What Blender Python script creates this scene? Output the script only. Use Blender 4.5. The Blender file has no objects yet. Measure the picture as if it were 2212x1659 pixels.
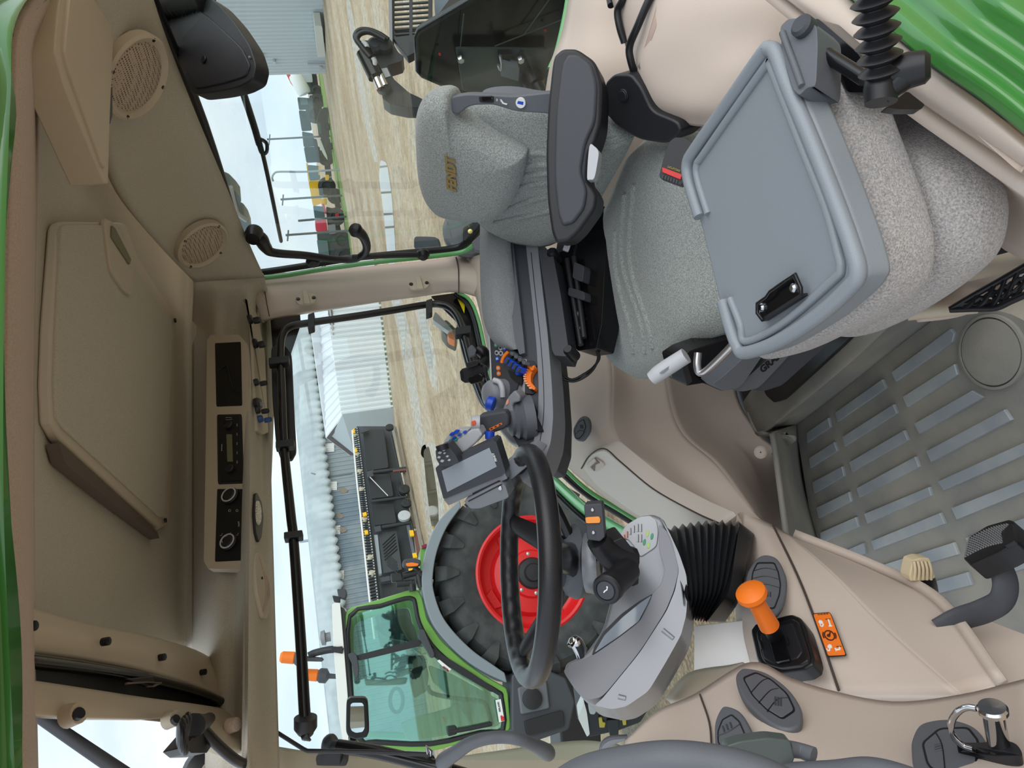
import bpy, bmesh, math, random
from mathutils import Vector as V, Matrix
random.seed(7)
sc = bpy.context.scene
COL = sc.collection
# ------------------------------------------------------------------ camera
F = 1560.0; W, H = 2212.0, 1659.0
CZ = 2.87; FL = 1.75                      # eye height over the yard, cab floor height
C = V((0, 0, CZ))
YAW, PIT, ROL = math.radians(24), math.radians(13.3), math.radians(7.6)
fw = V((math.sin(YAW)*math.cos(PIT), math.cos(YAW)*math.cos(PIT), -math.sin(PIT)))
rt = V((math.cos(YAW), -math.sin(YAW), 0))
upv = rt.cross(fw)
EX = -rt*math.sin(ROL) - upv*math.cos(ROL)
EY = -rt*math.cos(ROL) + upv*math.sin(ROL)
cd = bpy.data.cameras.new('camera'); cam = bpy.data.objects.new('camera', cd); COL.objects.link(cam)
cd.sensor_fit = 'HORIZONTAL'; cd.sensor_width = 36; cd.lens = 36*F/W; cd.clip_start = .02; cd.clip_end = 3000
m3 = Matrix((EX, -EY, -fw)).transposed()
cam.matrix_world = Matrix.Translation(C) @ m3.to_4x4()
sc.camera = cam
def ray(x, y): return fw + EX*((x-W/2)/F) + EY*((y-H/2)/F)
def at(x, y, d): return C + ray(x, y)*d
class Pl:
    def __init__(s, p, n):
        s.p = V(p); s.n = V(n).normalized()
        if s.n.dot(C-s.p) < 0: s.n = -s.n
    def __call__(s, x, y):
        r = ray(x, y); return C + r*((s.p-C).dot(s.n)/r.dot(s.n))
    def off(s, t): return Pl(s.p + s.n*t, s.n)
def plane3(a, b, c):
    A, B, D = at(*a), at(*b), at(*c); return Pl(A, (B-A).cross(D-A))
def planeZ(z): return Pl((0, 0, z), (0, 0, 1))
def planeX(x): return Pl((x, 0, 0), (1, 0, 0))
def planeY(y): return Pl((0, y, 0), (0, 1, 0))
def facing(x, y, d, nx=0, ny=0):          # plane through a point looking back at the viewer, turned by nx / ny
    return Pl(at(x, y, d), -fw + EX*nx + EY*ny)
GROUND = planeZ(0)
# ------------------------------------------------------------------ materials
def lin(c): 
    return tuple(((v/255)/12.92 if v/255 <= .04045 else ((v/255+.055)/1.055)**2.4) for v in c)
MATS = {}
def mat(name, col, rough=.5, metal=0, col2=None, nscale=40, lo=.4, hi=.6, bump=0, bscale=200, coat=0, trans=0, emit=0, spec=.5, alpha=1, detail=4, ior=1.45):
    if name in MATS: return MATS[name]
    m = bpy.data.materials.new(name); m.use_nodes = True; nt = m.node_tree; N = nt.nodes; L = nt.links
    b = N['Principled BSDF']; c = (*lin(col), 1)
    b.inputs['Base Color'].default_value = c; b.inputs['Roughness'].default_value = rough; b.inputs['Metallic'].default_value = metal
    b.inputs['Specular IOR Level'].default_value = spec; b.inputs['Coat Weight'].default_value = coat; b.inputs['Coat Roughness'].default_value = .05
    b.inputs['Transmission Weight'].default_value = trans; b.inputs['IOR'].default_value = ior; b.inputs['Alpha'].default_value = alpha
    tc = N.new('ShaderNodeTexCoord')
    if col2:
        n = N.new('ShaderNodeTexNoise'); n.inputs['Scale'].default_value = nscale; n.inputs['Detail'].default_value = detail
        L.new(tc.outputs['Object'], n.inputs['Vector'])
        r = N.new('ShaderNodeValToRGB'); r.color_ramp.elements[0].position = lo; r.color_ramp.elements[1].position = hi
        r.color_ramp.elements[0].color = c; r.color_ramp.elements[1].color = (*lin(col2), 1)
        L.new(n.outputs['Fac'], r.inputs['Fac']); L.new(r.outputs['Color'], b.inputs['Base Color'])
    if bump:
        n = N.new('ShaderNodeTexNoise'); n.inputs['Scale'].default_value = bscale; n.inputs['Detail'].default_value = 2
        L.new(tc.outputs['Object'], n.inputs['Vector'])
        bp = N.new('ShaderNodeBump'); bp.inputs['Strength'].default_value = bump; bp.inputs['Distance'].default_value = .002
        L.new(n.outputs['Fac'], bp.inputs['Height']); L.new(bp.outputs['Normal'], b.inputs['Normal'])
    if emit:
        b.inputs['Emission Color'].default_value = c; b.inputs['Emission Strength'].default_value = emit
    MATS[name] = m; return m
def glassmat(name, tint, alpha=.12, rough=.02, refl=(255, 255, 255)):
    if name in MATS: return MATS[name]
    m = bpy.data.materials.new(name); m.use_nodes = True; nt = m.node_tree; N = nt.nodes; L = nt.links
    N.remove(N['Principled BSDF']); o = N['Material Output']
    t = N.new('ShaderNodeBsdfTransparent'); t.inputs['Color'].default_value = (*lin(tint), 1)
    g = N.new('ShaderNodeBsdfGlossy'); g.inputs['Roughness'].default_value = rough; g.inputs['Color'].default_value = (*lin(refl), 1)
    f = N.new('ShaderNodeFresnel'); f.inputs['IOR'].default_value = 1.45
    mu = N.new('ShaderNodeMath'); mu.operation = 'MULTIPLY_ADD'; mu.inputs[1].default_value = .18; mu.inputs[2].default_value = alpha-.04
    mx = N.new('ShaderNodeMixShader'); L.new(f.outputs[0], mu.inputs[0]); L.new(mu.outputs[0], mx.inputs['Fac'])
    L.new(t.outputs[0], mx.inputs[1]); L.new(g.outputs[0], mx.inputs[2]); L.new(mx.outputs[0], o.inputs['Surface'])
    MATS[name] = m; return m
beige = mat('beige plastic', (194, 179, 167), .55, bump=.12, bscale=900)
beige2 = mat('beige plastic yellowish', (186, 174, 155), .6, bump=.15, bscale=900)
liner = mat('beige foam lining', (190, 183, 168), .9, col2=(177, 170, 155), nscale=500, bump=.5, bscale=700)
liner2 = mat('beige coarse trim', (188, 170, 156), .85, col2=(176, 158, 144), nscale=400, bump=.5, bscale=500)
dark = mat('charcoal plastic', (62, 64, 70), .55, bump=.15, bscale=900)
dark2 = mat('black plastic', (32, 32, 36), .45, bump=.1, bscale=800)
gloss = mat('black gloss', (16, 16, 19), .2)
black = mat('black rubber', (24, 24, 27), .38)
grey = mat('mid grey plastic', (126, 128, 134), .45, bump=.1, bscale=900)
slate = mat('slate grey plastic', (92, 95, 101), .5, bump=.15, bscale=900)
trayg = mat('tray grey plastic', (132, 138, 144), .38, bump=.15, bscale=700)
lgrey = mat('light grey plastic', (182, 184, 188), .4)
silver = mat('silver lacquer', (138, 140, 145), .33, .25)
white = mat('white paint', (226, 226, 224), .5)
chrome = mat('chrome', (200, 200, 202), .12, 1)
steel = mat('bright steel', (190, 190, 192), .3, 1)
green = mat('green paint', (64, 126, 58), .22, coat=.5)
green2 = mat('green tractor paint', (108, 158, 72), .25, coat=.4)
dgreen = mat('light green trim', (96, 166, 98), .25, coat=.4)  # lighter green than the body paint, for thin edge trims
mint = mat('green sill with sky sheen', (130, 200, 134), .18, coat=.6)  # green sill; the sky's reflection is mixed into the colour as mint
orange = mat('orange plastic', (236, 118, 26), .45, bump=.15, bscale=700)
blue = mat('blue plastic', (28, 74, 190), .35)
red = mat('red plastic', (205, 40, 40), .4)
yellow = mat('yellow plastic', (238, 186, 20), .45)
fabric = mat('grey woven seat fabric', (126, 131, 130), .95, col2=(178, 183, 178), nscale=430, lo=.33, hi=.68, bump=1.0, bscale=560, spec=.1, detail=8)
fabric2 = mat('pinkish grey seat fabric', (142, 142, 142), .95, col2=(196, 188, 184), nscale=430, lo=.33, hi=.68, bump=1.0, bscale=560, spec=.1, detail=8)
for f_ in (fabric, fabric2):
    p_ = f_.node_tree.nodes['Principled BSDF']; p_.inputs['Sheen Weight'].default_value = .35; p_.inputs['Sheen Roughness'].default_value = .4
velour = mat('grey velour', (130, 132, 134), .95, col2=(142, 144, 145), nscale=400, bump=.5, bscale=600, spec=.1)
matrub = mat('dusty rubber mat', (122, 121, 116), .6, col2=(146, 141, 129), nscale=7, lo=.38, hi=.7, bump=.2, bscale=300, detail=8)
ribrub = mat('rubber mat rib', (130, 136, 140), .45, col2=(154, 158, 157), nscale=9, lo=.4, hi=.7)
tyrem = mat('tyre rubber', (50, 51, 53), .75, col2=(66, 67, 68), nscale=6)
redrim = mat('red rim paint', (205, 32, 36), .35)
glass = glassmat('clear cab glass', (246, 251, 250), .035)
tglass = glassmat('green tinted glass', (216, 242, 234), .34, refl=(196, 236, 228))
dglass = glassmat('dark reflecting glass', (88, 104, 108), .16)
screen = mat('sky-tinted display glass', (146, 154, 162), .12, spec=.7)  # pale tone stands for the sky reflected in the terminal screen
mirrorm = mat('mirror glass', (220, 225, 228), .03, 1)
# ------------------------------------------------------------------ objects
def tag(o, label=None, cat=None, group=None, kind=None):
    if label: o['label'] = label
    if cat: o['category'] = cat
    if group: o['group'] = group
    if kind: o['kind'] = kind
    return o
def link(name, me, m, parent=None):
    o = bpy.data.objects.new(name, me); COL.objects.link(o)
    if m is not None and not me.materials: me.materials.append(m)
    if parent is None:
        xs = [v.co for v in me.vertices]
        if xs:
            lo = V((min(v.x for v in xs), min(v.y for v in xs), min(v.z for v in xs))); hi = V((max(v.x for v in xs), max(v.y for v in xs), max(v.z for v in xs)))
            b = V(((lo.x+hi.x)/2, (lo.y+hi.y)/2, lo.z)); me.transform(Matrix.Translation(-b)); o.location = b
    else:
        r = parent; off = V((0, 0, 0))
        while r is not None: off += r.location; r = r.parent
        o.parent = parent; me.transform(Matrix.Translation(-off))
    return o
def empty(name, loc, label, cat, group=None):
    o = bpy.data.objects.new(name, None); o.empty_display_size = .05; COL.objects.link(o); o.location = loc
    return tag(o, label, cat, group)
def mesh(name, vs, fs, m=None, parent=None, smooth=True, sharp=40, bevel=0, seg=3, solid=0, sub=0, soff=-1):
    me = bpy.data.meshes.new(name); bm = bmesh.new()
    bv = [bm.verts.new(v) for v in vs]
    for f in fs:
        try: bm.faces.new([bv[i] for i in f])
        except ValueError: pass
    bmesh.ops.recalc_face_normals(bm, faces=bm.faces)
    if smooth:
        for f in bm.faces: f.smooth = True
        for e in bm.edges:
            if len(e.link_faces) == 2 and e.calc_face_angle(0) > math.radians(sharp): e.smooth = False
    bm.to_mesh(me); bm.free()
    o = link(name, me, m, parent)
    if solid:
        md = o.modifiers.new('solid', 'SOLIDIFY'); md.thickness = solid; md.offset = soff
    if sub:
        md = o.modifiers.new('sub', 'SUBSURF'); md.levels = sub; md.render_levels = sub
    if bevel:
        md = o.modifiers.new('bevel', 'BEVEL'); md.width = bevel; md.segments = seg; md.limit_method = 'ANGLE'; md.angle_limit = math.radians(32); md.harden_normals = True
    return o
def cr(p, n=6, closed=False):             # Catmull-Rom through points
    p = [V(q) for q in p]; k = len(p); out = []
    if k < 3 and not closed:
        return [p[0].lerp(p[1], i/n) for i in range(n+1)]
    for i in range(k if closed else k-1):
        if closed: a, b, c, d = p[(i-1) % k], p[i], p[(i+1) % k], p[(i+2) % k]
        else:
            b, c = p[i], p[i+1]; a = p[i-1] if i else b*2-c; d = p[i+2] if i+2 < k else c*2-b
        for j in range(n):
            t = j/n
            out.append(.5*((2*b)+(c-a)*t+(2*a-5*b+4*c-d)*t*t+(3*b-a-3*c+d)*t**3))
    if not closed: out.append(p[-1])
    return out
def rnd(p, r=.25, n=5, closed=True):      # rounded corners by fraction of the adjoining sides (or metres if r given as ('m', x))
    p = [V(q) for q in p]; k = len(p); out = []
    for i in range(k):
        b = p[i]; a = p[i-1]; c = p[(i+1) % k]
        if not closed and i in (0, k-1): out.append(b); continue
        if isinstance(r, tuple):
            s = b.lerp(a, min(.48, r[1]/max(1e-6, (a-b).length))); e = b.lerp(c, min(.48, r[1]/max(1e-6, (c-b).length)))
        else: s = b.lerp(a, r); e = b.lerp(c, r)
        for j in range(n+1):
            t = j/n; out.append(s.lerp(b, t).lerp(b.lerp(e, t), t))
    return out
def PX(pts, pl): return [pl(x, y) for x, y in pts]
def slab(name, pts, th, m, parent=None, bevel=.004, seg=3, n=None, sharp=40):
    # closed outline (3D) given thickness th away from the viewer (or along n)
    pts = [V(p) for p in pts]; k = len(pts)
    if n is None:
        nn = V((0, 0, 0))
        for i in range(k): nn += pts[i].cross(pts[(i+1) % k])
        cen = sum(pts, V((0, 0, 0)))/k; nn = V((0, 0, 0))
        for i in range(k): nn += (pts[i]-cen).cross(pts[(i+1) % k]-cen)
        nn.normalize()
        if nn.dot(C-cen) > 0: nn = -nn
        n = nn*th
    else: n = V(n)
    vs = pts + [p+n for p in pts]
    fs = [list(range(k)), list(range(2*k-1, k-1, -1))] + [[i, (i+1) % k, k+(i+1) % k, k+i] for i in range(k)]
    return mesh(name, vs, fs, m, parent, sharp=sharp, bevel=bevel, seg=seg)
def spl(name, px, pl, th, m, parent=None, r=.2, bevel=.004, seg=3, smooth=False, n=None):
    # pixel outline on a plane -> rounded slab of real thickness
    p = PX(px, pl); p = cr(p, 6, True) if smooth else (rnd(p, r) if r else p)
    return slab(name, p, th, m, parent, bevel, seg, n)
def grid_fs(r, c, closed_c=False, off=0):
    fs = []
    for i in range(r-1):
        for j in range(c if closed_c else c-1):
            fs.append([off+i*c+j, off+i*c+(j+1) % c, off+(i+1)*c+(j+1) % c, off+(i+1)*c+j])
    return fs
def patch(name, rows, m, parent=None, th=.02, n=5, bevel=0, soff=1, sharp=60):
    # smooth sheet through a grid of 3D points, given thickness behind its visible side
    rows = [cr(r, n) for r in rows]; c = len(rows[0])
    cols = [cr([r[j] for r in rows], n) for j in range(c)]
    R = len(cols[0]); vs = [cols[j][i] for i in range(R) for j in range(c)]
    cen = vs[len(vs)//2]; nb = (vs[(R//2)*c+1+c//2]-cen).cross(vs[min(R-1, R//2+1)*c+c//2]-cen)
    o = mesh(name, vs, grid_fs(R, c), m, parent, sharp=sharp)
    # make the thickness go away from the viewer
    me = o.data; p = me.polygons[len(me.polygons)//2]
    off = V((0, 0, 0)); q = o
    while q is not None: off += q.location; q = q.parent
    away = p.normal.dot(C-(p.center+off)) > 0
    md = o.modifiers.new('solid', 'SOLIDIFY'); md.thickness = th; md.offset = -1 if away else 1; md.use_even_offset = False
    return o
def frames(pts):
    k = len(pts); out = []; u = None
    for i in range(k):
        t = (pts[min(k-1, i+1)]-pts[max(0, i-1)]).normalized()
        if u is None:
            u = t.cross(V((0, 0, 1)));  u = t.cross(V((1, 0, 0))) if u.length < .1 else u
        u = (u-t*u.dot(t)).normalized(); out.append((u, t.cross(u).normalized(), t))
    return out
def tube(name, pts, r, m, parent=None, n=6, seg=12, closed=False, flat=1, up=None, smooth=True):
    pts = [V(p) for p in pts]; k0 = len(pts)
    if smooth and (k0 > 2 or closed): q = cr(pts, n, closed)
    else: q = pts
    k = len(q)
    if isinstance(r, (list, tuple)):
        rr = []
        for i in range(k):
            x = i/(k-1)*(len(r)-1); a = min(len(r)-2, int(x)); rr.append(r[a]+(r[a+1]-r[a])*(x-a))
    else: rr = [r]*k
    fr = frames(q)
    if up is not None:
        fr = []
        for i in range(k):
            t = (q[(i+1) % k if closed else min(k-1, i+1)]-q[i-1 if closed else max(0, i-1)]).normalized(); u = V(up); u = (u-t*u.dot(t)).normalized(); fr.append((u, t.cross(u), t))
    vs = []
    for i in range(k):
        for j in range(seg):
            a = 2*math.pi*j/seg; vs.append(q[i]+fr[i][0]*math.cos(a)*rr[i]*flat+fr[i][1]*math.sin(a)*rr[i])
    fs = grid_fs(k, seg, True)
    if closed:
        fs += [[(k-1)*seg+j, (k-1)*seg+(j+1) % seg, (j+1) % seg, j] for j in range(seg)]
    else: fs += [list(range(seg)), list(range((k-1)*seg, k*seg))]
    return mesh(name, vs, fs, m, parent, sharp=50)
def basis(ax):
    ax = V(ax).normalized(); u = ax.cross(V((0, 0, 1))); u = ax.cross(V((1, 0, 0))) if u.length < .1 else u
    u.normalize(); return u, ax.cross(u), ax
def lathe(name, prof, o, ax, m, parent=None, seg=32, sx=1, u=None, sharp=35, cap=True):
    # profile of (radius, height along ax)
    U, Vv, A = basis(ax)
    if u is not None: U = (V(u)-A*V(u).dot(A)).normalized(); Vv = A.cross(U)
    o = V(o); vs = []
    for r, h in prof:
        for j in range(seg):
            a = 2*math.pi*j/seg; vs.append(o+A*h+U*math.cos(a)*r*sx+Vv*math.sin(a)*r)
    fs = grid_fs(len(prof), seg, True)
    if cap and prof[0][0] > 1e-5: fs.append(list(range(seg)))
    if cap and prof[-1][0] > 1e-5: fs.append(list(range((len(prof)-1)*seg, len(prof)*seg)))
    o_ = mesh(name, vs, fs, m, parent, sharp=sharp); return o_
def box(name, c, s, m, parent=None, ax=None, bevel=.003, seg=2):
    # ax: three unit axes, default world
    X, Y, Z = ax or (V((1, 0, 0)), V((0, 1, 0)), V((0, 0, 1))); c = V(c)
    vs = [c+X*s[0]/2*i+Y*s[1]/2*j+Z*s[2]/2*k for i in (-1, 1) for j in (-1, 1) for k in (-1, 1)]
    return mesh(name, vs, [(0, 1, 3, 2), (4, 6, 7, 5), (0, 4, 5, 1), (2, 3, 7, 6), (0, 2, 6, 4), (1, 5, 7, 3)], m, parent, bevel=bevel, seg=seg)
def pads(px, pl, h, k=7, pw=2.2, edge=.35):
    pass
def cushion(name, outline, n, th, bul, m, parent=None, K=10, p=2.5, back=.5, cen=None, dents=()):
    # puffed shape: outline ring bulging by bul along n, thickness th behind
    o = [V(q) for q in outline]; k = len(o); c = sum(o, V((0, 0, 0)))/k if cen is None else V(cen); n = V(n).normalized()
    vs = []
    prof = []
    for i in range(K+1):
        s = i/K; prof.append((1-s, (1-(1-s)**p)**(1/p)*bul))
    vs = []
    for i in range(6, -1, -1):
        a = i/6*math.pi/2; 
        vs += [c+(q-c)*(1-back*(1-math.cos(a)))-n*math.sin(a)*th for q in o]
    R = 7
    for sc_, h in prof[1:]:
        if sc_ < 1e-6: break
        ring = []
        for q in o:
            w = c+(q-c)*sc_; hh = h
            for (dc, dr, dd) in dents: hh -= dd*math.exp(-((w-dc).length/dr)**2)
            ring.append(w+n*hh)
        vs += ring; R += 1
    hh = bul
    for (dc, dr, dd) in dents: hh -= dd*math.exp(-((c-dc).length/dr)**2)
    vs.append(c+n*hh); fs = grid_fs(R, k, True); L = (R-1)*k
    fs += [[L+j, L+(j+1) % k, len(vs)-1] for j in range(k)] + [list(range(k))]
    return mesh(name, vs, fs, m, parent, sharp=70)
def loft(name, rings, m, parent=None, n=4, caps=True, closed=True, smooth=True, sharp=45):
    # smooth body through closed cross-section rings of equal count
    k = len(rings[0]); 
    cols = [cr([r[j] for r in rings], n) if smooth else [V(r[j]) for r in rings] for j in range(k)]; R = len(cols[0])
    vs = [cols[j][i] for i in range(R) for j in range(k)]; fs = grid_fs(R, k, True)
    if caps: fs += [list(range(k)), list(range((R-1)*k, R*k))]
    return mesh(name, vs, fs, m, parent, sharp=sharp)
def text(name, s, o, xd, yd, size, m, parent=None, ext=.0003, align='LEFT', shear=0, bold=0):
    cu = bpy.data.curves.new(name, 'FONT'); cu.body = s; cu.size = size; cu.extrude = ext; cu.align_x = align; cu.shear = shear; cu.offset = bold; cu.resolution_u = 3
    tmp = bpy.data.objects.new(name, cu); COL.objects.link(tmp); bpy.context.view_layer.update()
    me = bpy.data.meshes.new_from_object(tmp); bpy.data.objects.remove(tmp)
    x = V(xd).normalized(); z = x.cross(V(yd)).normalized(); y = z.cross(x)
    mm = Matrix((x, y, z)).transposed().to_4x4(); mm.translation = V(o)
    me.transform(mm); me.materials.clear(); me.name = name
    return link(name, me, m, parent)
def textpx(name, s, p0, p1, pl, size_px, m, parent=None, **kw):
    # text running from pixel p0 towards p1 on a plane; glyph height measured in photo pixels
    a, b = pl(*p0), pl(*p1); xd = (b-a).normalized(); yd = pl.n.cross(xd)
    d = (a-C).dot(fw); return text(name, s, a+pl.n*.0006, xd, yd, size_px*d/F, m, parent, **kw)
def disc(name, px, pl, r_px, m, parent=None, h=.003, bevel=.0008, sx=1):
    o = pl(*px); d = (o-C).dot(fw); r = r_px*d/F
    return lathe(name, [(r, -.002), (r, h-bevel), (r-bevel, h), (0, h)], o, pl.n, m, parent, seg=24)
from mathutils.bvhtree import BVHTree
def drape(o, px, lift=0):                 # follow an object's surface along a line seen from the camera
    off = V((0, 0, 0)); q = o
    while q is not None: off += q.location; q = q.parent
    bv = BVHTree.FromPolygons([v.co+off for v in o.data.vertices], [p.vertices[:] for p in o.data.polygons]); out = []
    for p in cr([V((x, y, 0)) for x, y in px], 6):
        r = ray(p.x, p.y).normalized(); h = bv.ray_cast(C, r)
        if h[0] is not None: out.append(h[0]-r*lift)
    return out
def copy_tree(o, parent=None):
    c = o.copy(); COL.objects.link(c)
    if parent is not None: c.parent = parent
    for ch in list(o.children): copy_tree(ch, c)
    return c
# ================================================================== CAB SHELL
def CP(x, y, z): return planeZ(CZ+z)(x, y)
RW = Pl((-.095, 1.6, 2.5), (.5, -1.425, 0))         # right-hand wall plane (flares out towards the rear)
RWG = RW.off(-.05)                                   # its glass
REAR = planeX(1.4)
FLR = planeZ(FL)
S = 'structure'
# ceiling -----------------------------------------------------------
ys = [-90, 200, 450, 680, 900, 1100, 1300, 1400]
rows = [[CP(x, y, z) for y in ys] for x, z in ((48, .47), (140, .475), (240, .475), (330, .47), (395, .455), (428, .41))]
tag(patch('ceiling', rows, liner, th=.03), kind=S)
# sloping rear lining with the loudspeakers, from the ceiling down to the rear window top
top = [(210, -120, 1.28, 0), (222, 60, 1.24, 0), (236, 230, 1.2, 0), (262, 400, 1.22, 0), (330, 540, 1.28, 0), (415, 640, 1.3, 0)]
def RX(x, y, X): return planeX(X)(x, y)
t0 = [RX(195, -120, 1.2), RX(210, 60, 1.2), RX(225, 230, 1.2), RX(255, 400, 1.2), RX(335, 520, 1.25), RX(420, 610, 1.28)]
t1 = [RX(300-45, -120, 1.3), RX(285, 60, 1.3), RX(310, 230, 1.3), RX(360, 400, 1.31), RX(425, 520, 1.31), RX(490, 605, 1.32)]
t2 = [RX(298, -120, 1.38), RX(350, 55, 1.38), RX(415, 225, 1.38), RX(488, 400, 1.38), RX(536, 520, 1.38), RX(572, 600, 1.36)]
tag(patch('trim_2', [t0, t1, t2], liner, th=.02, n=6), kind=S)
# right-hand console band that hangs below the ceiling: curved shoulder, face, underside to the window top
yb = [600, 690, 760, 900, 1060, 1200, 1300, 1430, 1660]
def band(a, b, c, dd, e, f):
    return [a, b, c, dd, e, f]
rowsb = []
for i, y in enumerate(yb):
    k = (y-600)/1060
    rowsb.append([CP(415, y, .43), CP(440-6*k, y, .385), CP(470, y, .335-.01*k), CP(510, y, .285), CP(544-10*k, y, .238), CP(566+10*k, y, .222), CP(574+30*k, y, .205)])
rowsb[0] = [t0[-1], t0[-1].lerp(t1[-1], .4), t0[-1].lerp(t1[-1], .8), t1[-1].lerp(t2[-1], .25), t1[-1].lerp(t2[-1], .55), t1[-1].lerp(t2[-1], .8), t2[-1]]
tag(patch('trim_1', rowsb, liner, th=.02, n=4), kind=S)
# near header above the door opening and the green roof edge
hd = [[CP(x, y, z) for y in (-80, 60, 300, 600, 900, 1200, 1450, 1700)] for x, z in ((22, .30), (42, .30), (60, .32))]
def bend(r):
    out = []
    for i, p in enumerate(r): out.append(p)
    return out
ra = [CP(190, -90, .34), CP(95, -25, .33), CP(42, 62, .32), CP(32, 200, .31), CP(20, 480, .305), CP(14, 800, .30), CP(12, 1100, .30), CP(22, 1400, .30), CP(38, 1700, .30)]
rb = [CP(200, -60, .36), CP(140, 0, .345), CP(72, 80, .335), CP(62, 200, .325), CP(58, 480, .32), CP(52, 800, .32), CP(54, 1100, .32), CP(60, 1400, .32), CP(70, 1700, .32)]
rc = [CP(215, -40, .44), CP(170, 30, .44), CP(105, 110, .44), CP(90, 220, .44), CP(80, 480, .44), CP(75, 800, .44), CP(75, 1100, .44), CP(78, 1400, .42), CP(84, 1700, .40)]
tag(patch('trim_3', [ra, rb, rc], liner2, th=.015), kind=S)
g0 = [CP(150, -120, .36), CP(60, -60, .345), CP(-30, 20, .335), CP(-45, 200, .325), CP(-60, 480, .315), CP(-70, 800, .31), CP(-70, 1100, .31), CP(-60, 1400, .31), CP(-50, 1700, .31)]
g1 = [CP(190, -90, .325), CP(90, -26, .315), CP(38, 62, .305), CP(28, 200, .295), CP(16, 480, .29), CP(10, 800, .285), CP(8, 1100, .285), CP(18, 1400, .285), CP(34, 1700, .285)]
gm = [a.lerp(b, .5)+V((0, 0, -.012)) for a, b in zip(g0, g1)]
tag(patch('trim_4', [g0, gm, [p+V((0, 0, .004)) for p in g1]], green, th=.03), kind=S)
tag(slab('roof', [V((.2, .5, CZ+.5)), V((1.42, .5, CZ+.5)), V((1.42, 2.0, CZ+.5)), V((.2, 1.6, CZ+.5))], .08, green, n=(0, 0, .08), bevel=.02), kind=S)
# roof hatch: framed fabric panel hanging under the ceiling
hatch = empty('roof_hatch', CP(240, 800, .47), 'beige roof hatch panel with slanted front edge in the cab ceiling', 'hatch')
ho = [(60, 470), (135, 480), (238, 485), (262, 440), (292, 545), (338, 605), (384, 690), (372, 1000), (366, 1128), (346, 1146), (235, 1050), (130, 950), (60, 880)]
zp = planeZ(CZ+.452)
spl('frame', [(128, 478), (270, 480), (300, 560), (384, 690), (374, 980), (366, 1130), (344, 1144), (134, 952), (112, 912), (108, 830), (112, 700)], zp, .02, beige2, hatch, r=.1, bevel=.006)
spl('panel', [(134, 484), (262, 486), (290, 575), (374, 694), (364, 980), (357, 1118), (346, 1116), (140, 926), (124, 900), (120, 830), (124, 700)], planeZ(CZ+.447), .02, liner, hatch, r=.08, bevel=.004)
spl('recess', [(126, 952), (140, 1000), (200, 1050), (345, 1164), (340, 1148)], planeZ(CZ+.45), .02, mat('shadow gap', (92, 80, 72), .8), hatch, r=.1, bevel=.002)
disc('screw', (384-6, 692), planeZ(CZ+.446), 5, black, hatch); disc('screw', (357, 1124), planeZ(CZ+.446), 5, black, hatch)
sky_ = spl('skylight_flap', [(226, 470), (248, 480), (292, 560), (285, 642), (268, 628), (240, 585)], planeZ(CZ+.44), .012, beige2, hatch, r=.2, bevel=.004)
spl('opening', [(243, 487), (249, 492), (284, 560), (281, 572), (242, 512)], planeZ(CZ+.436), .004, mat('olive shade', (120, 118, 98), .8), sky_, r=.1, bevel=.001)
# smooth beige duct cover on the near part of the ceiling
dc = empty('ceiling_duct_cover', CP(200, 150, .36), 'smooth beige duct cover with a slanting edge on the near ceiling', 'panel')
zd = planeZ(CZ+.318)
spl('cover', [(126, 18), (118, 110), (142, 195), (226, 396), (234, 398), (238, 250), (252, -60), (140, -60)], zd, .05, beige2, dc, r=.12, bevel=.008)
spl('raised_face', [(150, 10), (140, 110), (150, 150), (229, 372), (234, 240), (246, -60), (160, -60)], zd.off(.005), .01, beige2, dc, r=.12, bevel=.003)
spl('edge_recess', [(235, 185), (243, 190), (243, 250), (238, 268), (234, 250)], zd.off(-.01), .03, dark, dc, r=.1)
# loudspeakers ------------------------------------------------------
def speaker(name, c, r, rg, pl, label, quarter=False):
    e = empty(name, pl(*c), label, 'speaker', 'round ceiling speakers')
    o = pl(*c); n = pl.n; d = (o-C).dot(fw); R = r*d/F; G = rg*d/F
    lathe('bezel', [(R, -.01), (R, .008), (R-.006, .012), (G+.004, .009), (G, .004)], o, n, beige2, e, seg=48)
    gm_ = MATS.get('speaker mesh')
    if not gm_:
        gm_ = mat('speaker mesh', (172, 156, 136), .7); nt = gm_.node_tree; N = nt.nodes; L = nt.links
        tc = N.new('ShaderNodeTexCoord'); vo = N.new('ShaderNodeTexVoronoi'); vo.inputs['Scale'].default_value = 210; vo.inputs['Randomness'].default_value = .15
        L.new(tc.outputs['Object'], vo.inputs['Vector']); rr = N.new('ShaderNodeValToRGB'); rr.color_ramp.elements[0].position = .28; rr.color_ramp.elements[1].position = .4
        rr.color_ramp.elements[0].color = (*lin((78, 66, 56)), 1); rr.color_ramp.elements[1].color = (*lin((178, 162, 142)), 1)
        L.new(vo.outputs['Distance'], rr.inputs['Fac']); L.new(rr.outputs['Color'], N['Principled BSDF'].inputs['Base Color'])
    lathe('grille', [(G+.001, .003), (G*.9, .007), (G*.5, .009), (0, .010)], o, n, gm_, e, seg=48)
    U, Vv, A = basis(n)
    for a in (.6, 2.2, 3.8, 5.4):
        p = o+(U*math.cos(a)+Vv*math.sin(a))*(R+G)/2+n*.0095
        lathe('screw', [(.004, 0), (.004, .002), (0, .002)], p, n, black, e, seg=12)
def tri(a, b, c): return Pl(a, (b-a).cross(c-a))
sp1 = tri(RX(225, 230, 1.2), RX(415, 225, 1.38), RX(285, 0, 1.3)).off(.012)
sp2 = tri(RX(360, 400, 1.31), RX(536, 520, 1.38), RX(490, 605, 1.32)).off(.012)
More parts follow.
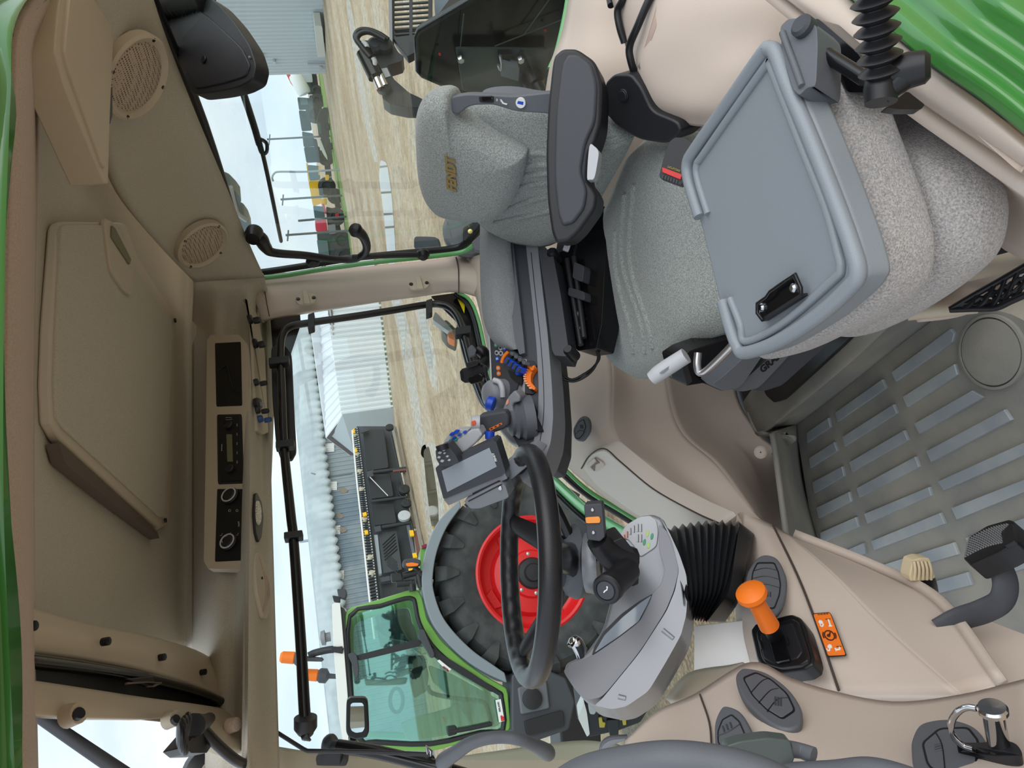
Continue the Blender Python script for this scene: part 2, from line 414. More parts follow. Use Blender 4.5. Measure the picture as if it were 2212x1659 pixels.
speaker('ceiling_speaker', (292, 165), 96, 78, sp1, 'large round beige speaker partly hidden behind the ceiling duct cover')
speaker('ceiling_speaker', (436, 528), 60, 50, sp2, 'round beige speaker above the rear window, beside the roof hatch')
sp3 = tri(CP(545, 1200, .238), CP(588, 1200, .222), CP(560, 1300, .23)).off(.012)
e = empty('ceiling_speaker', sp3(566, 1262), 'oval beige speaker cover over the side window beyond the dome lamp', 'speaker', 'round ceiling speakers')
spl('bezel', [(553, 1195), (560, 1190), (574, 1215), (588, 1262), (588, 1310), (578, 1336), (570, 1334), (556, 1280), (552, 1230)], sp3, .01, beige2, e, r=.3, bevel=.003)
for k in range(5):
    a = [(561+2*k, 1200+7*k), (569+2*k, 1235+4*k), (575+1.5*k, 1262), (574+2*k, 1295-3*k), (569+2*k, 1322-5*k)]
    tube('ridge', [sp3.off(.001)(*q) for q in a], .0012, liner2, e, n=4, seg=6)
disc('screw', (565, 1249), sp3, 3, black, e)
# front roof trims, sun blind cassette ------------------------------
f0 = [CP(30, 1296, .40), CP(66, 1310, .40), CP(200, 1348, .395), CP(330, 1375, .38), CP(440, 1412, .36), CP(505, 1465, .325), CP(532, 1540, .29), CP(520, 1590, .27)]
f1 = [CP(30, 1412, .40), CP(66, 1414, .40), CP(190, 1428, .39), CP(310, 1450, .37), CP(420, 1485, .345), CP(478, 1510, .32), CP(505, 1530, .30), CP(508, 1560, .28)]
t = patch('trim_5', [f0, [a.lerp(b, .5)+V((0, 0, -.01)) for a, b in zip(f0, f1)], f1], beige2, th=.02)
tag(t, kind=S)
for x, y, z in ((66, 1353, .385), (227, 1386, .372), (349, 1420, .358), (438, 1452, .338), (494, 1480, .318)):
    lathe('trim_screw', [(.006, -.004), (.006, .006), (0, .007)], CP(x, y, z), (-.1, -.4, -1), black, t, seg=12)
bl = empty('sun_blind', CP(260, 1460, .39), 'black roller sun blind in a cassette above the windscreen', 'sun blind')
b0 = [CP(30, 1408, .405), CP(68, 1411, .405), CP(190, 1426, .395), CP(310, 1448, .375), CP(420, 1484, .35), CP(490, 1522, .315)]
b1 = [CP(30, 1470, .39), CP(68, 1474, .39), CP(190, 1490, .38), CP(310, 1508, .36), CP(420, 1522, .34), CP(505, 1540, .305)]
patch('cassette', [b0, [a.lerp(b, .5)+V((-.03, .01, .02)) for a, b in zip(b0, b1)], b1], dark2, bl, th=.01)
tube('bottom_bar', [a.lerp(b, .35)+V((0, 0, -.006)) for a, b in zip(b0, b1)], .009, gloss, bl, n=5)
pu = slab('pull_tab', [CP(x, y, .355) for x, y in ((272, 1466), (340, 1459), (353, 1464), (340, 1476), (318, 1483))], .006, gloss, bl, bevel=.002)
tube('rim', [CP(x, y, .352) for x, y in ((272, 1477), (318, 1474), (348, 1475), (330, 1483), (316, 1484))], .0018, chrome, bl, n=4, seg=6, smooth=False)
l0 = [a+V((0, 0, -.004)) for a in [CP(30, 1468, .385), CP(68, 1472, .385), CP(190, 1490, .375), CP(310, 1508, .355), CP(420, 1522, .335), CP(490, 1535, .31), CP(525, 1555, .28)]]
l1 = [CP(30, 1500, .372), CP(68, 1503, .372), CP(190, 1520, .36), CP(310, 1534, .34), CP(420, 1548, .318), CP(490, 1572, .285), CP(545, 1600, .25)]
l2 = [CP(30, 1540, .372), CP(68, 1541, .372), CP(190, 1550, .36), CP(310, 1553, .34), CP(400, 1556, .322), CP(470, 1608, .29), CP(520, 1622, .262)]
t = patch('trim_6', [l0, l1, l2], beige2, th=.02); tag(t, kind=S)
for x, y, z in ((160, 1543, .352), (372, 1553, .32), (505, 1566, .27)):
    lathe('clip', [(.014, -.01), (.012, .008), (.006, .01), (0, .01)], CP(x, y, z), (0, -.6, -1), beige2 if x != 505 else liner2, t, seg=16)
    if x != 505: lathe('clip_screw', [(.007, .006), (.007, .0125), (0, .0125)], CP(x-2, y+8, z), (.3, -.6, -.8), dark2, t, seg=12)
# rear right pillar -------------------------------------------------
pa = [RW.off(.02)(528, 588), RW.off(.02)(640, 588), RW.off(.02)(760, 578), RW.off(.02)(900, 565), RW.off(.02)(985, 553), RW.off(.02)(1050, 530)]
pb = [RW.off(.05)(545, 630), RW.off(.05)(640, 615), RW.off(.05)(760, 608), RW.off(.05)(900, 600), RW.off(.05)(985, 595), RW.off(.05)(1060, 585)]
pc = [RW(565, 690), RW(640, 676), RW(760, 660), RW(900, 642), RW(990, 632), RW(1080, 660)]
pilr = patch('pillar_rear_right', [pa, pb, pc], beige, th=.03); tag(pilr, kind=S)
tube('seam', [RW.off(.026)(568, 606), RW.off(.054)(572, 630), RW.off(.04)(577, 660), RW.off(.012)(582, 684)], .0016, mat('seam shadow', (70, 60, 54), .9), pilr, n=5, seg=6)
tube('seam', [RW.off(.026)(985, 556), RW.off(.054)(990, 580), RW.off(.04)(991, 610), RW.off(.012)(991, 634)], .0022, MATS['seam shadow'], pilr, n=5, seg=6)
def lash(c, ang, label):
    pl = Pl(RW.off(.05)(*c), RW.n + V((0, 0, 0)))
    e = empty('coat_hook', pl(*c), label, 'hook', 'pillar hooks')
    spl('plate', [(c[0]-24, c[1]+3), (c[0]-17, c[1]-10), (c[0]+16, c[1]-13), (c[0]+25, c[1]-4), (c[0]+18, c[1]+9), (c[0]-16, c[1]+13)], pl.off(.004), .006, beige2, e, r=.35, bevel=.002)
    disc('screw', (c[0]-17, c[1]+1), pl.off(.005), 4.2, black, e); disc('screw', (c[0]+17, c[1]-2), pl.off(.005), 4.2, black, e)
    a, b = pl.off(.008)(c[0]-2, c[1]-14), pl.off(.008)(c[0]+3, c[1]+14); w = (pl.off(.008)(c[0]+5, c[1])-pl.off(.008)(c[0]-5, c[1]))
    slab('tongue', [a-w*.5, a+w*.5, b+w*.7, b-w*.7], .007, beige2, e, n=pl.n*.007, bevel=.002)
lash((661, 645), 0, 'small beige two-screw hook on the rear pillar, nearer the ceiling')
lash((905, 613), 0, 'small beige two-screw hook on the rear pillar, nearer the armrest')
# green edge and rubber seal of the rear window opening
tag(tube('trim_7', [REAR(*q) for q in ((528, 575), (534, 588), (545, 597), (562, 600), (620, 594), (720, 578), (840, 563), (950, 552), (1000, 544), (1022, 530), (1042, 508), (1052, 490))], .008, dgreen, n=5), kind=S)
RG = planeX(1.44)
tag(tube('trim_8', [RG(*q) for q in ((322, -20), (440, 265), (520, 520), (530, 568), (540, 586), (565, 588), (660, 574), (760, 558), (880, 546), (975, 537), (1005, 525), (1030, 500), (1045, 470))], .011, black, n=5), kind=S)
gw = slab('window_2', [planeX(1.45)(*q) for q in ((318, -120), (440, 265), (524, 540), (545, 585), (1000, 535), (1040, 500), (1300, 300), (1300, -120))], .005, glass, bevel=0); tag(gw, kind=S)
# right window: glass, green lower edge, seals
gq = [(560, 700), (575, 690), (760, 655), (985, 630), (1020, 660), (1070, 850), (1180, 1000), (1260, 1085), (1440, 1190), (1420, 1640), (1000, 1640), (600, 1620), (585, 1300), (568, 900)]
gw = slab('window_1', PX(gq, RWG), .005, glass, bevel=0); tag(gw, kind=S)
sq = [(572, 684), (590, 672), (760, 656), (900, 640), (985, 634), (1010, 655), (1028, 700), (1060, 830), (1110, 905), (1190, 995), (1260, 1060), (1340, 1110), (1420, 1160)]
tag(tube('trim_9', [RW.off(-.03)(*q) for q in sq[4:]], .011, black, n=5), kind=S)
tag(tube('trim_10', [RW.off(-.008)(*q) for q in ((990, 632), (1016, 650), (1036, 700), (1066, 830), (1116, 900), (1196, 988), (1266, 1056), (1346, 1106), (1426, 1156))], .006, dgreen, n=5), kind=S)
gr = [[RWG.off(-.02)(*q) for q in ((1150, 985), (1190, 1028), (1260, 1090), (1340, 1140), (1450, 1200))], [RWG.off(-.07)(*q) for q in ((1150, 1003), (1190, 1046), (1258, 1110), (1335, 1160), (1450, 1225))]]
tag(patch('trim_11', gr, mint, th=.01), kind=S)
tag(tube('trim_12', [RWG.off(-.08)(*q) for q in ((1150, 1010), (1190, 1052), (1256, 1116), (1332, 1166), (1450, 1232))], .009, gloss, n=4), kind=S)
# dark tinted corner stickers of the glass with the yellow triangle
cs = empty('glass_corner_print', RWG.off(.004)(1000, 700), 'black printed corner of the side window glass with a yellow wedge, above the armrest', 'window print')
spl('print', [(930, 640), (990, 632), (1016, 660), (1066, 835), (1100, 900), (1070, 880), (1040, 820), (1006, 715)], RWG.off(.004), .002, gloss, cs, r=.05, bevel=0)
spl('wedge', [(985, 638), (1003, 648), (1004, 660), (1003, 677)], RWG.off(.0065), .001, mat('yellow film', (226, 206, 30), .5), cs, r=0, bevel=0)
spl('print', [(584, 690), (648, 676), (650, 700), (628, 765), (630, 800), (590, 800), (588, 740)], RWG.off(.004), .002, gloss, cs, r=.1, bevel=0)
# right A pillar
a0 = [at(596, 1612, 1.62), at(700, 1627, 1.62), at(850, 1636, 1.62), at(950, 1638, 1.62), at(1050, 1625, 1.6), at(1240, 1600, 1.6), at(1330, 1606, 1.55)]
a1 = [at(596, 1720, 1.5), at(700, 1720, 1.5), at(850, 1720, 1.5), at(950, 1720, 1.5), at(1050, 1720, 1.5), at(1240, 1720, 1.5), at(1330, 1720, 1.5)]
tag(patch('pillar_front_right', [a0, [a.lerp(b, .5) for a, b in zip(a0, a1)], a1], beige2, th=.04), kind=S)
# right side lower wall
s0 = [RW.off(.01)(1000, 560), RW.off(.01)(1030, 650), RW.off(.01)(1078, 830), RW.off(.01)(1200, 982), RW.off(.01)(1296, 1068), RW.off(.01)(1390, 1128), RW.off(.01)(1475, 1170)]
s1 = [at(1150, 520, 2.1), at(1180, 650, 2.08), at(1230, 820, 1.9), at(1270, 945, 1.78), at(1350, 1030, 1.68), at(1440, 1100, 1.6), at(1530, 1150, 1.55)]
s2 = [at(1260, 500, 2.1), at(1300, 650, 2.05), at(1322, 800, 1.86), at(1326, 936, 1.72), at(1410, 1010, 1.62), at(1510, 1095, 1.55), at(1600, 1150, 1.5)]
s3 = [at(1400, 500, 2.1), at(1420, 650, 2.0), at(1440, 830, 1.84), at(1470, 930, 1.74), at(1545, 1000, 1.64), at(1600, 1070, 1.57), at(1650, 1140, 1.5)]
s4 = [FLR(1590, 500), FLR(1590, 650), FLR(1590, 840), FLR(1640, 936), FLR(1690, 985), FLR(1712, 1080), FLR(1724, 1180)]
wr_ = patch('wall_right', [s0, s1, s2], beige, th=.03, n=8); tag(wr_, kind=S)
patch('lower_panel', [s2, [a.lerp(b, .4)+(a-C).normalized()*.03 for a, b in zip(s2, s3)], s3], beige, wr_, th=.03, n=8)
patch('foot_panel', [s3, [a.lerp(b, .5)+(a-C).normalized()*.01 for a, b in zip(s3, s4)], s4], beige, wr_, th=.03, n=8)
# glovebox lid on the sill
gbp = Pl((s1[3]+s0[4]+s1[5])/3, (s1[5]-s1[3]).cross(s0[4]-s1[3])).off(.03)
gl = empty('glovebox_lid', gbp(1340, 1060), 'long curved beige lid with a recessed catch below the side window', 'lid')
go = [(1254, 1005), (1272, 980), (1305, 970), (1340, 1000), (1410, 1058), (1500, 1108), (1560, 1135), (1545, 1190), (1470, 1165), (1370, 1110), (1290, 1052)]
spl('lid', go, gbp, .045, mat('light beige lid', (204, 194, 184), .5), gl, r=.25, bevel=.005)
tube('lid_seam', [gbp.off(.002)(*q) for q in ((1256, 1012), (1274, 984), (1305, 969), (1341, 998), (1411, 1056), (1500, 1106), (1560, 1133))], .0018, MATS['seam shadow'], gl, n=5, seg=6)
spl('catch', [(1266, 1004), (1284, 988), (1303, 1000), (1305, 1008), (1287, 1021), (1270, 1012)], gbp.off(.004), .006, beige, gl, r=.3, bevel=.002)
spl('catch_recess', [(1275, 1009), (1288, 998), (1284, 989), (1295, 1000), (1285, 1005), (1284, 1018)], gbp.off(.0055), .002, mat('recess shade', (120, 108, 100), .8), gl, r=.05, bevel=0)
# floor and rubber mat
tag(slab('floor', [V((-.6, .35, FL-.004)), V((1.6, .35, FL-.004)), V((1.6, 2.2, FL-.004)), V((-.6, 1.8, FL-.004))], .05, dark2, n=(0, 0, -.05), bevel=0), kind=S)
mt = empty('floor_mat', FLR(1950, 900), 'dusty grey rubber floor mat with raised ribs and a round plug', 'floor mat')
slab('mat', [FLR(*q)+V((0, 0, .006)) for q in ((1722, 915), (1766, 1190), (1900, 1290), (2140, 1460), (2460, 1500), (2460, 500), (2080, 640), (2032, 680))], .008, matrub, mt, n=(0, 0, -.008), bevel=.002)
Z6 = lambda x, y: (1612+x/2.765, 500+y/2.765)
Z7 = lambda x, y: (1450+x/2.724, 1050+y/2.724)
ribs = [[Z6(*q) for q in r] for r in (
 ((385, 1200), (515, 1110), (527, 1165), (388, 1258)), ((400, 1350), (550, 1255), (568, 1305), (405, 1410)), ((418, 1495), (597, 1400), (610, 1455), (430, 1560)),
 ((555, 1080), (840, 880), (863, 930), (570, 1132)), ((597, 1225), (908, 1028), (928, 1080), (612, 1280)), ((640, 1375), (970, 1183), (995, 1240), (655, 1433)), ((683, 1530), (1038, 1340), (1062, 1400), (700, 1585)),
 ((893, 840), (1250, 578), (1275, 605), (1262, 655), (918, 893)), ((962, 985), (1275, 787), (1293, 850), (987, 1045)), ((1030, 1145), (1380, 945), (1450, 985), (1060, 1205)), ((1100, 1310), (1575, 1058), (1617, 1120), (1130, 1373)),
 ((1170, 1490), (1710, 1247), (1760, 1300), (1207, 1543)))]
ribs += [[Z7(*q) for q in r] for r in (
 ((875, 125), (1070, 30), (1083, 85), (890, 185)), ((900, 270), (1110, 178), (1127, 235), (905, 330)), ((980, 405), (1155, 330), (1167, 390), (1060, 440)),
 ((1158, 160), (1545, 0), (1560, 50), (1178, 217)), ((1200, 320), (1610, 152), (1640, 215), (1218, 373)), ((1250, 465), (1690, 325), (1718, 395), (1290, 520)), ((1560, 560), (1770, 500), (1798, 575), (1580, 630)),
 ((1675, 125), (2150, -60), (2180, 0), (1707, 192)), ((1760, 300), (2200, 150), (2230, 230), (1790, 365)), ((1900, 460), (2200, 370), (2230, 440), (1940, 530)))]
vs, fs = [], []
for r in ribs:
    b = [FLR(*q) for q in r]; k = len(b); c = sum(b, V((0, 0, 0)))/k; o = len(vs)
    vs += [p+V((0, 0, .005)) for p in b] + [p+V((0, 0, .011)) for p in b] + [p.lerp(c, .02)+V((0, 0, .0125)) for p in b]
    for a in (0, k): fs += [[o+a+i, o+a+(i+1) % k, o+a+k+(i+1) % k, o+a+k+i] for i in range(k)]
    fs.append([o+2*k+i for i in range(k)])
mesh('raised_ribs', vs, fs, ribrub, mt, sharp=20)
pc_ = FLR(2151, 759); pr = (FLR(2082, 759)-pc_).length
lathe('round_plug', [(pr, .004), (pr, .013), (pr*.93, .014), (pr*.92, .007), (pr*.90, .007), (pr*.885, .013), (pr*.8, .014), (0, .014)], pc_, (0, 0, 1), matrub, mt, seg=48)
# raised mat border at the far side and the seat pedestal
PZ = FL+.17
m0 = [FLR(1724, 916), FLR(1728, 985), FLR(1740, 1060), FLR(1770, 1175)]
m1 = [p+V((.0, .03, .055)) for p in [FLR(1722, 905), FLR(1700, 975), FLR(1712, 1060), FLR(1738, 1175)]]
m2 = [at(1672, 936, 1.56), at(1680, 985, 1.53), at(1690, 1060, 1.5), at(1706, 1180, 1.46)]
patch('upturned_border', [m0, [a.lerp(b, .6)+V((0, 0, .01)) for a, b in zip(m0, m2)], m2], matrub, mt, th=.01)
P_ = planeZ(PZ)
ped = empty('seat_pedestal', P_(1800, 780), 'rubber covered pedestal step under the driver seat', 'pedestal')
p0 = [FLR(1724, 918), FLR(1830, 838), FLR(1930, 758), FLR(2032, 680), FLR(2130, 600)]
p1 = [P_(1655, 932), P_(1780, 828), P_(1880, 740), P_(1965, 655), P_(2050, 560)]
p2 = [P_(1632, 938), P_(1745, 812), P_(1845, 720), P_(1930, 640), P_(2010, 560)]
p3 = [P_(1604, 870), P_(1650, 800), P_(1700, 700), P_(1780, 600), P_(1830, 520)]
patch('rubber_cover', [p0, [a.lerp(b, .85)+V((0, 0, 0)) for a, b in zip(p0, p1)], p1, p2, p3], matrub, ped, th=.01, n=5)
patch('front_flank', [[FLR(1724, 918), P_(1655, 932), P_(1632, 938), P_(1604, 870)], [FLR(1690, 985)+V((0, 0, .03)), P_(1680, 950)+V((0, 0, -.05)), P_(1645, 942)+V((0, 0, -.02)), P_(1600, 874)+V((0, 0, -.02))]], matrub, ped, th=.01, n=4)
spl('black_plate', [(1640, 820), (1655, 855), (1672, 870), (1690, 864), (1830, 735), (1860, 690), (1760, 680)], P_.off(.012), .012, gloss, ped, r=.15, bevel=.003)
lathe('bolt', [(.008, 0), (.008, .006), (.004, .008), (0, .008)], P_.off(.012)(1666, 832), (0, 0, 1), dark2, ped, seg=8)
# beige stud screw plate low on the right wall
bs = empty('trim_plug', at(1643, 977, 1.6), 'round beige trim plug low on the side wall by the mat', 'plug')
lathe('cap', [(.014, -.006), (.014, .002), (.011, .004), (.008, .002), (0, .002)], at(1643, 977, 1.585), C-at(1643, 977, 1.585), beige, bs, seg=24)
lathe('hole', [(.0018, 0), (.0018, .0030), (0, .0030)], at(1643, 977, 1.585), C-at(1643, 977, 1.585), black, bs, seg=10)
# ================================================================== DRIVER SEAT
seam = mat('seat seam', (98, 102, 101), .95)
st = empty('driver_seat', FLR(1640, 560)+V((0, 0, .18)), 'driver seat in grey fabric turned to the door, with black armrest and headrest pad lettering', 'seat')
BK = plane3((1100, 230, 1.30), (1100, 520, 1.62), (950, 350, 1.49))
bo = cr(PX([(985, 300), (990, 246), (1015, 230), (1070, 228), (1130, 238), (1200, 246), (1280, 262), (1360, 290), (1366, 305), (1320, 390), (1262, 480), (1190, 530), (1130, 530), (1080, 516), (1030, 478), (1000, 400)], BK), 5, True)
bkr = cushion('backrest', bo, BK.n, .035, .03, fabric, st, K=8, p=2.6, back=.06)
BU = BK.off(.052)
uo = cr(PX([(899, 330), (898, 262), (912, 216), (938, 204), (966, 210), (988, 256), (1060, 300), (1124, 332), (1134, 348), (1122, 402), (1100, 444), (1078, 466), (1048, 478), (1000, 475), (950, 464), (918, 428), (903, 380)], BU), 5, True)
up = cushion('headrest_pad', uo, BU.n, .045, .035, fabric, st, K=9, p=2.4, back=.12)
bc_ = sum(bo, V((0, 0, 0)))/len(bo)
slab('back_shell', [bc_+(p-bc_)*.9-BK.n*.036 for p in bo], .04, slate, st, bevel=.015)
BT = BU.off(.0375)
textpx('lettering', 'FENDT', (986, 414), (983, 351), BT, 31, mat('gold thread', (146, 124, 74), .7), up, bold=.0012, ext=.001)
for a in (((1140, 330), (1180, 330), (1240, 350)), ((1132, 356), (1190, 355), (1270, 365)), ((1128, 378), (1190, 372), (1290, 372)), ((1118, 404), (1185, 392), (1290, 392)), ((1095, 452), (1150, 430), (1200, 418)), ((1070, 480), (1150, 462), (1200, 450))):
    tube('fabric_fold', drape(bkr, a, -.004), .0075, fabric, st, n=1, seg=8)
SD = Pl(BK(1080, 228), -BK.n.cross(V((0, 0, 1))) + fw*0)
sp_ = plane3((1000, 215, 1.31), (1170, 215, 1.27), (1080, 238, 1.285))
sd_ = spl('side_shell', [(958, 226), (978, 208), (1010, 203), (1060, 205), (1110, 208), (1190, 199), (1240, 205), (1250, 260), (1190, 246), (1115, 242), (1065, 226), (1015, 228), (985, 250)], plane3((1000, 215, 1.27), (1170, 215, 1.23), (1080, 300, 1.29)), .02, slate, st, r=.3, bevel=.01)
swp = plane3((1000, 215, 1.268), (1170, 215, 1.228), (1080, 300, 1.288))
spl('switch_plate', [(1034, 209), (1066, 208), (1066, 222), (1036, 221)], swp, .006, dark2, sd_, r=.15, bevel=.002)
spl('rocker_switch', [(1040, 209), (1060, 208), (1063, 216), (1042, 219)], swp.off(.004), .006, gloss, sd_, r=.15, bevel=.002)
textpx('heater_marking', '0   I', (1072, 218), (1106, 223), swp.off(.001), 7, white, sd_)
spl('heater_icon', [(1080, 215), (1083, 215), (1088, 222), (1096, 224), (1094, 227), (1085, 224)], swp.off(.001), .001, white, sd_, r=0, bevel=0)
disc('round_sticker', (1125, 222), swp, 11, white, sd_, h=.002, bevel=.0003)
spl('sticker_band', [(1119, 218), (1131, 220), (1130, 227), (1117, 224)], swp.off(.0022), .0006, blue, sd_, r=.1, bevel=0)
# armrest on the near side
AR = facing(1240, 300, 1.16, -.3, .12)
ao = [(1194, 122), (1214, 104), (1246, 104), (1286, 132), (1301, 182), (1298, 268), (1286, 308), (1272, 332), (1267, 388), (1280, 404), (1290, 424), (1286, 452), (1252, 500), (1228, 522), (1200, 526), (1190, 500), (1181, 430), (1178, 330), (1183, 225)]
arm = spl('armrest', ao, AR, .075, dark2, st, r=.3, bevel=.016, seg=4)
spl('side_pad', [(1212, 140), (1226, 116), (1250, 116), (1278, 138), (1290, 182), (1286, 262), (1264, 310), (1254, 370), (1268, 412), (1262, 450), (1238, 482), (1214, 488), (1204, 460), (1196, 380), (1200, 240)], AR.off(.006), .02, dark, arm, r=.3, bevel=.008)
ro = cr(PX([(1273, 316), (1284, 316), (1293, 328), (1291, 350), (1284, 384), (1274, 388), (1268, 382)], AR.off(.012)), 4, True)
slab('tilt_wheel', ro, .03, lgrey, arm, bevel=.006)
pv = spl('armrest_pivot', [(1305, 180), (1325, 160), (1362, 160), (1384, 188), (1408, 240), (1462, 262), (1472, 284), (1440, 312), (1378, 302), (1330, 272), (1302, 240)], plane3((1330, 180, 1.2), (1440, 280, 1.15), (1330, 270, 1.24)), .06, dark2, st, r=.3, bevel=.012)
disc('bolt_cap', (1348, 206), plane3((1330, 180, 1.2), (1440, 280, 1.15), (1330, 270, 1.24)), 14, black, pv, h=.003)
disc('bolt_cap', (1348, 206), plane3((1330, 180, 1.2), (1440, 280, 1.15), (1330, 270, 1.24)), 11, dark2, pv, h=.0045)
# cushion
SZ = planeZ(CZ-.615)
so_ = cr(PX([(1395, 300), (1345, 400), (1298, 500), (1284, 600), (1295, 690), (1326, 775), (1370, 815), (1432, 812), (1490, 770), (1570, 690), (1580, 560), (1545, 400), (1480, 290)], SZ), 6, True)
cu = cushion('seat_cushion', so_, (0, 0, 1), .11, .05, fabric, st, K=10, p=2.8, back=.12, dents=((planeZ(CZ-.57)(1500, 560), .13, .02),))
SB = planeZ(CZ-.566)
for a in (((1352, 420), (1345, 560), (1385, 690), (1395, 760)), ((1372, 400), (1362, 560), (1402, 700), (1412, 750)), ((1330, 500), (1335, 600), (1362, 700), (1370, 760))):
    tube('fabric_fold', drape(cu, a, -.005), .008, fabric, st, n=1, seg=8)
tube('tilt_lever', [at(1408, 818, 1.17), at(1432, 800, 1.16), at(1482, 768, 1.14)], [.0115, .0135, .0135, .013], lgrey, st, n=5, seg=16)
spl('lever_recess', [(1424, 808), (1434, 806), (1452, 792), (1456, 782)], facing(1440, 800, 1.143, 0, .3), .004, grey, st, r=.2, bevel=.001)
# base and suspension under the cushion
sb = box('suspension_box', SZ(1500, 620)+V((.14, .10, -.22)), (.22, .26, .12), gloss, st, ax=(V((math.cos(.35), math.sin(.35)*-1, 0)), V((math.sin(.35), math.cos(.35), 0)), V((0, 0, 1))), bevel=.01)
fr_ = facing(1500, 800, 1.16, .3, .25)
spl('slide_frame', [(1466, 775), (1490, 758), (1600, 720), (1660, 770), (1600, 838), (1560, 845), (1520, 828), (1484, 834), (1478, 822)], fr_.off(-.03), .06, gloss, st, r=.12, bevel=.006)
spl('slide_frame_end', [(1472, 786), (1482, 778), (1496, 824), (1484, 833)], fr_.off(-.02), .05, dark2, st, r=.1, bevel=.003)
tube('slide_bar', [at(1508, 762, 1.12), at(1506, 790, 1.12), at(1512, 805, 1.12), at(1530, 797, 1.11), at(1580, 748, 1.08), at(1600, 720, 1.07)], .006, steel, st, n=5)
spl('bellows', [(1540, 828), (1560, 815), (1640, 742), (1660, 750), (1600, 838), (1560, 845)], fr_.off(.02), .04, slate, st, r=.2, bevel=.008)
spl('bellows', [(1580, 842), (1600, 828), (1690, 748), (1720, 752), (1640, 838), (1605, 846)], fr_.off(.012), .04, slate, st, r=.2, bevel=.008)
be = spl('base_cover', [(1625, 842), (1650, 820), (1720, 752), (1820, 700), (1790, 742), (1690, 832), (1650, 845)], fr_.off(.01), .05, dark, st, r=.15, bevel=.008)
textpx('embossed_letters', 'GRAMMER', (1646, 806), (1690, 768), fr_.off(.0115), 22, black, be, bold=.0008)
# black frame between console and cushion
tk = plane3((1210, 560, 1.6), (1240, 750, 1.5), (1280, 600, 1.5))
spl('side_frame', [(1205, 545), (1222, 540), (1262, 500), (1300, 440), (1310, 500), (1300, 700), (1288, 752), (1248, 758), (1236, 740)], tk, .05, gloss, st, r=.1, bevel=.006)
for a, b in (((1225, 560), (1255, 745)), ((1240, 555), (1262, 730))):
    tube('frame_rail', [tk.off(.012)(*a), tk.off(.012)(*b)], .006, dark2, st, smooth=False)
spl('latch', [(1228, 620), (1262, 630), (1262, 650), (1226, 638)], tk.off(.02), .02, dark, st, r=.2)
spl('latch', [(1240, 565), (1262, 575), (1258, 610), (1236, 600)], tk.off(.02), .02, dark, st, r=.2)
for q in ((1254, 680), (1258, 712)): lathe('frame_bolt', [(.007, 0), (.007, .008), (.003, .01), (0, .01)], tk.off(.004)(*q), tk.n, steel, st, seg=10)
lathe('adjuster_wheel', [(.045, -.02), (.05, 0), (.045, .012), (.02, .014), (0, .014)], at(1240, 528, 1.6), tk.n, dark2, st, seg=24)
spl('adjuster_scale', [(1215, 540), (1222, 520), (1232, 512), (1236, 520), (1228, 545)], facing(1225, 530, 1.57), .01, lgrey, st, r=.2, bevel=.002)
# seat belt buckle
bk = empty('seat_belt_buckle', at(1455, 340, 1.1), 'black seat belt buckle with a red release button on the driver seat', 'buckle')
bp_ = facing(1455, 340, 1.08, -.4, .1)
spl('body', [(1424, 378), (1434, 340), (1446, 306), (1458, 297), (1476, 297), (1500, 310), (1490, 350), (1474, 396), (1470, 400), (1426, 384)], bp_, .025, dark2, bk, r=.2, bevel=.005)
spl('release_button', [(1430, 361), (1473, 377), (1470, 388), (1431, 372)], bp_.off(.003), .006, red, bk, r=.12, bevel=.0015)
for k in range(6): spl('rib', [(1432+6*k, 377+2.2*k), (1434+6*k, 378+2.2*k), (1432+6*k, 386+2.2*k), (1430+6*k, 385+2.2*k)], bp_.off(.002), .004, dark, bk, r=0, bevel=0)
textpx('maker_lettering', 'securon', (1470, 368), (1441, 357), bp_.off(.0008), 9, mat('dull gold', (170, 150, 60), .6), bk)
# ================================================================== ARMREST CONSOLE
co = empty('armrest_console', at(1150, 700, 1.55)+V((0, 0, -.1)), 'long dark control console with padded grey armrest beside the driver seat', 'console')
CS = plane3((1150, 540, 1.60), (1190, 960, 1.37), (1070, 700, 1.56))
ct = plane3((1060, 690, 1.63), (1060, 860, 1.55), (1130, 800, 1.46))
spl('side_body', [(1085, 490), (1137, 500), (1140, 545), (1152, 650), (1163, 760), (1168, 860), (1165, 930), (1150, 975), (1128, 980), (1100, 930), (1130, 870), (1124, 765), (1105, 650)], CS, .16, dark, co, r=.12, bevel=.006)
spl('lower_trim', [(1134, 500), (1160, 505), (1163, 545), (1172, 625), (1183, 720), (1192, 830), (1195, 900), (1190, 955), (1174, 1000), (1130, 1045), (1120, 1020), (1150, 965), (1162, 900), (1163, 830), (1158, 740), (1148, 640), (1137, 545)], CS.off(.006), .06, grey, co, r=.25, bevel=.008)
tube('trim_seam', [CS.off(.0065)(*q) for q in ((1147, 545), (1157, 640), (1168, 740), (1174, 830), (1174, 900), (1166, 955))], .0008, dark2, co, n=5, seg=6)
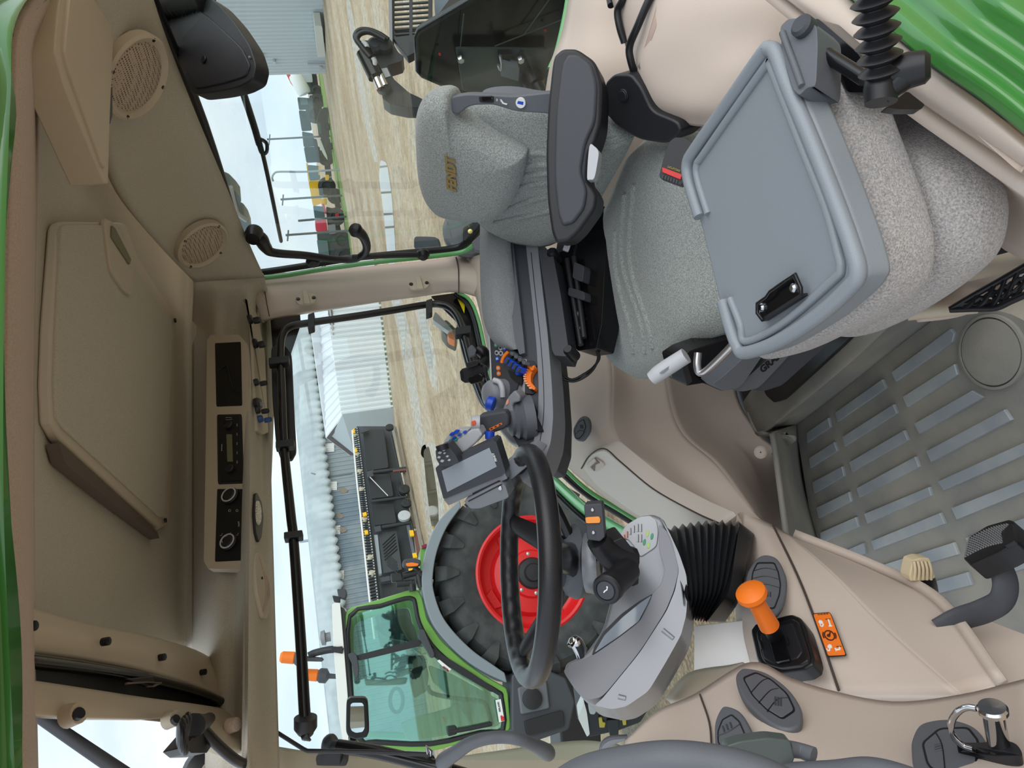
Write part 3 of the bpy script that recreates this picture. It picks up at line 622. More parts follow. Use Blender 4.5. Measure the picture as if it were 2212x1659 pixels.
# padded armrest
r_ = []
for (x, y, d, w) in ((1070, 470, 1.66, 17), (1074, 560, 1.62, 19), (1082, 650, 1.58, 21), (1092, 705, 1.56, 21), (1104, 738, 1.545, 17), (1113, 755, 1.535, 8)):
    c = at(x, y, d); a = (at(x-w, y+w*.15, d+.05)-c); b = (at(x+w, y-w*.15, d-.035)-c); nrm = a.cross(b); up_ = V((0, 0, 1))*.02*w/20
    ring = []
    for j in range(16):
        t = 2*math.pi*j/16; cx, sx_ = math.cos(t), math.sin(t)
        e_ = lambda v: math.copysign(abs(v)**.6, v)
        ring.append(c + b*e_(cx) + (up_*1.6 if sx_ > 0 else up_*1.2)*e_(sx_))
    r_.append(ring)
loft('armrest_pad', r_, velour, co, n=5)
spl('pad_base', [(1092, 480), (1104, 480), (1112, 560), (1122, 650), (1130, 720), (1134, 762), (1122, 766), (1112, 735), (1102, 650), (1094, 560)], CS.off(.012), .1, slate, co, r=.1, bevel=.005)
# button panel
bpn = spl('button_panel', [(1062, 640), (1055, 668), (1054, 695), (1061, 840), (1080, 868), (1112, 850), (1128, 800), (1112, 760), (1090, 735), (1074, 690)], ct, .02, dark, co, r=.1, bevel=.003)
tube('panel_edge', [ct.off(.002)(*q) for q in ((1066, 640), (1057, 668), (1056, 695), (1062, 840))], .002, lgrey, co, smooth=False, seg=8)
def pill(c, w, h, m, ic):
    x, y = c; b = spl('button', [(x-w, y-h*.6), (x, y-h), (x+w, y-h*.5), (x+w, y+h*.6), (x, y+h), (x-w, y+h*.5)], ct.off(.0025), .004, m, bpn, r=.3, bevel=.001)
    spl('icon', [(x-2, y-2), (x+2, y-2.5), (x+2.5, y+2), (x-1.5, y+2.5)], ct.off(.0033), .001, ic, b, r=0, bevel=0)
ygreen = mat('green key', (40, 150, 96), .4)
for c, m, ic in (((1067, 699), yellow, dark2), ((1068, 712), yellow, dark2), ((1069.5, 731), ygreen, lgrey), ((1070.5, 745), ygreen, lgrey), ((1080, 751), lgrey, dark2), ((1081, 763), lgrey, dark2), ((1072, 762), lgrey, dark2), ((1073, 775), blue, lgrey), ((1089, 752), blue, lgrey), ((1075, 795), orange, lgrey), ((1076, 807), orange, lgrey)):
    pill(c, 3.6, 6, m, ic)
# moulded grey top with levers
spl('front_shell', [(1078, 830), (1096, 800), (1120, 815), (1132, 840), (1136, 880), (1150, 930), (1135, 970), (1100, 962), (1074, 930), (1062, 880), (1066, 845)], ct.off(-.004), .04, silver, co, r=.25, bevel=.01)
lev = []
for k in range(4):
    x, y = 1096+8.6*k, 782+6.4*k
    p_ = ct.off(.01)
    spl('lever_tip', [(x-9, y+1), (x-2, y-11), (x+5, y-8), (x-1, y+5)], p_.off(.006), .014, blue, co, r=.25, bevel=.002)
    spl('lever_insert', [(x-6.5, y+1), (x-1.5, y-7.5), (x+2.2, y-5.6), (x-2, y+3)], p_.off(.008), .003, dark, co, r=.15, bevel=.0005)
    spl('lever_switch', [(x+6, y-23), (x+13, y-20), (x+11, y-13), (x+5, y-16)], p_.off(.004), .012, slate, co, r=.3, bevel=.002)
    spl('lever_stem', [(x+4, y-16), (x+10, y-13), (x+7, y-8), (x+2, y-10)], p_, .01, dark2, co, r=.2, bevel=.001)
spl('lever_side', [(1112, 806), (1129, 790), (1129, 804), (1116, 811)], ct.off(.008), .02, blue, co, r=.1, bevel=.002)
spl('lever_slot', [(1096, 798), (1128, 812), (1126, 832), (1114, 826), (1102, 815)], ct.off(.001), .004, dark2, co, r=.2, bevel=.001)
lg = CS.off(.003)
spl('lever_frame', [(1130, 775), (1138, 776), (1136, 820), (1133, 860), (1137, 872), (1130, 870), (1128, 820)], lg, .01, silver, co, r=.1, bevel=.002)
spl('orange_lever_slot', [(1136, 779), (1152, 779), (1159, 788), (1156, 800), (1147, 810), (1146, 824), (1156, 836), (1158, 844), (1150, 852), (1133, 850)], lg.off(.001), .006, dark2, co, r=.2, bevel=.002)
ol = spl('orange_lever', [(1141, 796), (1154, 788), (1158, 794), (1150, 803), (1146, 812), (1147, 826), (1157, 837), (1154, 843), (1142, 836), (1134, 822), (1133, 808)], lg.off(.01), .012, orange, co, r=.3, bevel=.003)
for k in range(9):
    t = k/8; x = 1136-6*math.sin(t*math.pi)+8*t*t; y = 798+40*t
    spl('grip_rib', [(x-2, y-1.5), (x+4, y-1.5), (x+5, y+1.5), (x-1, y+1.5)], lg.off(.013), .003, mat('pale orange', (244, 170, 120), .4), ol, r=.2, bevel=.0005)
tube('orange_hook', [lg.off(.014)(1139, 790), lg.off(.014)(1145, 794), lg.off(.014)(1150, 799), lg.off(.012)(1153, 792)], .003, orange, co, n=4, seg=8)
tube('orange_slider', [ct.off(.008)(1098, 760), ct.off(.012)(1088, 772), ct.off(.012)(1084, 784)], .004, orange, co, n=4, seg=10)
# dome with blue thumb wheel
dp = at(1064, 852, 1.50); dn = (C-dp).normalized()*.5+V((0, 0, 1))
lathe('dial_dome', [(.03, -.03), (.032, -.01), (.03, .004), (.024, .013), (.012, .018), (0, .019)], dp, dn+EX*-.2, grey, co, seg=28)
tube('dial_band', [at(1066, 821, 1.48), at(1079, 826, 1.475), at(1085, 840, 1.47), at(1086, 858, 1.47)], .006, lgrey, co, n=5, seg=8)
lathe('thumb_wheel', [(.0, -.008), (.013, -.008), (.015, -.006), (.015, .006), (.013, .008), (0, .008)], at(1060, 872, 1.46), EX*.9+EY*.25-fw*.2, blue, co, seg=28)
# under-console box and cables
spl('cable_box', [(1163, 540), (1187, 538), (1195, 552), (1212, 640), (1228, 752), (1222, 770), (1198, 768), (1192, 756), (1178, 640)], CS.off(.012), .05, dark, co, r=.1, bevel=.006)
for q in ((1192, 545), (1229, 756)): lathe('mount_knob', [(.012, -.03), (.012, .0), (.008, .006), (0, .006)], CS.off(.012)(*q), CS.n, black, co, seg=14)
for k in (0, 1):
    tag(tube('cable', [at(1190+3*k, 762, 1.5), at(1195+3*k, 790-4*k, 1.5), at(1206+6*k, 812-6*k, 1.5), at(1235, 824-4*k, 1.5), at(1262, 815-7*k, 1.5), at(1282, 797-4*k, 1.49), at(1292+3*k, 772, 1.48), at(1285, 750, 1.47)], .0027, black, co, n=6, seg=8))
# joystick
js = empty('joystick', at(1110, 905, 1.42), 'grey joystick with blue buttons at the front of the armrest console', 'joystick')
jb = at(1128, 905, 1.41); jd = (at(1050, 915, 1.40)-jb).normalized()
lathe('boot', [(.045, -.02), (.044, .0), (.036, .006), (.038, .012), (.030, .018), (.031, .024), (.023, .03), (.0, .034)], jb, jd+V((0, 0, .4)), slate, js, seg=28)
spl('boot_base', [(1100, 925), (1126, 860), (1142, 870), (1160, 930), (1150, 932)], ct.off(-.002), .03, dark2, js, r=.15, bevel=.006)
spl('yoke', [(1096, 858), (1112, 842), (1124, 856), (1122, 868), (1106, 872), (1112, 905), (1108, 926), (1086, 925), (1080, 896)], facing(1100, 890, 1.385, -.4, .1), .035, grey, js, r=.3, bevel=.01)
spl('yoke_mark', [(1094, 865), (1099, 860), (1098, 872), (1092, 876)], facing(1100, 890, 1.383, -.4, .1), .002, mat('pale red mark', (226, 150, 130), .5), js, r=.3, bevel=0)
jp = facing(1060, 915, 1.37, -.2, .15)
gp = spl('grip', [(1027, 908), (1034, 898), (1062, 892), (1092, 887), (1100, 900), (1099, 918), (1088, 928), (1064, 936), (1052, 941), (1040, 938), (1032, 925)], jp, .04, dark, js, r=.3, bevel=.012, seg=4)
spl('orange_label', [(1056, 926), (1083, 913), (1085, 917), (1059, 931)], jp.off(.001), .001, orange, gp, r=0, bevel=0)
for k in range(3): spl('label_print', [(1059+9*k, 925.8-4.2*k), (1063+9*k, 924-4.2*k), (1064.4+9*k, 926-4.2*k), (1060+9*k, 928-4.2*k)], jp.off(.0014), .0006, black, gp, r=0, bevel=0)
jh = facing(1000, 960, 1.35, -.25, .2)
hd_ = spl('head', [(1034, 926), (1042, 940), (1028, 958), (1006, 976), (988, 986), (974, 988), (961, 972), (964, 962), (984, 952), (1006, 936), (1022, 926)], jh, .035, lgrey, js, r=.25, bevel=.008)
spl('button_face', [(1012, 930), (1005, 928), (986, 929), (968, 940), (959, 952), (960, 962), (975, 960), (1000, 944)], jh.off(-.004), .025, lgrey, js, r=.3, bevel=.006)
for q, s, m in (((976, 938), 7, blue), ((985, 933), 7, blue), ((992, 940), 5, blue), ((980, 947), 5, blue), ((1003, 934), 5, blue), ((972, 951), 3.5, mat('teal button', (40, 150, 140), .35)), ((984, 950), 4, MATS['teal button'])):
    spl('button', [(q[0]-s, q[1]+s*.4), (q[0]-s*.2, q[1]-s*.6), (q[0]+s, q[1]-s*.4), (q[0]+s*.3, q[1]+s*.6)], jh.off(.003), .006, m, hd_, r=.3, bevel=.001)
spl('button', [(963, 968), (966, 961), (972, 960), (971, 965)], jh.off(.002), .004, mat('maroon button', (150, 30, 50), .35), hd_, r=.25, bevel=.001)
lathe('switch_collar', [(.013, -.008), (.013, .006), (.01, .009), (0, .009)], at(1028, 912, 1.35), -EX, lgrey, js, seg=18)
spl('rocker', [(1018, 910), (1027, 908), (1029, 917), (1020, 921)], facing(1024, 914, 1.335), .01, mat('red rocker', (216, 74, 36), .35), js, r=.25, bevel=.002)
lathe('side_button', [(.009, -.01), (.009, .004), (.006, .007), (0, .007)], at(1058, 943, 1.355), EY, blue, js, seg=14)
# ================================================================== TERMINAL DISPLAY
te = empty('terminal_display', at(1060, 1060, 1.36), 'tablet terminal with a dark screen on a grey bracket beside the steering wheel', 'display')
TP = facing(1015, 1015, 1.33, -.3, .3)
bd = spl('housing', [(940, 1010), (1064, 951), (1072, 955), (1092, 1019), (1084, 1028), (958, 1079)], TP, .03, dark, te, r=.05, bevel=.003)
spl('bottom_edge', [(958, 1079), (1090, 1020), (1096, 1034), (969, 1092)], TP.off(-.004), .03, grey, te, r=.06, bevel=.003)
spl('screen', [(954, 1017), (1057, 967), (1073, 1008), (966, 1063)], TP.off(.0008), .002, screen, te, r=0, bevel=0)
textpx('lettering', 'FENDT', (1074, 996), (1066, 976), TP.off(.0003), 6.5, white, te, bold=.0002)
spl('bracket', [(1000, 1082), (1078, 1042), (1092, 1050), (1100, 1075), (1066, 1088), (1036, 1099), (1016, 1099)], TP.off(.004), .04, grey, te, r=.2, bevel=.005)
spl('bracket_slot', [(1020, 1066), (1078, 1038), (1082, 1042), (1022, 1072)], TP.off(-.002), .03, dark2, te, r=.05, bevel=.002)
tube('slot_line', [TP.off(.0045)(1012, 1083), TP.off(.0045)(1084, 1046)], .0012, dark2, te, smooth=False, seg=6)
disc('bracket_screw', (1081, 1054), TP.off(.004), 5, steel, te)
spl('support_arm', [(1082, 1008), (1150, 960), (1178, 975), (1100, 1040), (1092, 1035)], TP.off(-.03), .03, grey, te, r=.2, bevel=.005)
kp = spl('keypad', [(940, 974), (948, 968), (966, 961), (985, 985), (992, 1000), (970, 1008), (950, 1007), (942, 992)], TP.off(.02), .03, dark, te, r=.15, bevel=.005)
for q, s in (((950, 978), 5), ((958, 972), 4.5), ((948, 988), 4.5), ((960, 979), 3.5), ((966, 986), 4), ((955, 996), 5), ((970, 994), 4)):
    spl('key', [(q[0]-s, q[1]+s*.3), (q[0]-s*.3, q[1]-s*.7), (q[0]+s, q[1]-s*.3), (q[0]+s*.3, q[1]+s*.7)], TP.off(.0215), .003, lgrey, kp, r=.3, bevel=.0006)
lathe('scroll_wheel', [(.0, -.005), (.012, -.005), (.012, .005), (0, .005)], TP.off(.02)(956, 966), EX*.3+EY, dark2, kp, seg=20)
# ================================================================== PASSENGER SEAT
ps = empty('passenger_seat', FLR(2050, 560), 'small fabric passenger seat folded down with a grey plastic tray on its back', 'seat')
T1, T2, T3 = planeZ(CZ-.47), planeZ(CZ-.52), planeZ(CZ-.63)
o2 = cr(PX([(1700, 120), (1770, 140), (1806, 182), (1850, 300), (1900, 440), (1922, 540), (1908, 630), (1850, 690), (1750, 740), (1650, 775), (1600, 700), (1560, 500), (1600, 300)], T2), 5, True)
cushion('folded_backrest', o2, (0, 0, 1), .06, .035, fabric2, ps, K=6, p=3, back=.08)
o3 = cr(PX([(1810, 225), (1860, 210), (1925, 236), (1990, 272), (2072, 334), (2114, 400), (2124, 470), (2106, 550), (2056, 606), (1972, 668), (1900, 708), (1840, 728), (1780, 712), (1720, 640), (1720, 400)], T3), 5, True)
cushion('seat_cushion', o3, (0, 0, 1), .045, .05, fabric2, ps, K=8, p=3, back=.12)
to = [(1476, 352), (1492, 312), (1640, 105), (1668, 92), (1690, 110), (1715, 170), (1760, 270), (1810, 395), (1852, 510), (1873, 590), (1852, 625), (1780, 690), (1680, 752), (1605, 775), (1587, 762), (1570, 720), (1552, 650), (1530, 560), (1508, 470), (1497, 466), (1483, 400)]
slab('tray', rnd(PX(to, T1), .3), .03, trayg, ps, bevel=.007, n=(0, 0, -.03))
rim = [(1512, 468), (1500, 430), (1488, 388), (1486, 352), (1503, 320), (1580, 212), (1648, 116), (1662, 106), (1676, 116), (1700, 180), (1750, 296), (1800, 420), (1840, 530), (1854, 588), (1836, 620), (1770, 680), (1680, 738), (1610, 762), (1594, 748), (1580, 712), (1562, 650)]
tube('tray_rim', [T1.off(.003)(*q) for q in rim], .008, trayg, ps, n=5, seg=12)
tube('tray_rim', [T1.off(.001)(*q) for q in [(1530, 462), (1508, 390), (1506, 356), (1522, 330), (1655, 142), (1664, 140), (1684, 190), (1735, 320), (1785, 446), (1812, 545), (1818, 580), (1800, 606), (1690, 700), (1612, 738), (1600, 700), (1578, 645)]], .005, trayg, ps, n=5, seg=10)
hg = plane3((1690, 60, .74), (1750, 60, .71), (1740, 200, .70))
spl('hinge_bracket', [(1684, 58), (1702, 40), (1744, 38), (1764, 58), (1766, 100), (1762, 186), (1742, 190), (1726, 206), (1712, 194), (1690, 120)], hg.off(.01), .04, slate, ps, r=.25, bevel=.008)
lathe('hinge_boss', [(.011, -.005), (.011, .006), (.008, .009), (0, .009)], hg.off(.01)(1738, 60), hg.n, dark, ps, seg=20)
tube('hinge_groove', [hg.off(.011)(1690, 70), hg.off(.011)(1716, 140), hg.off(.011)(1732, 186)], .0035, slate, ps, n=4, seg=8)
spl('side_bracket', [(1760, 34), (1860, 120), (1880, 200), (1830, 200), (1790, 130), (1768, 120)], plane3((1770, 50, .76), (1870, 130, .7), (1830, 200, .72)), .03, gloss, ps, r=.15, bevel=.004)
tube('pivot_bar', [at(1786, 118, .70), at(1868, 170, .665)], .007, gloss, ps, smooth=False)
# document clip
cl = empty('paper_clip', T1(1680, 640), 'black spring paper clip on the passenger seat tray', 'clip')
spl('plate', [(1638, 656), (1712, 596), (1728, 640), (1644, 690)], T1.off(.006), .004, gloss, cl, r=.05, bevel=.001, n=(0, 0, -.004))
spl('jaw', [(1643, 689), (1729, 634), (1731, 640), (1646, 695)], T1.off(.011), .008, dark2, cl, r=.05, bevel=.001, n=(0, 0, -.008))
tube('wire', [T1.off(.012)(*q) for q in ((1648, 692), (1636, 676), (1636, 656), (1656, 642), (1664, 630), (1690, 612), (1718, 593), (1730, 622), (1730, 634))], .0022, gloss, cl, smooth=False, seg=8)
for q in ((1648, 664), (1716, 622)): lathe('rivet', [(.005, 0), (.005, .002), (.003, .004), (0, .004)], T1.off(.006)(*q), (0, 0, 1), steel, cl, seg=12)
# ================================================================== STEERING WHEEL AND COLUMN
sw = empty('steering_wheel', at(1215, 1215, 1.25), 'black leather steering wheel seen almost edge-on', 'steering wheel')
wc = at(1138, 1213, 1.27); A1 = (EY*.999-EX*.035+fw*.02).normalized(); rr_ = ray(1138, 1213).normalized(); A2 = rr_*.975-EX*.185; A2 = (A2-A1*A2.dot(A1)).normalized(); WN = A1.cross(A2); WN = -WN if WN.dot(EX) > 0 else WN
R0 = .19
rp_ = [wc+A1*math.cos(t)*R0+A2*math.sin(t)*R0 for t in [2*math.pi*i/120 for i in range(120)]]
vs, fs = [], []
for i in range(120):
    t = 2*math.pi*i/120; rad = A1*math.cos(t)+A2*math.sin(t)
    for j in range(14):
        a = 2*math.pi*j/14; r = .0172
        inner = max(0, -math.cos(a)); bump_ = 1+.16*inner*math.cos(30*t)
        vs.append(wc+rad*(R0+r*math.cos(a)*bump_)+WN*r*1.08*math.sin(a))
fs = grid_fs(120, 14, True)+[[119*14+j, 119*14+(j+1) % 14, (j+1) % 14, j] for j in range(14)]
leather = mat('black leather', (34, 34, 37), .27, bump=.2, bscale=900)
mesh('rim', vs, fs, leather, sw, sharp=60)
hubc = wc-WN*.075
for t in (.15, 1.75, 3.1, 4.4):
    rad = A1*math.cos(t)+A2*math.sin(t)
    tube('spoke', [wc+rad*.185, wc+rad*.155-WN*.012, wc+rad*.09-WN*.05, hubc+rad*.04], [.015, .02, .026, .03], gloss if t > 3 else dark2, sw, n=5, seg=12, flat=.45, up=WN)
lathe('hub', [(.0, .018), (.03, .018), (.058, .008), (.066, -.012), (.06, -.035), (.045, -.05), (0, -.05)], hubc, WN, slate, sw, seg=36)
lathe('hub_cap', [(.045, .0), (.044, .022), (.035, .026), (0, .027)], hubc, WN, dark, sw, seg=36)
tube('spinner_knob', [at(1232, 1392, 1.20), at(1242, 1386, 1.19), at(1252, 1400, 1.19), at(1258, 1420, 1.19)], [.006, .011, .011, .009], chrome, sw, n=4)
# ------------------------------------------------------------------ column
cl_ = empty('steering_column', at(1560, 1230, 1.22)+V((0, 0, -.1)), 'steering column with silver instrument pod on a black ribbed boot', 'steering column')
po = plane3((1380, 1115, 1.26), (1340, 1525, 1.09), (1480, 1270, 1.16))
body = [(1331, 1180), (1338, 1150), (1354, 1130), (1381, 1112), (1410, 1108), (1432, 1118), (1445, 1148), (1466, 1196), (1481, 1240), (1485, 1280), (1481, 1330), (1470, 1372), (1440, 1425), (1400, 1492), (1352, 1525), (1322, 1531), (1268, 1520), (1237, 1484), (1216, 1449), (1222, 1430), (1262, 1412), (1300, 1360), (1316, 1300), (1325, 1240)]
pod = slab('instrument_pod', rnd(PX(body, po.off(-.03)), .3), .09, silver, cl_, bevel=.02, seg=4)
pbk = mat('pod grey', (118, 119, 124), .38, .2)
spl('button_panel', [(1334, 1160), (1353, 1133), (1381, 1116), (1404, 1113), (1418, 1124), (1422, 1150), (1418, 1180), (1382, 1204), (1370, 1180), (1356, 1164)], po.off(-.027), .012, lgrey, cl_, r=.25, bevel=.004)
hood = spl('hood', [(1216, 1449), (1232, 1436), (1280, 1416), (1338, 1376), (1382, 1342), (1402, 1304), (1410, 1280), (1428, 1262), (1436, 1230), (1424, 1190), (1422, 1130), (1446, 1152), (1464, 1200), (1466, 1235), (1456, 1276), (1438, 1320), (1382, 1408), (1302, 1506), (1268, 1512), (1238, 1484)], po.off(0), .05, pbk, cl_, r=.25, bevel=.008)
band_ = spl('side_band', [(1424, 1112), (1446, 1150), (1467, 1196), (1482, 1240), (1486, 1280), (1482, 1330), (1471, 1372), (1441, 1426), (1401, 1493), (1353, 1526), (1322, 1532), (1284, 1524), (1302, 1508), (1382, 1410), (1440, 1320), (1458, 1276), (1467, 1230), (1452, 1170), (1428, 1120)], po.off(.006), .06, silver, cl_, r=.2, bevel=.008)
for q in (((1432, 1361), (1455, 1380)), ((1336, 1505), (1352, 1509))):
    tube('dimple', [po.off(.0055)(*q[0]), po.off(.0045)(*q[1])], .004, silver, band_, smooth=False, seg=10)
spl('display_recess', [(1410, 1282), (1400, 1304), (1381, 1342), (1338, 1376), (1278, 1416), (1284, 1396), (1304, 1364), (1342, 1326), (1381, 1298)], po.off(-.028), .008, dark, cl_, r=.15, bevel=.002)
spl('display_glass', [(1407, 1286), (1398, 1306), (1379, 1342), (1336, 1375), (1284, 1410), (1306, 1372), (1344, 1334), (1382, 1303)], po.off(-.0255), .003, mat('glass reflection grey blue', (150, 160, 172), .12, spec=.8), cl_, r=.1, bevel=0)  # reflection on the pod display painted in as pale grey blue
Z13 = lambda x, y: (1320+x/11.85, 1090+y/11.85)
bpl = po.off(-.026)
for x, y, w, h, m in ((665, 590, 30, 100, lgrey), (750, 590, 30, 100, lgrey), (570, 620, 26, 90, lgrey), (480, 680, 26, 85, lgrey), (400, 760, 24, 80, mat('salmon key', (226, 150, 120), .45)), (330, 820, 20, 55, MATS['salmon key'] if 'salmon key' in MATS else lgrey), (670, 855, 28, 100, lgrey), (755, 855, 28, 100, lgrey)):
    spl('key', [Z13(x-w, y-h), Z13(x+w, y-h), Z13(x+w, y+h), Z13(x-w, y+h)], bpl, .004, m, cl_, r=.25, bevel=.0008)
    spl('key_edge', [Z13(x+w-6, y-h), Z13(x+w+6, y-h), Z13(x+w+6, y+h), Z13(x+w-6, y+h)], bpl.off(.001), .002, dark, cl_, r=.1, bevel=0)
for x, y, m in ((930, 740, mat('lime key', (176, 206, 110), .4)), (1045, 810, mat('teal key', (60, 150, 110), .4)), (850, 960, MATS['teal key']), (955, 1040, MATS['lime key'])):
    spl('round_key', [Z13(x-45, y+40), Z13(x-30, y-60), Z13(x+25, y-95), Z13(x+45, y-40), Z13(x+30, y+60), Z13(x-20, y+95)], bpl, .004, m, cl_, r=.45, bevel=.001)
# ribbed boot: stack of rings with a kink at the near corner
rings = []
K = 20
for k in range(K):
    s = k/(K-1); f = 1 if k % 2 == 0 else .90
    T = at(1440+168*s, 1128-20*math.sin(s*2.2), 1.33); Nn = at(1478+96*s, 1292-22*s, 1.12+.05*s); B = at(1474+48*s, 1346+12*s, 1.18+.03*s); Hd = at(1430+130*s, 1190+30*s, 1.46)
    c = (T+Nn+B+Hd)/4; q = [c+(p-c)*f for p in (T, Nn, B, Hd)]
    rings.append(rnd(q, .22, 4))
loft('ribbed_boot', rings, mat('boot rubber', (30, 31, 34), .3), cl_, n=1, smooth=False, sharp=75)
e0 = [at(1600, 1112, 1.34), at(1576, 1280, 1.14), at(1520, 1352, 1.19), at(1520, 1230, 1.48)]
e1 = [at(1632, 1132, 1.34), at(1600, 1268, 1.18), at(1588, 1335, 1.2), at(1545, 1240, 1.5)]
e1 = [at(1634, 1140, 1.34), at(1597, 1300, 1.17), at(1560, 1352, 1.21), at(1560, 1240, 1.5)]
loft('boot_collar', [rnd(e0, .2, 4), rnd([a.lerp(b, .5) for a, b in zip(e0, e1)], .2, 4), rnd(e1, .2, 4)], black, cl_, n=2)
# stalk switch
sk = empty('column_stalk', at(1330, 1210, 1.15), 'black column stalk unit with orange rocker and horn knob', 'switch')
kp_ = facing(1285, 1128, 1.13, -.2, 0)
bx = spl('switch_head', [(1261, 1090), (1301, 1087), (1307, 1160), (1296, 1170), (1268, 1166)], kp_, .035, dark, sk, r=.12, bevel=.005)
spl('rocker', [(1264, 1118), (1294, 1116), (1297, 1122), (1296, 1130), (1266, 1131)], kp_.off(.004), .01, mat('amber rocker', (238, 150, 60), .4), bx, r=.2, bevel=.003)
for q in ((1280, 1101), (1282, 1150)): disc('screw', q, kp_.off(.001), 4, steel, bx)
tube('stalk_arm', [at(1290, 1165, 1.15), at(1306, 1186, 1.16), at(1330, 1205, 1.17), at(1362, 1215, 1.18)], [.018, .02, .024, .026], dark2, sk, n=5)
spl('stalk_body', [(1300, 1180), (1346, 1160), (1366, 1185), (1381, 1204), (1380, 1262), (1366, 1268), (1350, 1250), (1312, 1240), (1296, 1215)], facing(1340, 1215, 1.16, .1, .1), .06, dark2, sk, r=.15, bevel=.008)
lathe('collar', [(.05, 0), (.053, .01), (.05, .024), (.03, .03), (0, .03)], at(1296, 1215, 1.24), -EX+rr_*.25, silver, sk, seg=32)
ha = at(1309, 1275, 1.07); hb = at(1356, 1232, 1.15); hx = (ha-hb).normalized(); hl = (ha-hb).length
lathe('horn_grip', [(.02, 0), (.021, hl*.3), (.0205, hl*.75), (.0225, hl*.8), (.0225, hl*.97), (.020, hl), (0.0155, hl+.001), (.015, hl-.001), (0, hl)], hb, hx, dark2, sk, seg=32)
lathe('horn_button', [(.0145, hl-.004), (.0135, hl+.002), (0, hl+.003)], hb, hx, dark, sk, seg=24)
hp = Pl(hb+hx*(hl+.0032), hx)
spl('horn_symbol', [(1303, 1280), (1305, 1281), (1308, 1277), (1312, 1275), (1313, 1268), (1311, 1266), (1309, 1268), (1311, 1270), (1309, 1274), (1305, 1276)], hp, .0006, white, sk, r=.1, bevel=0)
# ================================================================== FRONT DASH
L0 = [at(1606, 1110, 1.38), at(1590, 1220, 1.36), at(1590, 1340, 1.30), at(1614, 1428, 1.26)]
L1 = [at(1642, 1122, 1.36), at(1662, 1225, 1.25), at(1690, 1350, 1.17), at(1718, 1466, 1.10)]
L2 = [at(1670, 1134, 1.345), at(1722, 1241, 1.22), at(1762, 1344, 1.13), at(1812, 1500, 1.03)]
L3 = [at(1700, 1152, 1.34), at(1790, 1232, 1.19), at(1900, 1345, 1.06), at(2074, 1500, .90)]
L4 = [at(1712, 1160, 1.35), at(1890, 1232, 1.22), at(2022, 1305, 1.07), at(2150, 1480, .90)]
L5 = [at(1714, 1163, 1.42), at(1895, 1232, 1.32), at(2028, 1305, 1.2), at(2156, 1482, 1.0)]
def lm(a, b, t): return [p.lerp(q, .5)+(C-p).normalized()*t for p, q in zip(a, b)]
dash = patch('wall_front', [L0, L1, L2], beige, th=.02, n=7); tag(dash, kind=S)
patch('decal_panel', [L2, lm(L2, L3, -.006), L3], beige, dash, th=.02, n=7)
patch('knee_panel', [L3, lm(L3, L4, -.004), L4], beige, dash, th=.02, n=7)
patch('edge_return', [L4, lm(L4, L5, .0), L5], beige, dash, th=.015, n=7)
def offt(a, t): return a+(C-a).normalized()*t
tube('seam', [offt(p, .004) for p in (L2[0], L2[1], L2[2], at(1812, 1492, 1.035))], .0018, MATS['seam shadow'], dash, n=7, seg=6)
tag(slab('trim_13', rnd([at(1500, 1352, 1.30), at(1606, 1340, 1.28), at(1616, 1390, 1.26), at(1622, 1430, 1.25), at(1499, 1450, 1.28)], .04), .02, mat('daylit dash top', (244, 243, 240), .6, col2=(234, 232, 228), nscale=5), bevel=.003), kind=S)  # beige dash top whitened; windscreen daylight is put into its colour
t = patch('pillar_front_left', [
  [at(1436, 1508, 1.22), at(1487, 1453, 1.22), at(1576, 1436, 1.20), at(1604, 1430, 1.19)],
  [at(1470, 1512, 1.12), at(1508, 1490, 1.12), at(1560, 1470, 1.12), at(1612, 1434, 1.12)],
  [at(1510, 1500, 1.06), at(1540, 1490, 1.06), at(1580, 1465, 1.06), at(1618, 1440, 1.06)]], beige2, th=.02); tag(t, kind=S)
fa = [at(1350, 1600, 1.0), at(1420, 1535, 1.04), at(1500, 1499, 1.06), at(1620, 1430, 1.06), at(1707, 1463, 1.02), at(1791, 1490, .98), at(1927, 1515, .92), at(2074, 1500, .88), at(2230, 1462, .82)]
fb = [at(1352, 1630, .97), at(1440, 1580, .98), at(1530, 1560, .97), at(1640, 1510, .95), at(1730, 1540, .92), at(1820, 1560, .89), at(1940, 1580, .84), at(2074, 1560, .80), at(2230, 1530, .75)]
fc = [at(1354, 1660, .92), at(1450, 1640, .90), at(1545, 1640, .88), at(1660, 1620, .84), at(1740, 1630, .82), at(1830, 1640, .80), at(1940, 1660, .75), at(2074, 1640, .70), at(2230, 1610, .66)]
fd = [at(1354, 1760, .85), at(1450, 1760, .80), at(1545, 1760, .77), at(1660, 1760, .74), at(1740, 1760, .72), at(1830, 1760, .70), at(1940, 1760, .66), at(2074, 1740, .60), at(2230, 1740, .56)]
apost = patch('wall_left', [fa, fb, fc, fd], beige, th=.02, n=5); tag(apost, kind=S)
tube('seam', [offt(p, .006) for p in (at(1512, 1500, 1.05), at(1532, 1560, .97), at(1537, 1620, .9), at(1538, 1665, .87))], .0014, MATS['seam shadow'], apost, n=5, seg=6)
tag(slab('trim_23', [at(2066, 1368, 1.08), at(2136, 1336, 1.07), at(2240, 1378, 1.02), at(2240, 1478, .95), at(2148, 1486, .96)], .02, beige, bevel=.004), kind=S)
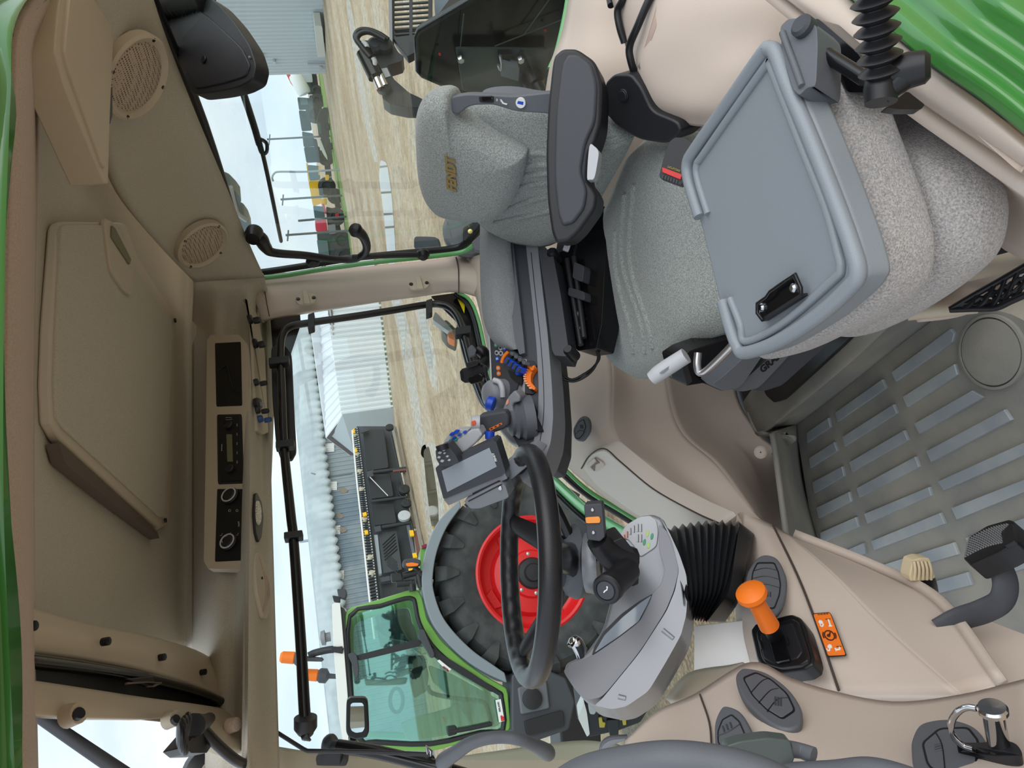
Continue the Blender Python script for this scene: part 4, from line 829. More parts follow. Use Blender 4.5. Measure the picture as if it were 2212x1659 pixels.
# air vents
ventm = mat('vent grey', (90, 92, 97), .5, bump=.15, bscale=900)
def vent(outer, inner, pl, label, slats, mark):
    e = empty('air_vent', pl(*outer[0]), label, 'air vent', 'round adjustable air vents')
    o = cr(PX(outer, pl.off(.004)), 6, True); slab('bezel', o, .012, ventm, e, bevel=.004)
    f = spl('flap', inner, pl.off(.0055), .006, slate if False else ventm, e, r=.2, bevel=.002)
    io = rnd(PX(inner, pl.off(.005)), .2); c = sum(io, V((0, 0, 0)))/len(io)
    slab('gap', [c+(p-c)*1.05 for p in io], .006, black, e, bevel=0)
    for a in slats: tube('slat_line', [pl.off(.0056)(*q) for q in a], .0007, black, f, n=4, seg=6)
    for k in range(3):
        d_ = (mark[2]*k, mark[3]*k); w = mark[4]
        tube('grip_mark', [pl.off(.0058)(mark[0]+d_[0]-w[0], mark[1]+d_[1]-w[1]), pl.off(.0058)(mark[0]+d_[0]+w[0], mark[1]+d_[1]+w[1])], .0012, dark, f, smooth=False, seg=6)
    return e
Z9 = lambda x, y: (1400+x/4.1475, 1050+y/4.1475)
m9 = lambda l: [Z9(*q) for q in l]
m7 = lambda l: [Z7(*q) for q in l]
v1 = plane3((1655, 1200, 1.265), (1655, 1330, 1.17), (1690, 1265, 1.21)).off(.016)
vent(m9([(1060, 612), (1160, 650), (1230, 780), (1245, 900), (1215, 1060), (1140, 1160), (1040, 1170), (940, 1080), (880, 960), (872, 850), (905, 740), (980, 640)]),
     m9([(980, 690), (1130, 690), (1165, 770), (1185, 880), (1175, 970), (1130, 1090), (1010, 1080), (945, 960), (925, 880), (940, 770)]), v1,
     'oval grey air vent behind the orange lever', [m9(l) for l in ([(945, 760), (1050, 735), (1160, 755)], [(930, 830), (1050, 808), (1178, 838)], [(935, 900), (1050, 880), (1180, 912)])], (*Z9(1045, 970), 6, 0, (0, 5)))
v2 = plane3((1600, 1450, 1.05), (1720, 1550, .93), (1620, 1550, .945)).off(.026)
vent(m7([(380, 1130), (395, 1085), (440, 1068), (560, 1095), (680, 1180), (755, 1280), (772, 1350), (755, 1405), (690, 1428), (600, 1405), (500, 1330), (420, 1240)]),
     m7([(425, 1130), (500, 1098), (590, 1140), (680, 1220), (725, 1315), (650, 1365), (560, 1310), (480, 1230)]), v2,
     'large oval grey air vent beside the hand lever base', [m7(l) for l in ([(470, 1215), (530, 1150), (575, 1130)], [(515, 1275), (580, 1205), (630, 1190)], [(565, 1325), (625, 1255), (690, 1245)])], (*Z7(612, 1265), 6, 1, (0, 9)))
v3 = plane3((1545, 1560, .955), (1600, 1600, .90), (1560, 1620, .90)).off(.024)
vent(m7([(250, 1440), (258, 1370), (290, 1305), (330, 1290), (400, 1320), (450, 1390), (488, 1480), (470, 1540), (420, 1570), (330, 1580), (262, 1550)]),
     m7([(275, 1440), (300, 1375), (355, 1345), (400, 1385), (432, 1460), (400, 1520), (300, 1550), (275, 1500)]), v3,
     'small grey air vent next to the large oval vent by the door pillar', [m7(l) for l in ([(275, 1470), (340, 1445), (405, 1400)], [(278, 1530), (340, 1510), (425, 1465)])], (*Z7(308, 1430), 8, -4, (2, 6)))
v4 = plane3((1975, 1580, .81), (2100, 1590, .75), (2000, 1650, .745)).off(.014)
vent([(1966, 1620), (1968, 1595), (1982, 1568), (2008, 1556), (2052, 1552), (2096, 1564), (2122, 1590), (2128, 1630), (2100, 1690), (2000, 1700), (1972, 1660)],
     [(1993, 1605), (2030, 1574), (2090, 1572), (2112, 1600), (2105, 1660), (2040, 1680), (2004, 1650)], v4,
     'grey air vent behind the chrome door pin', [[(2020, 1580), (2035, 1610), (2042, 1670)]], (2026, 1610, 1, 5, (7, -2)))
v5 = plane3((1250, 905, 1.80), (1262, 950, 1.76), (1272, 915, 1.765)).off(.012)
vent([(1241, 948), (1237, 930), (1243, 914), (1252, 902), (1263, 898), (1271, 908), (1271, 928), (1264, 942), (1254, 952)],
     [(1244, 946), (1241, 930), (1250, 912), (1260, 906), (1265, 922), (1259, 938), (1250, 947)], v5,
     'round grey air vent in the side wall sill by the glovebox lid', [[(1243, 938), (1252, 930), (1262, 932)]], (1254, 921, 2.5, .6, (0, 3.5)))
# parking lever
pk = empty('parking_brake_lever', at(1690, 1390, 1.12), 'orange T-handled parking lever in a black rubber square gaiter', 'lever')
kpl = plane3((1640, 1350, 1.235), (1740, 1350, 1.145), (1690, 1450, 1.10)).off(.006)
spl('gaiter', [(1620, 1362), (1632, 1346), (1709, 1325), (1727, 1332), (1739, 1350), (1758, 1418), (1754, 1434), (1735, 1446), (1685, 1453), (1646, 1441), (1634, 1424)], kpl.off(.012), .025, black, pk, r=.2, bevel=.008)
spl('gaiter_step', [(1632, 1366), (1642, 1354), (1710, 1335), (1724, 1342), (1746, 1414), (1744, 1426), (1728, 1436), (1684, 1442), (1652, 1432), (1644, 1420)], kpl.off(.018), .012, black, pk, r=.2, bevel=.004)
spl('recess', [(1641, 1372), (1652, 1360), (1706, 1344), (1714, 1348), (1734, 1405), (1722, 1422), (1670, 1434), (1646, 1420)], kpl.off(.0195), .006, dark2, pk, r=.2, bevel=.003)
spl('slide', [(1656, 1358), (1680, 1352), (1706, 1424), (1674, 1430)], kpl.off(.024), .012, gloss, pk, r=.1, bevel=.004)
for q in ((1642, 1384), (1697, 1374)): tube('slot', [kpl.off(.022)(*q), kpl.off(.022)(q[0]+5, q[1]+18)], .002, black, pk, smooth=False, seg=6)
pa_ = at(1662, 1352, 1.10); pb_ = at(1624, 1284, 1.075)
tube('stem', [at(1676, 1376, 1.125), pa_], .012, black, pk, smooth=False)
tube('handle', [pa_, pa_.lerp(pb_, .5), pb_], [.0155, .0135, .0125], orange, pk, n=5, seg=20)
px_ = (pb_-pa_).normalized()
lathe('knob', [(.012, -.012), (.019, -.009), (.0235, -.001), (.0225, .006), (.014, .011), (0, .012)], pb_, px_, orange, pk, seg=28)
# decal
de = empty('parking_brake_decal', at(1790, 1370, 1.12), 'orange sticker with a parking symbol on the beige dash', 'sticker')
dpl = plane3((1762, 1330, 1.142), (1830, 1415, 1.06), (1790, 1415, 1.08)).off(.01)
Zd = lambda x, y: (1740+x/12.764, 1300+y/12.764)
md_ = lambda l: [Zd(*q) for q in l]
spl('border', md_([(190, 320), (650, 283), (700, 330), (1118, 1440), (1085, 1480), (630, 1508), (595, 1470)]), dpl, .002, black, de, r=.08, bevel=0)
spl('field', md_([(212, 340), (650, 303), (690, 345), (1094, 1430), (1075, 1462), (640, 1486), (612, 1455)]), dpl.off(.0006), .001, orange, de, r=.08, bevel=0)
ddk = mat('decal ink', (60, 20, 10), .6); dp2 = dpl.off(.0012)
tube('ring', [dp2(*Zd(660+135*math.cos(a)+25*math.sin(a), 925+130*math.sin(a)+15*math.cos(a))) for a in [i*math.pi/12 for i in range(24)]], .0009, ddk, de, n=1, seg=6, closed=True)
for s_, a0 in ((1, -.5), (-1, 2.64)):
    tube('brake_arc', [dp2(*Zd(660+178*math.cos(a)+25*math.sin(a), 925+170*math.sin(a)+15*math.cos(a))) for a in [a0+i*.12 for i in range(9)]], .0009, ddk, de, n=1, seg=6)
textpx('letter', 'P', Zd(700, 845), Zd(600, 850), dp2, 14.5, ddk, de, bold=.0004)
textpx('small_print', '961 501 410 110', Zd(632, 318), Zd(240, 348), dp2, 3.4, ddk, de)
for l in ([(350, 540), (400, 495), (470, 530), (490, 600), (420, 608), (370, 590)], [(600, 1220), (650, 1165), (720, 1190), (735, 1270), (650, 1280), (610, 1265)]): spl('lock_body', md_(l), dp2, .0006, white, de, r=.3, bevel=0)
for l in ([(400, 615), (430, 670), (470, 675), (490, 610)], [(585, 1295), (620, 1345), (660, 1340), (668, 1285)]): tube('lock_loop', [dp2(*Zd(*q)) for q in l], .0011, white, de, n=4, seg=6)
for l in ([(630, 490), (690, 665)], [(650, 668), (735, 665)], [(935, 1250), (950, 1310)], [(955, 1310), (830, 1320)], [(820, 1285), (850, 1350)]): tube('lever_mark', [dp2(*Zd(*q)) for q in l], .0014, white, de, smooth=False, seg=6)
for l in ([(550, 478), (690, 470)], [(850, 1232), (990, 1225)]): tube('dash_mark', [dp2(*Zd(*q)) for q in l], .0005, ddk, de, smooth=False, seg=6)
# ================================================================== PEDALS
bpd = empty('brake_pedal', at(2130, 1240, 1.0), 'black brake pedal with a knurled pad on a curved arm', 'pedal')
tube('arm', [at(2030, 1360, 1.03), at(2070, 1338, 1.02), at(2120, 1322, 1.0), at(2160, 1300, .985), at(2172, 1268, .98), at(2164, 1232, .985), at(2145, 1205, 1.0)], [.018, .018, .019, .019, .018, .017, .016], dark, bpd, n=5, seg=16, flat=.4, up=fw)
ppl = plane3((2082, 1204, 1.0), (2092, 1160, 1.03), (2179, 1122, .98))
pad = spl('pad', [(2080, 1206), (2084, 1190), (2091, 1160), (2133, 1134), (2179, 1121), (2188, 1124), (2194, 1170), (2160, 1190), (2094, 1220)], ppl, .03, black, bpd, r=.15, bevel=.004)
stud = mat('knurled rubber', (96, 96, 98), .35)
kv, kf = [], []
for i in range(16):
    for j in range(9):
        u_, w_ = (i+.5)/16, (j+.5)/9
        x = 2083+u_*88+w_*9; y = 1206-u_*32-w_*42-6*math.sin(u_*3)
        c = ppl(x, y); s = .0022; U, Vv, A = basis(ppl.n); o = len(kv)
        kv += [c+U*s, c+Vv*s, c-U*s, c-Vv*s, c+A*.0035]; kf += [[o, o+1, o+4], [o+1, o+2, o+4], [o+2, o+3, o+4], [o+3, o, o+4]]
mesh('knurling', kv, kf, stud, pad, smooth=False)
spl('side_plug', [(2162, 1150), (2185, 1128), (2192, 1168), (2168, 1180)], ppl.off(.003), .006, dark2, pad, r=.15, bevel=.002)
ac = empty('accelerator_pedal', at(1990, 1260, 1.12), 'cream ribbed pedal standing behind the black brake pedal', 'pedal')
cream = mat('cream rubber', (206, 190, 158), .6)
tube('stem', [at(1994, 1240, 1.15), at(2006, 1262, 1.16), at(2012, 1290, 1.2)], .014, black, ac, flat=.6)
apl = facing(1990, 1230, 1.13, .2, .1)
spl('pad', [(1965, 1244), (1972, 1211), (1990, 1205), (2009, 1206), (2016, 1228), (2022, 1250), (1990, 1256), (1968, 1256)], apl, .022, cream, ac, r=.2, bevel=.006)
for k in range(5): tube('rib', [apl.off(.001)(1974+8*k, 1212), apl.off(.003)(1977+8.5*k, 1230), apl.off(.001)(1975+9*k, 1252)], .0025, cream, ac, n=4, seg=8)
sp = empty('foot_switch', at(1905, 1236, 1.24), 'small black pedal peeping over the dash edge', 'pedal')
spl('pad', [(1890, 1230), (1910, 1228), (1926, 1236), (1924, 1243), (1900, 1243)], facing(1905, 1236, 1.26), .03, dark2, sp, r=.2, bevel=.003)
spl('lever', [(1900, 1240), (1916, 1240), (1918, 1262), (1902, 1262)], facing(1905, 1250, 1.28), .01, dark2, sp, r=.1, bevel=.002)
# ================================================================== NEAR DOOR SIDE
# chrome striker
sr = empty('door_striker', at(2150, 1625, .66), 'chrome door latch pin with a curved hook on a black base', 'latch')
pb0, pb1 = at(2158, 1614, .665), at(2144, 1534, .656); ax_ = (pb1-pb0).normalized(); ln = (pb1-pb0).length
lathe('pin', [(.009, -.01), (.009, ln*.9), (.0095, ln*.93)], pb0, ax_, chrome, sr, seg=32)
lathe('pin_head', [(.009, ln*.92), (.0126, ln*.96), (.0126, ln*1.05), (.011, ln*1.1), (0, ln*1.09)], pb0, ax_, chrome, sr, seg=32)
slab('base', cr([at(*q) for q in ((2068, 1606, .70), (2086, 1622, .70), (2140, 1632, .66), (2190, 1634, .63), (2208, 1630, .63), (2196, 1608, .65), (2170, 1600, .68), (2120, 1604, .70))], 5, True), .01, dark2, sr, bevel=.003, n=-ax_*.01)
tube('hook', [at(*q) for q in ((2108, 1530, .66), (2090, 1528, .665), (2072, 1535, .67), (2058, 1552, .68), (2054, 1572, .685), (2062, 1594, .69), (2082, 1612, .69), (2104, 1620, .68))], .0023, chrome, sr, n=6, flat=1.4, up=ax_)
# door handle loop next to the camera
dh = empty('door_pull_handle', at(1480, 1650, .52), 'dark grey curved door pull close at the bottom of the view', 'handle')
tube('loop', [at(*q) for q in ((1180, 1720, .62), (1260, 1670, .60), (1350, 1648, .58), (1450, 1638, .56), (1550, 1648, .55), (1640, 1672, .54), (1720, 1710, .53))], .013, slate, dh, n=6, seg=18)
tube('second_grip', [at(*q) for q in ((1700, 1680, .62), (1800, 1676, .6), (1880, 1670, .58), (1960, 1690, .56), (2020, 1720, .55))], .012, slate, dh, n=6, seg=16)
lt = empty('door_latch_lever', at(1640, 1620, .6), 'dark green grey latch housing with a short lever beside the door pull', 'latch')
spl('housing', [(1570, 1612), (1600, 1602), (1660, 1594), (1708, 1600), (1718, 1640), (1700, 1670), (1560, 1670)], facing(1650, 1630, .62), .014, mat('greenish grey', (78, 86, 84), .35), lt, r=.2, bevel=.01)
tube('lever', [at(1706, 1618, .63), at(1730, 1622, .63), at(1758, 1632, .62)], [.007, .0065, .007], slate, lt, flat=.7)
# beige sill, green paint, net pocket near the door hinge side
sl0 = [at(1650, -40, .92), at(1730, 24, .86), at(1790, 70, .80), at(1880, 140, .74), at(1980, 215, .70), at(2090, 290, .66), at(2240, 390, .62)]
sl1 = [at(1716, -60, .90), at(1760, -20, .84), at(1810, 20, .78), at(1900, 95, .72), at(1998, 165, .67), at(2110, 240, .63), at(2240, 345, .59)]
sl2 = [at(1760, -80, .90), at(1790, -40, .84), at(1830, -6, .785), at(1920, 70, .72), at(2004, 140, .67), at(2120, 222, .635), at(2240, 318, .60)]
wl = patch('trim_14', [sl0, [a.lerp(b, .5)+V((0, 0, .006)) for a, b in zip(sl0, sl1)], sl1, sl2], beige, th=.02, n=6); tag(wl, kind=S)
dn0 = [p+V((0, .02, -.005)) for p in sl0]
dn1 = [at(1720, 60, .98), at(1800, 110, .96), at(1880, 190, .93), at(1960, 250, .89), at(2050, 310, .83), at(2130, 380, .78), at(2260, 480, .70)]
dn2 = [at(1760, 160, 1.02), at(1830, 220, 1.0), at(1900, 300, .97), at(1980, 380, .93), at(2080, 460, .88), at(2170, 540, .82), at(2280, 590, .74)]
t = patch('trim_15', [dn0, dn1, dn2], beige, th=.015, n=5); tag(t, kind=S)
gp0 = sl2
gR = []
for k, (dx, dy, dz, bump_) in enumerate(((4, -4, 0, .0), (45, -40, -.005, .012), (80, -75, -.01, .004), (120, -112, -.012, .016), (160, -150, -.02, .006), (215, -200, -.03, .014), (280, -260, -.04, .0), (420, -380, -.06, .0))):
    row = []
    for (x, y, d) in ((1760, -80, .90), (1830, -6, .785), (1920, 70, .72), (2004, 140, .67), (2120, 222, .635), (2240, 318, .60)):
        row.append(at(x+dx*.7, y+dy*.7, d-.02+dz-bump_))
    gR.append(row)
t = patch('trim_16', gR, green, th=.01, n=6); tag(t, kind=S)
# door ledge with the net pocket
lg0 = [at(1980, 672, .95), at(2060, 664, .93), at(2130, 645, .90), at(2240, 620, .86)]
lg1 = [at(2030, 640, .97), at(2100, 585, .93), at(2150, 572, .89), at(2240, 556, .84)]
t = patch('trim_17', [[p+V((0, -.0, .0)) for p in lg1], [a.lerp(b, .5)+fw*.04 for a, b in zip(lg0, lg1)], lg0], beige, th=.015); tag(t, kind=S)
tag(tube('trim_18', [at(1960, 678, .94), at(2055, 668, .92), at(2110, 662, .91)], .009, beige2, smooth=True), kind=S)
tag(tube('trim_19', [at(2090, 588, .91), at(2150, 574, .88), at(2240, 552, .83)], .012, beige2, smooth=True), kind=S)
tag(slab('trim_20', [at(2132, 668, .92), at(2186, 682, .88), at(2240, 712, .86), at(2240, 640, .84), at(2190, 655, .86)], .02, beige2, bevel=.004), kind=S)
nt = empty('net_pocket', at(2130, 640, .87), 'black elastic net pocket on the low door ledge', 'net')
top_ = [at(2053, 668, .89), at(2100, 640, .87), at(2150, 612, .85), at(2185, 592, .83), at(2240, 560, .80)]
bot_ = [at(2053, 669, .89), at(2100, 667, .87), at(2150, 665, .85), at(2185, 650, .83), at(2240, 625, .80)]
tube('elastic', top_, .004, black, nt, n=5, seg=8); tube('elastic', bot_, .004, black, nt, n=5, seg=8)
T_ = cr(top_, 6); B_ = cr(bot_, 6); nT = len(T_)
for k in range(5):
    i = 3+k*4; tube('net_cord', [T_[i], T_[i].lerp(B_[min(nT-1, i+3)], .5)+fw*.005, B_[min(nT-1, i+5)]], .0028, black, nt, n=4, seg=6)
    tube('net_cord', [B_[i], T_[i].lerp(B_[min(nT-1, i+3)], .5)-fw*.005, T_[min(nT-1, i+5)]], .0028, black, nt, n=4, seg=6)
for f_ in (.35, .65):
    tube('net_cord', [T_[i].lerp(B_[i], f_)+EY*.002*(i % 2) for i in range(2, nT)], .003, black, nt, n=2, seg=6)
# ribbed rubber strut boot at the door hinge
rb = empty('strut_boot', at(1900, 180, .64), 'black ribbed rubber boot with elbow in front of the green door sill', 'boot')
b0, b1 = at(1905, 176, .60), at(1884, -40, .56); bx_ = (b1-b0).normalized(); bl_ = (b1-b0).length
prof = [(.009, 0)]
for k in range(7):
    h = bl_*(.05+.14*k); prof += [(.0095, h), (.0145, h+bl_*.035), (.0175, h+bl_*.065), (.0145, h+bl_*.095), (.0095, h+bl_*.128)]
prof.append((.009, bl_*1.1))
lathe('ribbed_boot', prof, b0, bx_, black, rb, seg=28, sharp=70)
tube('elbow', [at(1904, 150, .60), at(1903, 190, .6), at(1903, 222, .6)], [.0115, .0135, .0125], black, rb, n=4, seg=20)
lathe('elbow_cap', [(.0, -.012), (.013, -.012), (.0145, .0), (.013, .012), (.009, .016), (0, .016)], at(1962, 152, .59), (EX-fw*.6), black, rb, seg=24)
tube('elbow', [at(1905, 205, .6), at(1930, 185, .595), at(1960, 158, .59)], [.0085, .0095, .012], black, rb, n=4, seg=16)
spl('foot_plate', [(1915, 232), (1960, 196), (1998, 226), (1990, 236), (1940, 236)], facing(1960, 220, .63), .012, gloss, rb, r=.15, bevel=.003)
# ================================================================== OVERHEAD CONTROLS
FP = Pl((CP(470, 760, .335)+CP(470, 1200, .325)+CP(530, 980, .256))/3, (CP(470, 1200, .325)-CP(470, 760, .335)).cross(CP(530, 980, .256)-CP(470, 760, .335))).off(.012)
oc = empty('overhead_console_frame', FP(490, 980), 'beige three-bay surround on the ceiling edge over the side window', 'console')
spl('surround', [(447, 735), (455, 723), (516, 723), (530, 738), (536, 860), (545, 1120), (545, 1224), (539, 1231), (449, 1228), (440, 1212), (444, 980)], FP, .02, beige2, oc, r=.05, bevel=.006)
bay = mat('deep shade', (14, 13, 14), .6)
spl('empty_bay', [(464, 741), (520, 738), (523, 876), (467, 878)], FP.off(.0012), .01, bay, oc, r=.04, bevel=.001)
tube('bay_wire', [FP.off(.003)(*q) for q in ((472, 800), (490, 790), (500, 830), (516, 850))], .0012, dark2, oc, n=4, seg=6)
for q in ((457, 808), ): pass
ra_ = empty('car_radio', FP(495, 970), 'black car radio with two knobs and a pale greenish display in the ceiling', 'radio')
rf = spl('front', [(468, 895), (522, 894), (527, 1044), (470, 1046)], FP.off(.0015), .01, dark2, ra_, r=.06, bevel=.002)
R2 = FP.off(.003)
spl('fascia', [(472, 898), (518, 897), (523, 1038), (474, 1040)], R2, .004, mat('radio black', (22, 22, 26), .35), ra_, r=.05, bevel=.001)
spl('display', [(489, 938), (501, 938), (503, 997), (491, 997)], R2.off(.0006), .001, mat('lcd green', (112, 112, 84), .3), ra_, r=.03, bevel=0)
for q in ((495, 920), (498, 1014)): disc('knob', q, R2, 9.5, dark2, ra_, h=.008, bevel=.002)
textpx('maker_lettering', 'BLAUPUNKT', (480, 974), (480.6, 958), R2.off(.0002), 3.4, lgrey, ra_)
for k in range(5): spl('key_mark', [(511, 915+20*k), (513, 915+20*k), (513, 921+20*k), (511, 921+20*k)], R2.off(.0004), .0006, grey, ra_, r=0, bevel=0)
tube('usb_mark', [R2.off(.0004)(*q) for q in ((488, 902), (500, 902), (501, 906), (488, 907))], .0006, lgrey, ra_, closed=True, smooth=False, seg=6)
cc = empty('climate_panel', FP(495, 1130), 'black heater panel with two white-ringed knobs beside the radio', 'control panel')
spl('front', [(469, 1056), (529, 1056), (526, 1210), (464, 1213)], FP.off(.0015), .01, MATS['radio black'], cc, r=.03, bevel=.001)
for q, lab in (((498, 1072), 0), ((495, 1172), 1)):
    disc('knob', q, R2, 19, black, cc, h=.006, bevel=.002)
    o = R2(*q); U, Vv, A = basis(R2.n); r = 15.8*((o-C).dot(fw))/F
    tube('knob_ring', [o+A*.009+(U*math.cos(a)+Vv*math.sin(a))*r for a in [i*math.pi/12 for i in range(24)]], .0019, lgrey, cc, n=1, seg=8, closed=True)
    disc('knob_face', q, R2, 13.5, dark2, cc, h=.011, bevel=.003)
    if lab: tube('knob_mark', [o+A*.0112+(EX*math.cos(a)-EY*math.sin(a)*-1)*r*.62 for a in [2+i*.26 for i in range(12)]], .0006, lgrey, cc, n=1, seg=6)
textpx('maker_lettering', 'FENDT', (518, 1137), (517, 1122), R2.off(-.001), 4.6, lgrey, cc)
for q in ((496, 1103), (512, 1103)): tube('climate_symbol', [FP.off(.002)(q[0]+2.6*math.cos(a), q[1]+2.6*math.sin(a)) for a in [i*1.05 for i in range(6)]], .0005, lgrey, cc, n=1, seg=6, closed=True)
for q in ((478, 1155), (496, 1153), (513, 1154)): tube('climate_symbol', [FP.off(.002)(*p) for p in ((q[0]-3, q[1]+2), (q[0]+1, q[1]+2), (q[0]+1, q[1]-1), (q[0]+3, q[1]-3))], .0005, lgrey, cc, smooth=False, seg=6)
# underside of the band: sockets, lamp
UP = Pl(CP(556, 900, .228), (CP(548, 800, .236)-CP(580, 900, .214)).cross(CP(550, 1100, .234)-CP(580, 900, .214))).off(.008)
pp = empty('socket_panel', UP(560, 820), 'beige socket plate with plugs on the underside of the ceiling band', 'panel')
spl('plate', [(528, 645), (534, 648), (545, 720), (556, 930), (570, 938), (580, 934), (572, 760), (556, 680)], UP, .008, beige2, pp, r=.1, bevel=.002)
def soc(x, y, s, m=black):
    p = UP.off(.005)(x, y); d = s*(p-C).dot(fw)/F
    lathe('socket', [(d, -.004), (d, .004), (d*.8, .007), (0, .007)], p, UP.n, m, pp, seg=16)
    lathe('socket_cap', [(d*.7, 0), (d*.75, .012), (d*.6, .018), (0, .018)], p+EX*.012+EY*.004, UP.n+EX*.6, dark2 if m is black else m, pp, seg=8)
soc(540, 690, 11); soc(551, 742, 11); soc(553, 826, 8); soc(556, 886, 8); soc(562, 905, 8, mat('faded blue cap', (44, 80, 140), .5))
spl('rocker_switch', [(554, 858), (566, 862), (568, 882), (560, 884), (554, 872)], UP.off(.006), .01, dark2, pp, r=.2, bevel=.002)
spl('rocker_face', [(562, 868), (568, 869), (569, 878), (563, 877)], UP.off(.008), .004, grey, pp, r=.1, bevel=.001)
il = empty('interior_lamp', UP(560, 1110), 'clear interior lamp with black surround on the ceiling band', 'lamp')
spl('surround', [(552, 1066), (556, 1064), (566, 1085), (570, 1120), (566, 1160), (560, 1172), (553, 1150), (550, 1110)], UP, .006, dark2, il, r=.2, bevel=.002)
spl('lens', [(556, 1080), (561, 1082), (566, 1100), (566, 1125), (562, 1135), (557, 1128), (555, 1105)], UP.off(.004), .008, mat('clear ribbed lens', (214, 210, 196), .15, bump=.6, bscale=260, col2=(150, 146, 130), nscale=300), il, r=.3, bevel=.003)
# ================================================================== SIDE WINDOW FITTINGS
def rw(x, y, t=.05): return RW.off(t)(x, y)
rl = empty('window_rail', rw(620, 1000), 'black tubular monitor rail bent round two sides of the side window', 'rail')
tube('rail', [rw(*q) for q in ((666, 1590), (660, 1569), (650, 1394), (641, 1260), (633, 1153), (628, 1110), (613, 958), (609, 850), (606, 760), (610, 725), (626, 706), (670, 697), (760, 684), (850, 670), (922, 658), (952, 658), (975, 668), (992, 692), (1005, 735), (1020, 790), (1045, 860), (1075, 905))], .0115, mat('satin black tube', (20, 19, 22), .25), rl, n=7, seg=14)
spl('back_plate', [(585, 752), (598, 742), (618, 748), (630, 764), (636, 900), (640, 974), (630, 992), (606, 990), (596, 960), (588, 860)], RW.off(.02), .012, dark2, rl, r=.2, bevel=.003)
spl('back_plate', [(985, 700), (1000, 690), (1016, 720), (1036, 800), (1062, 860), (1090, 900), (1070, 900), (1036, 866), (1010, 800), (996, 750)], RW.off(.01), .012, dark2, rl, r=.2, bevel=.003)
for c, w, h in (((633, 1153), 20, 7), ((661, 1562), 18, 7), ((602, 776), 22, 7), ((615, 956), 20, 7), ((672, 692), 7, 16), ((927, 661), 7, 15), ((1000, 712), 17, 8)):
    x, y = c; spl('clamp', [(x-w, y-h+3), (x+w, y-h-2), (x+w, y+h-2), (x-w, y+h+3)], RW.off(.066), .022, dark2, rl, r=.12, bevel=.004)
lathe('end_cap', [(.022, -.02), (.022, .0), (.014, .012), (0, .014)], rw(660, 1572), EY, dark2, rl, seg=20)
ph = empty('phone_holder', rw(1020, 800, .1), 'black phone cradle clamped to the rail beside the armrest console', 'phone holder')
hpq = facing(1022, 808, 1.72, -.3, .1)
spl('back', [(992, 803), (998, 796), (1040, 786), (1050, 792), (1052, 816), (1036, 823), (1004, 828), (995, 822)], hpq, .012, dark2, ph, r=.15, bevel=.003)
spl('slot', [(995, 804), (1000, 801), (1002, 820), (997, 820)], hpq.off(.001), .002, black, ph, r=.3, bevel=0)
spl('jaw', [(1005, 784), (1030, 777), (1034, 784), (1030, 790), (1008, 796)], hpq.off(.014), .02, dark2, ph, r=.25, bevel=.003)
spl('jaw', [(1012, 815), (1036, 806), (1044, 812), (1040, 826), (1018, 831), (1010, 824)], hpq.off(.014), .02, gloss, ph, r=.25, bevel=.003)
for q in ((1041, 790), (1043, 807)): disc('screw', q, hpq, 2.6, gloss, ph)
tube('stalk', [at(1040, 795, 1.76), at(1050, 775, 1.78), at(1042, 760, 1.78), at(1030, 752, 1.78)], [.018, .014, .016, .012], black, ph, n=4)
spl('clamp_block', [(1010, 752), (1020, 744), (1030, 756), (1026, 768), (1012, 772)], facing(1020, 758, 1.76), .03, slate, ph, r=.2, bevel=.003)
# strut and brackets on the front right pillar
gs = empty('gas_strut', at(760, 1615, 1.55), 'black gas strut with a square bracket at the front pillar', 'strut')
bq = facing(715, 1635, 1.5)
spl('bracket_foot', [(682, 1640), (684, 1632), (745, 1632), (749, 1640), (748, 1655), (684, 1654)], bq, .02, dark2, gs, r=.15, bevel=.004)
spl('bracket', [(703, 1626), (736, 1626), (734, 1653), (697, 1651)], bq.off(.02), .03, dark2, gs, r=.05, bevel=.004)
tube('ball_joint', [at(712, 1622, 1.5), at(716, 1605, 1.5), at(724, 1598, 1.5)], [.018, .02, .014], dark2, gs, n=4)
tube('rod', [at(720, 1612, 1.49), at(800, 1622, 1.47)], [.012, .014], dark2, gs, smooth=False)
tube('cylinder', [at(730, 1612, 1.48), at(820, 1626, 1.46), at(960, 1662, 1.43), at(1040, 1685, 1.42)], .0135, gloss, gs, n=4, seg=16)
wr = empty('pull_rod', at(700, 1620, 1.42), 'thin bent black rod running from the sun blind to the pillar hook', 'rod')
tube('rod', [CP(478, 1508, .322), at(560, 1558, 1.50), at(655, 1618, 1.45), at(664, 1622, 1.45), at(800, 1624, 1.43), at(930, 1630, 1.42)], .0042, dark2, wr, smooth=False, seg=8)
tube('hook', [at(930, 1632, 1.42), at(931, 1622, 1.42), at(922, 1612, 1.42), at(924, 1628, 1.42)], .0035, chrome, wr, smooth=False, seg=8)
lathe('hook_base', [(.014, -.01), (.014, .004), (.007, .008), (.006, .02), (0, .021)], at(925, 1645, 1.45), at(927, 1625, 1.42)-at(925, 1645, 1.45), black, wr, seg=20)
gh = empty('grab_handle', at(1070, 1620, 1.4), 'arched grey grab handle on the front pillar', 'handle')
Zg = lambda x, y: (920+x/6.506, 1540+y/6.506)
tube('grip', [at(*Zg(300, 720), 1.42), at(*Zg(250, 680), 1.40), at(*Zg(420, 560), 1.37), at(*Zg(620, 430), 1.35), at(*Zg(850, 360), 1.34), at(*Zg(1100, 340), 1.34), at(*Zg(1320, 375), 1.34), at(*Zg(1540, 460), 1.36), at(*Zg(1700, 550), 1.38), at(*Zg(1720, 590), 1.42)], [.012, .016, .0135, .012, .0115, .0115, .0115, .0125, .0155, .012], slate, gh, n=6, seg=18)
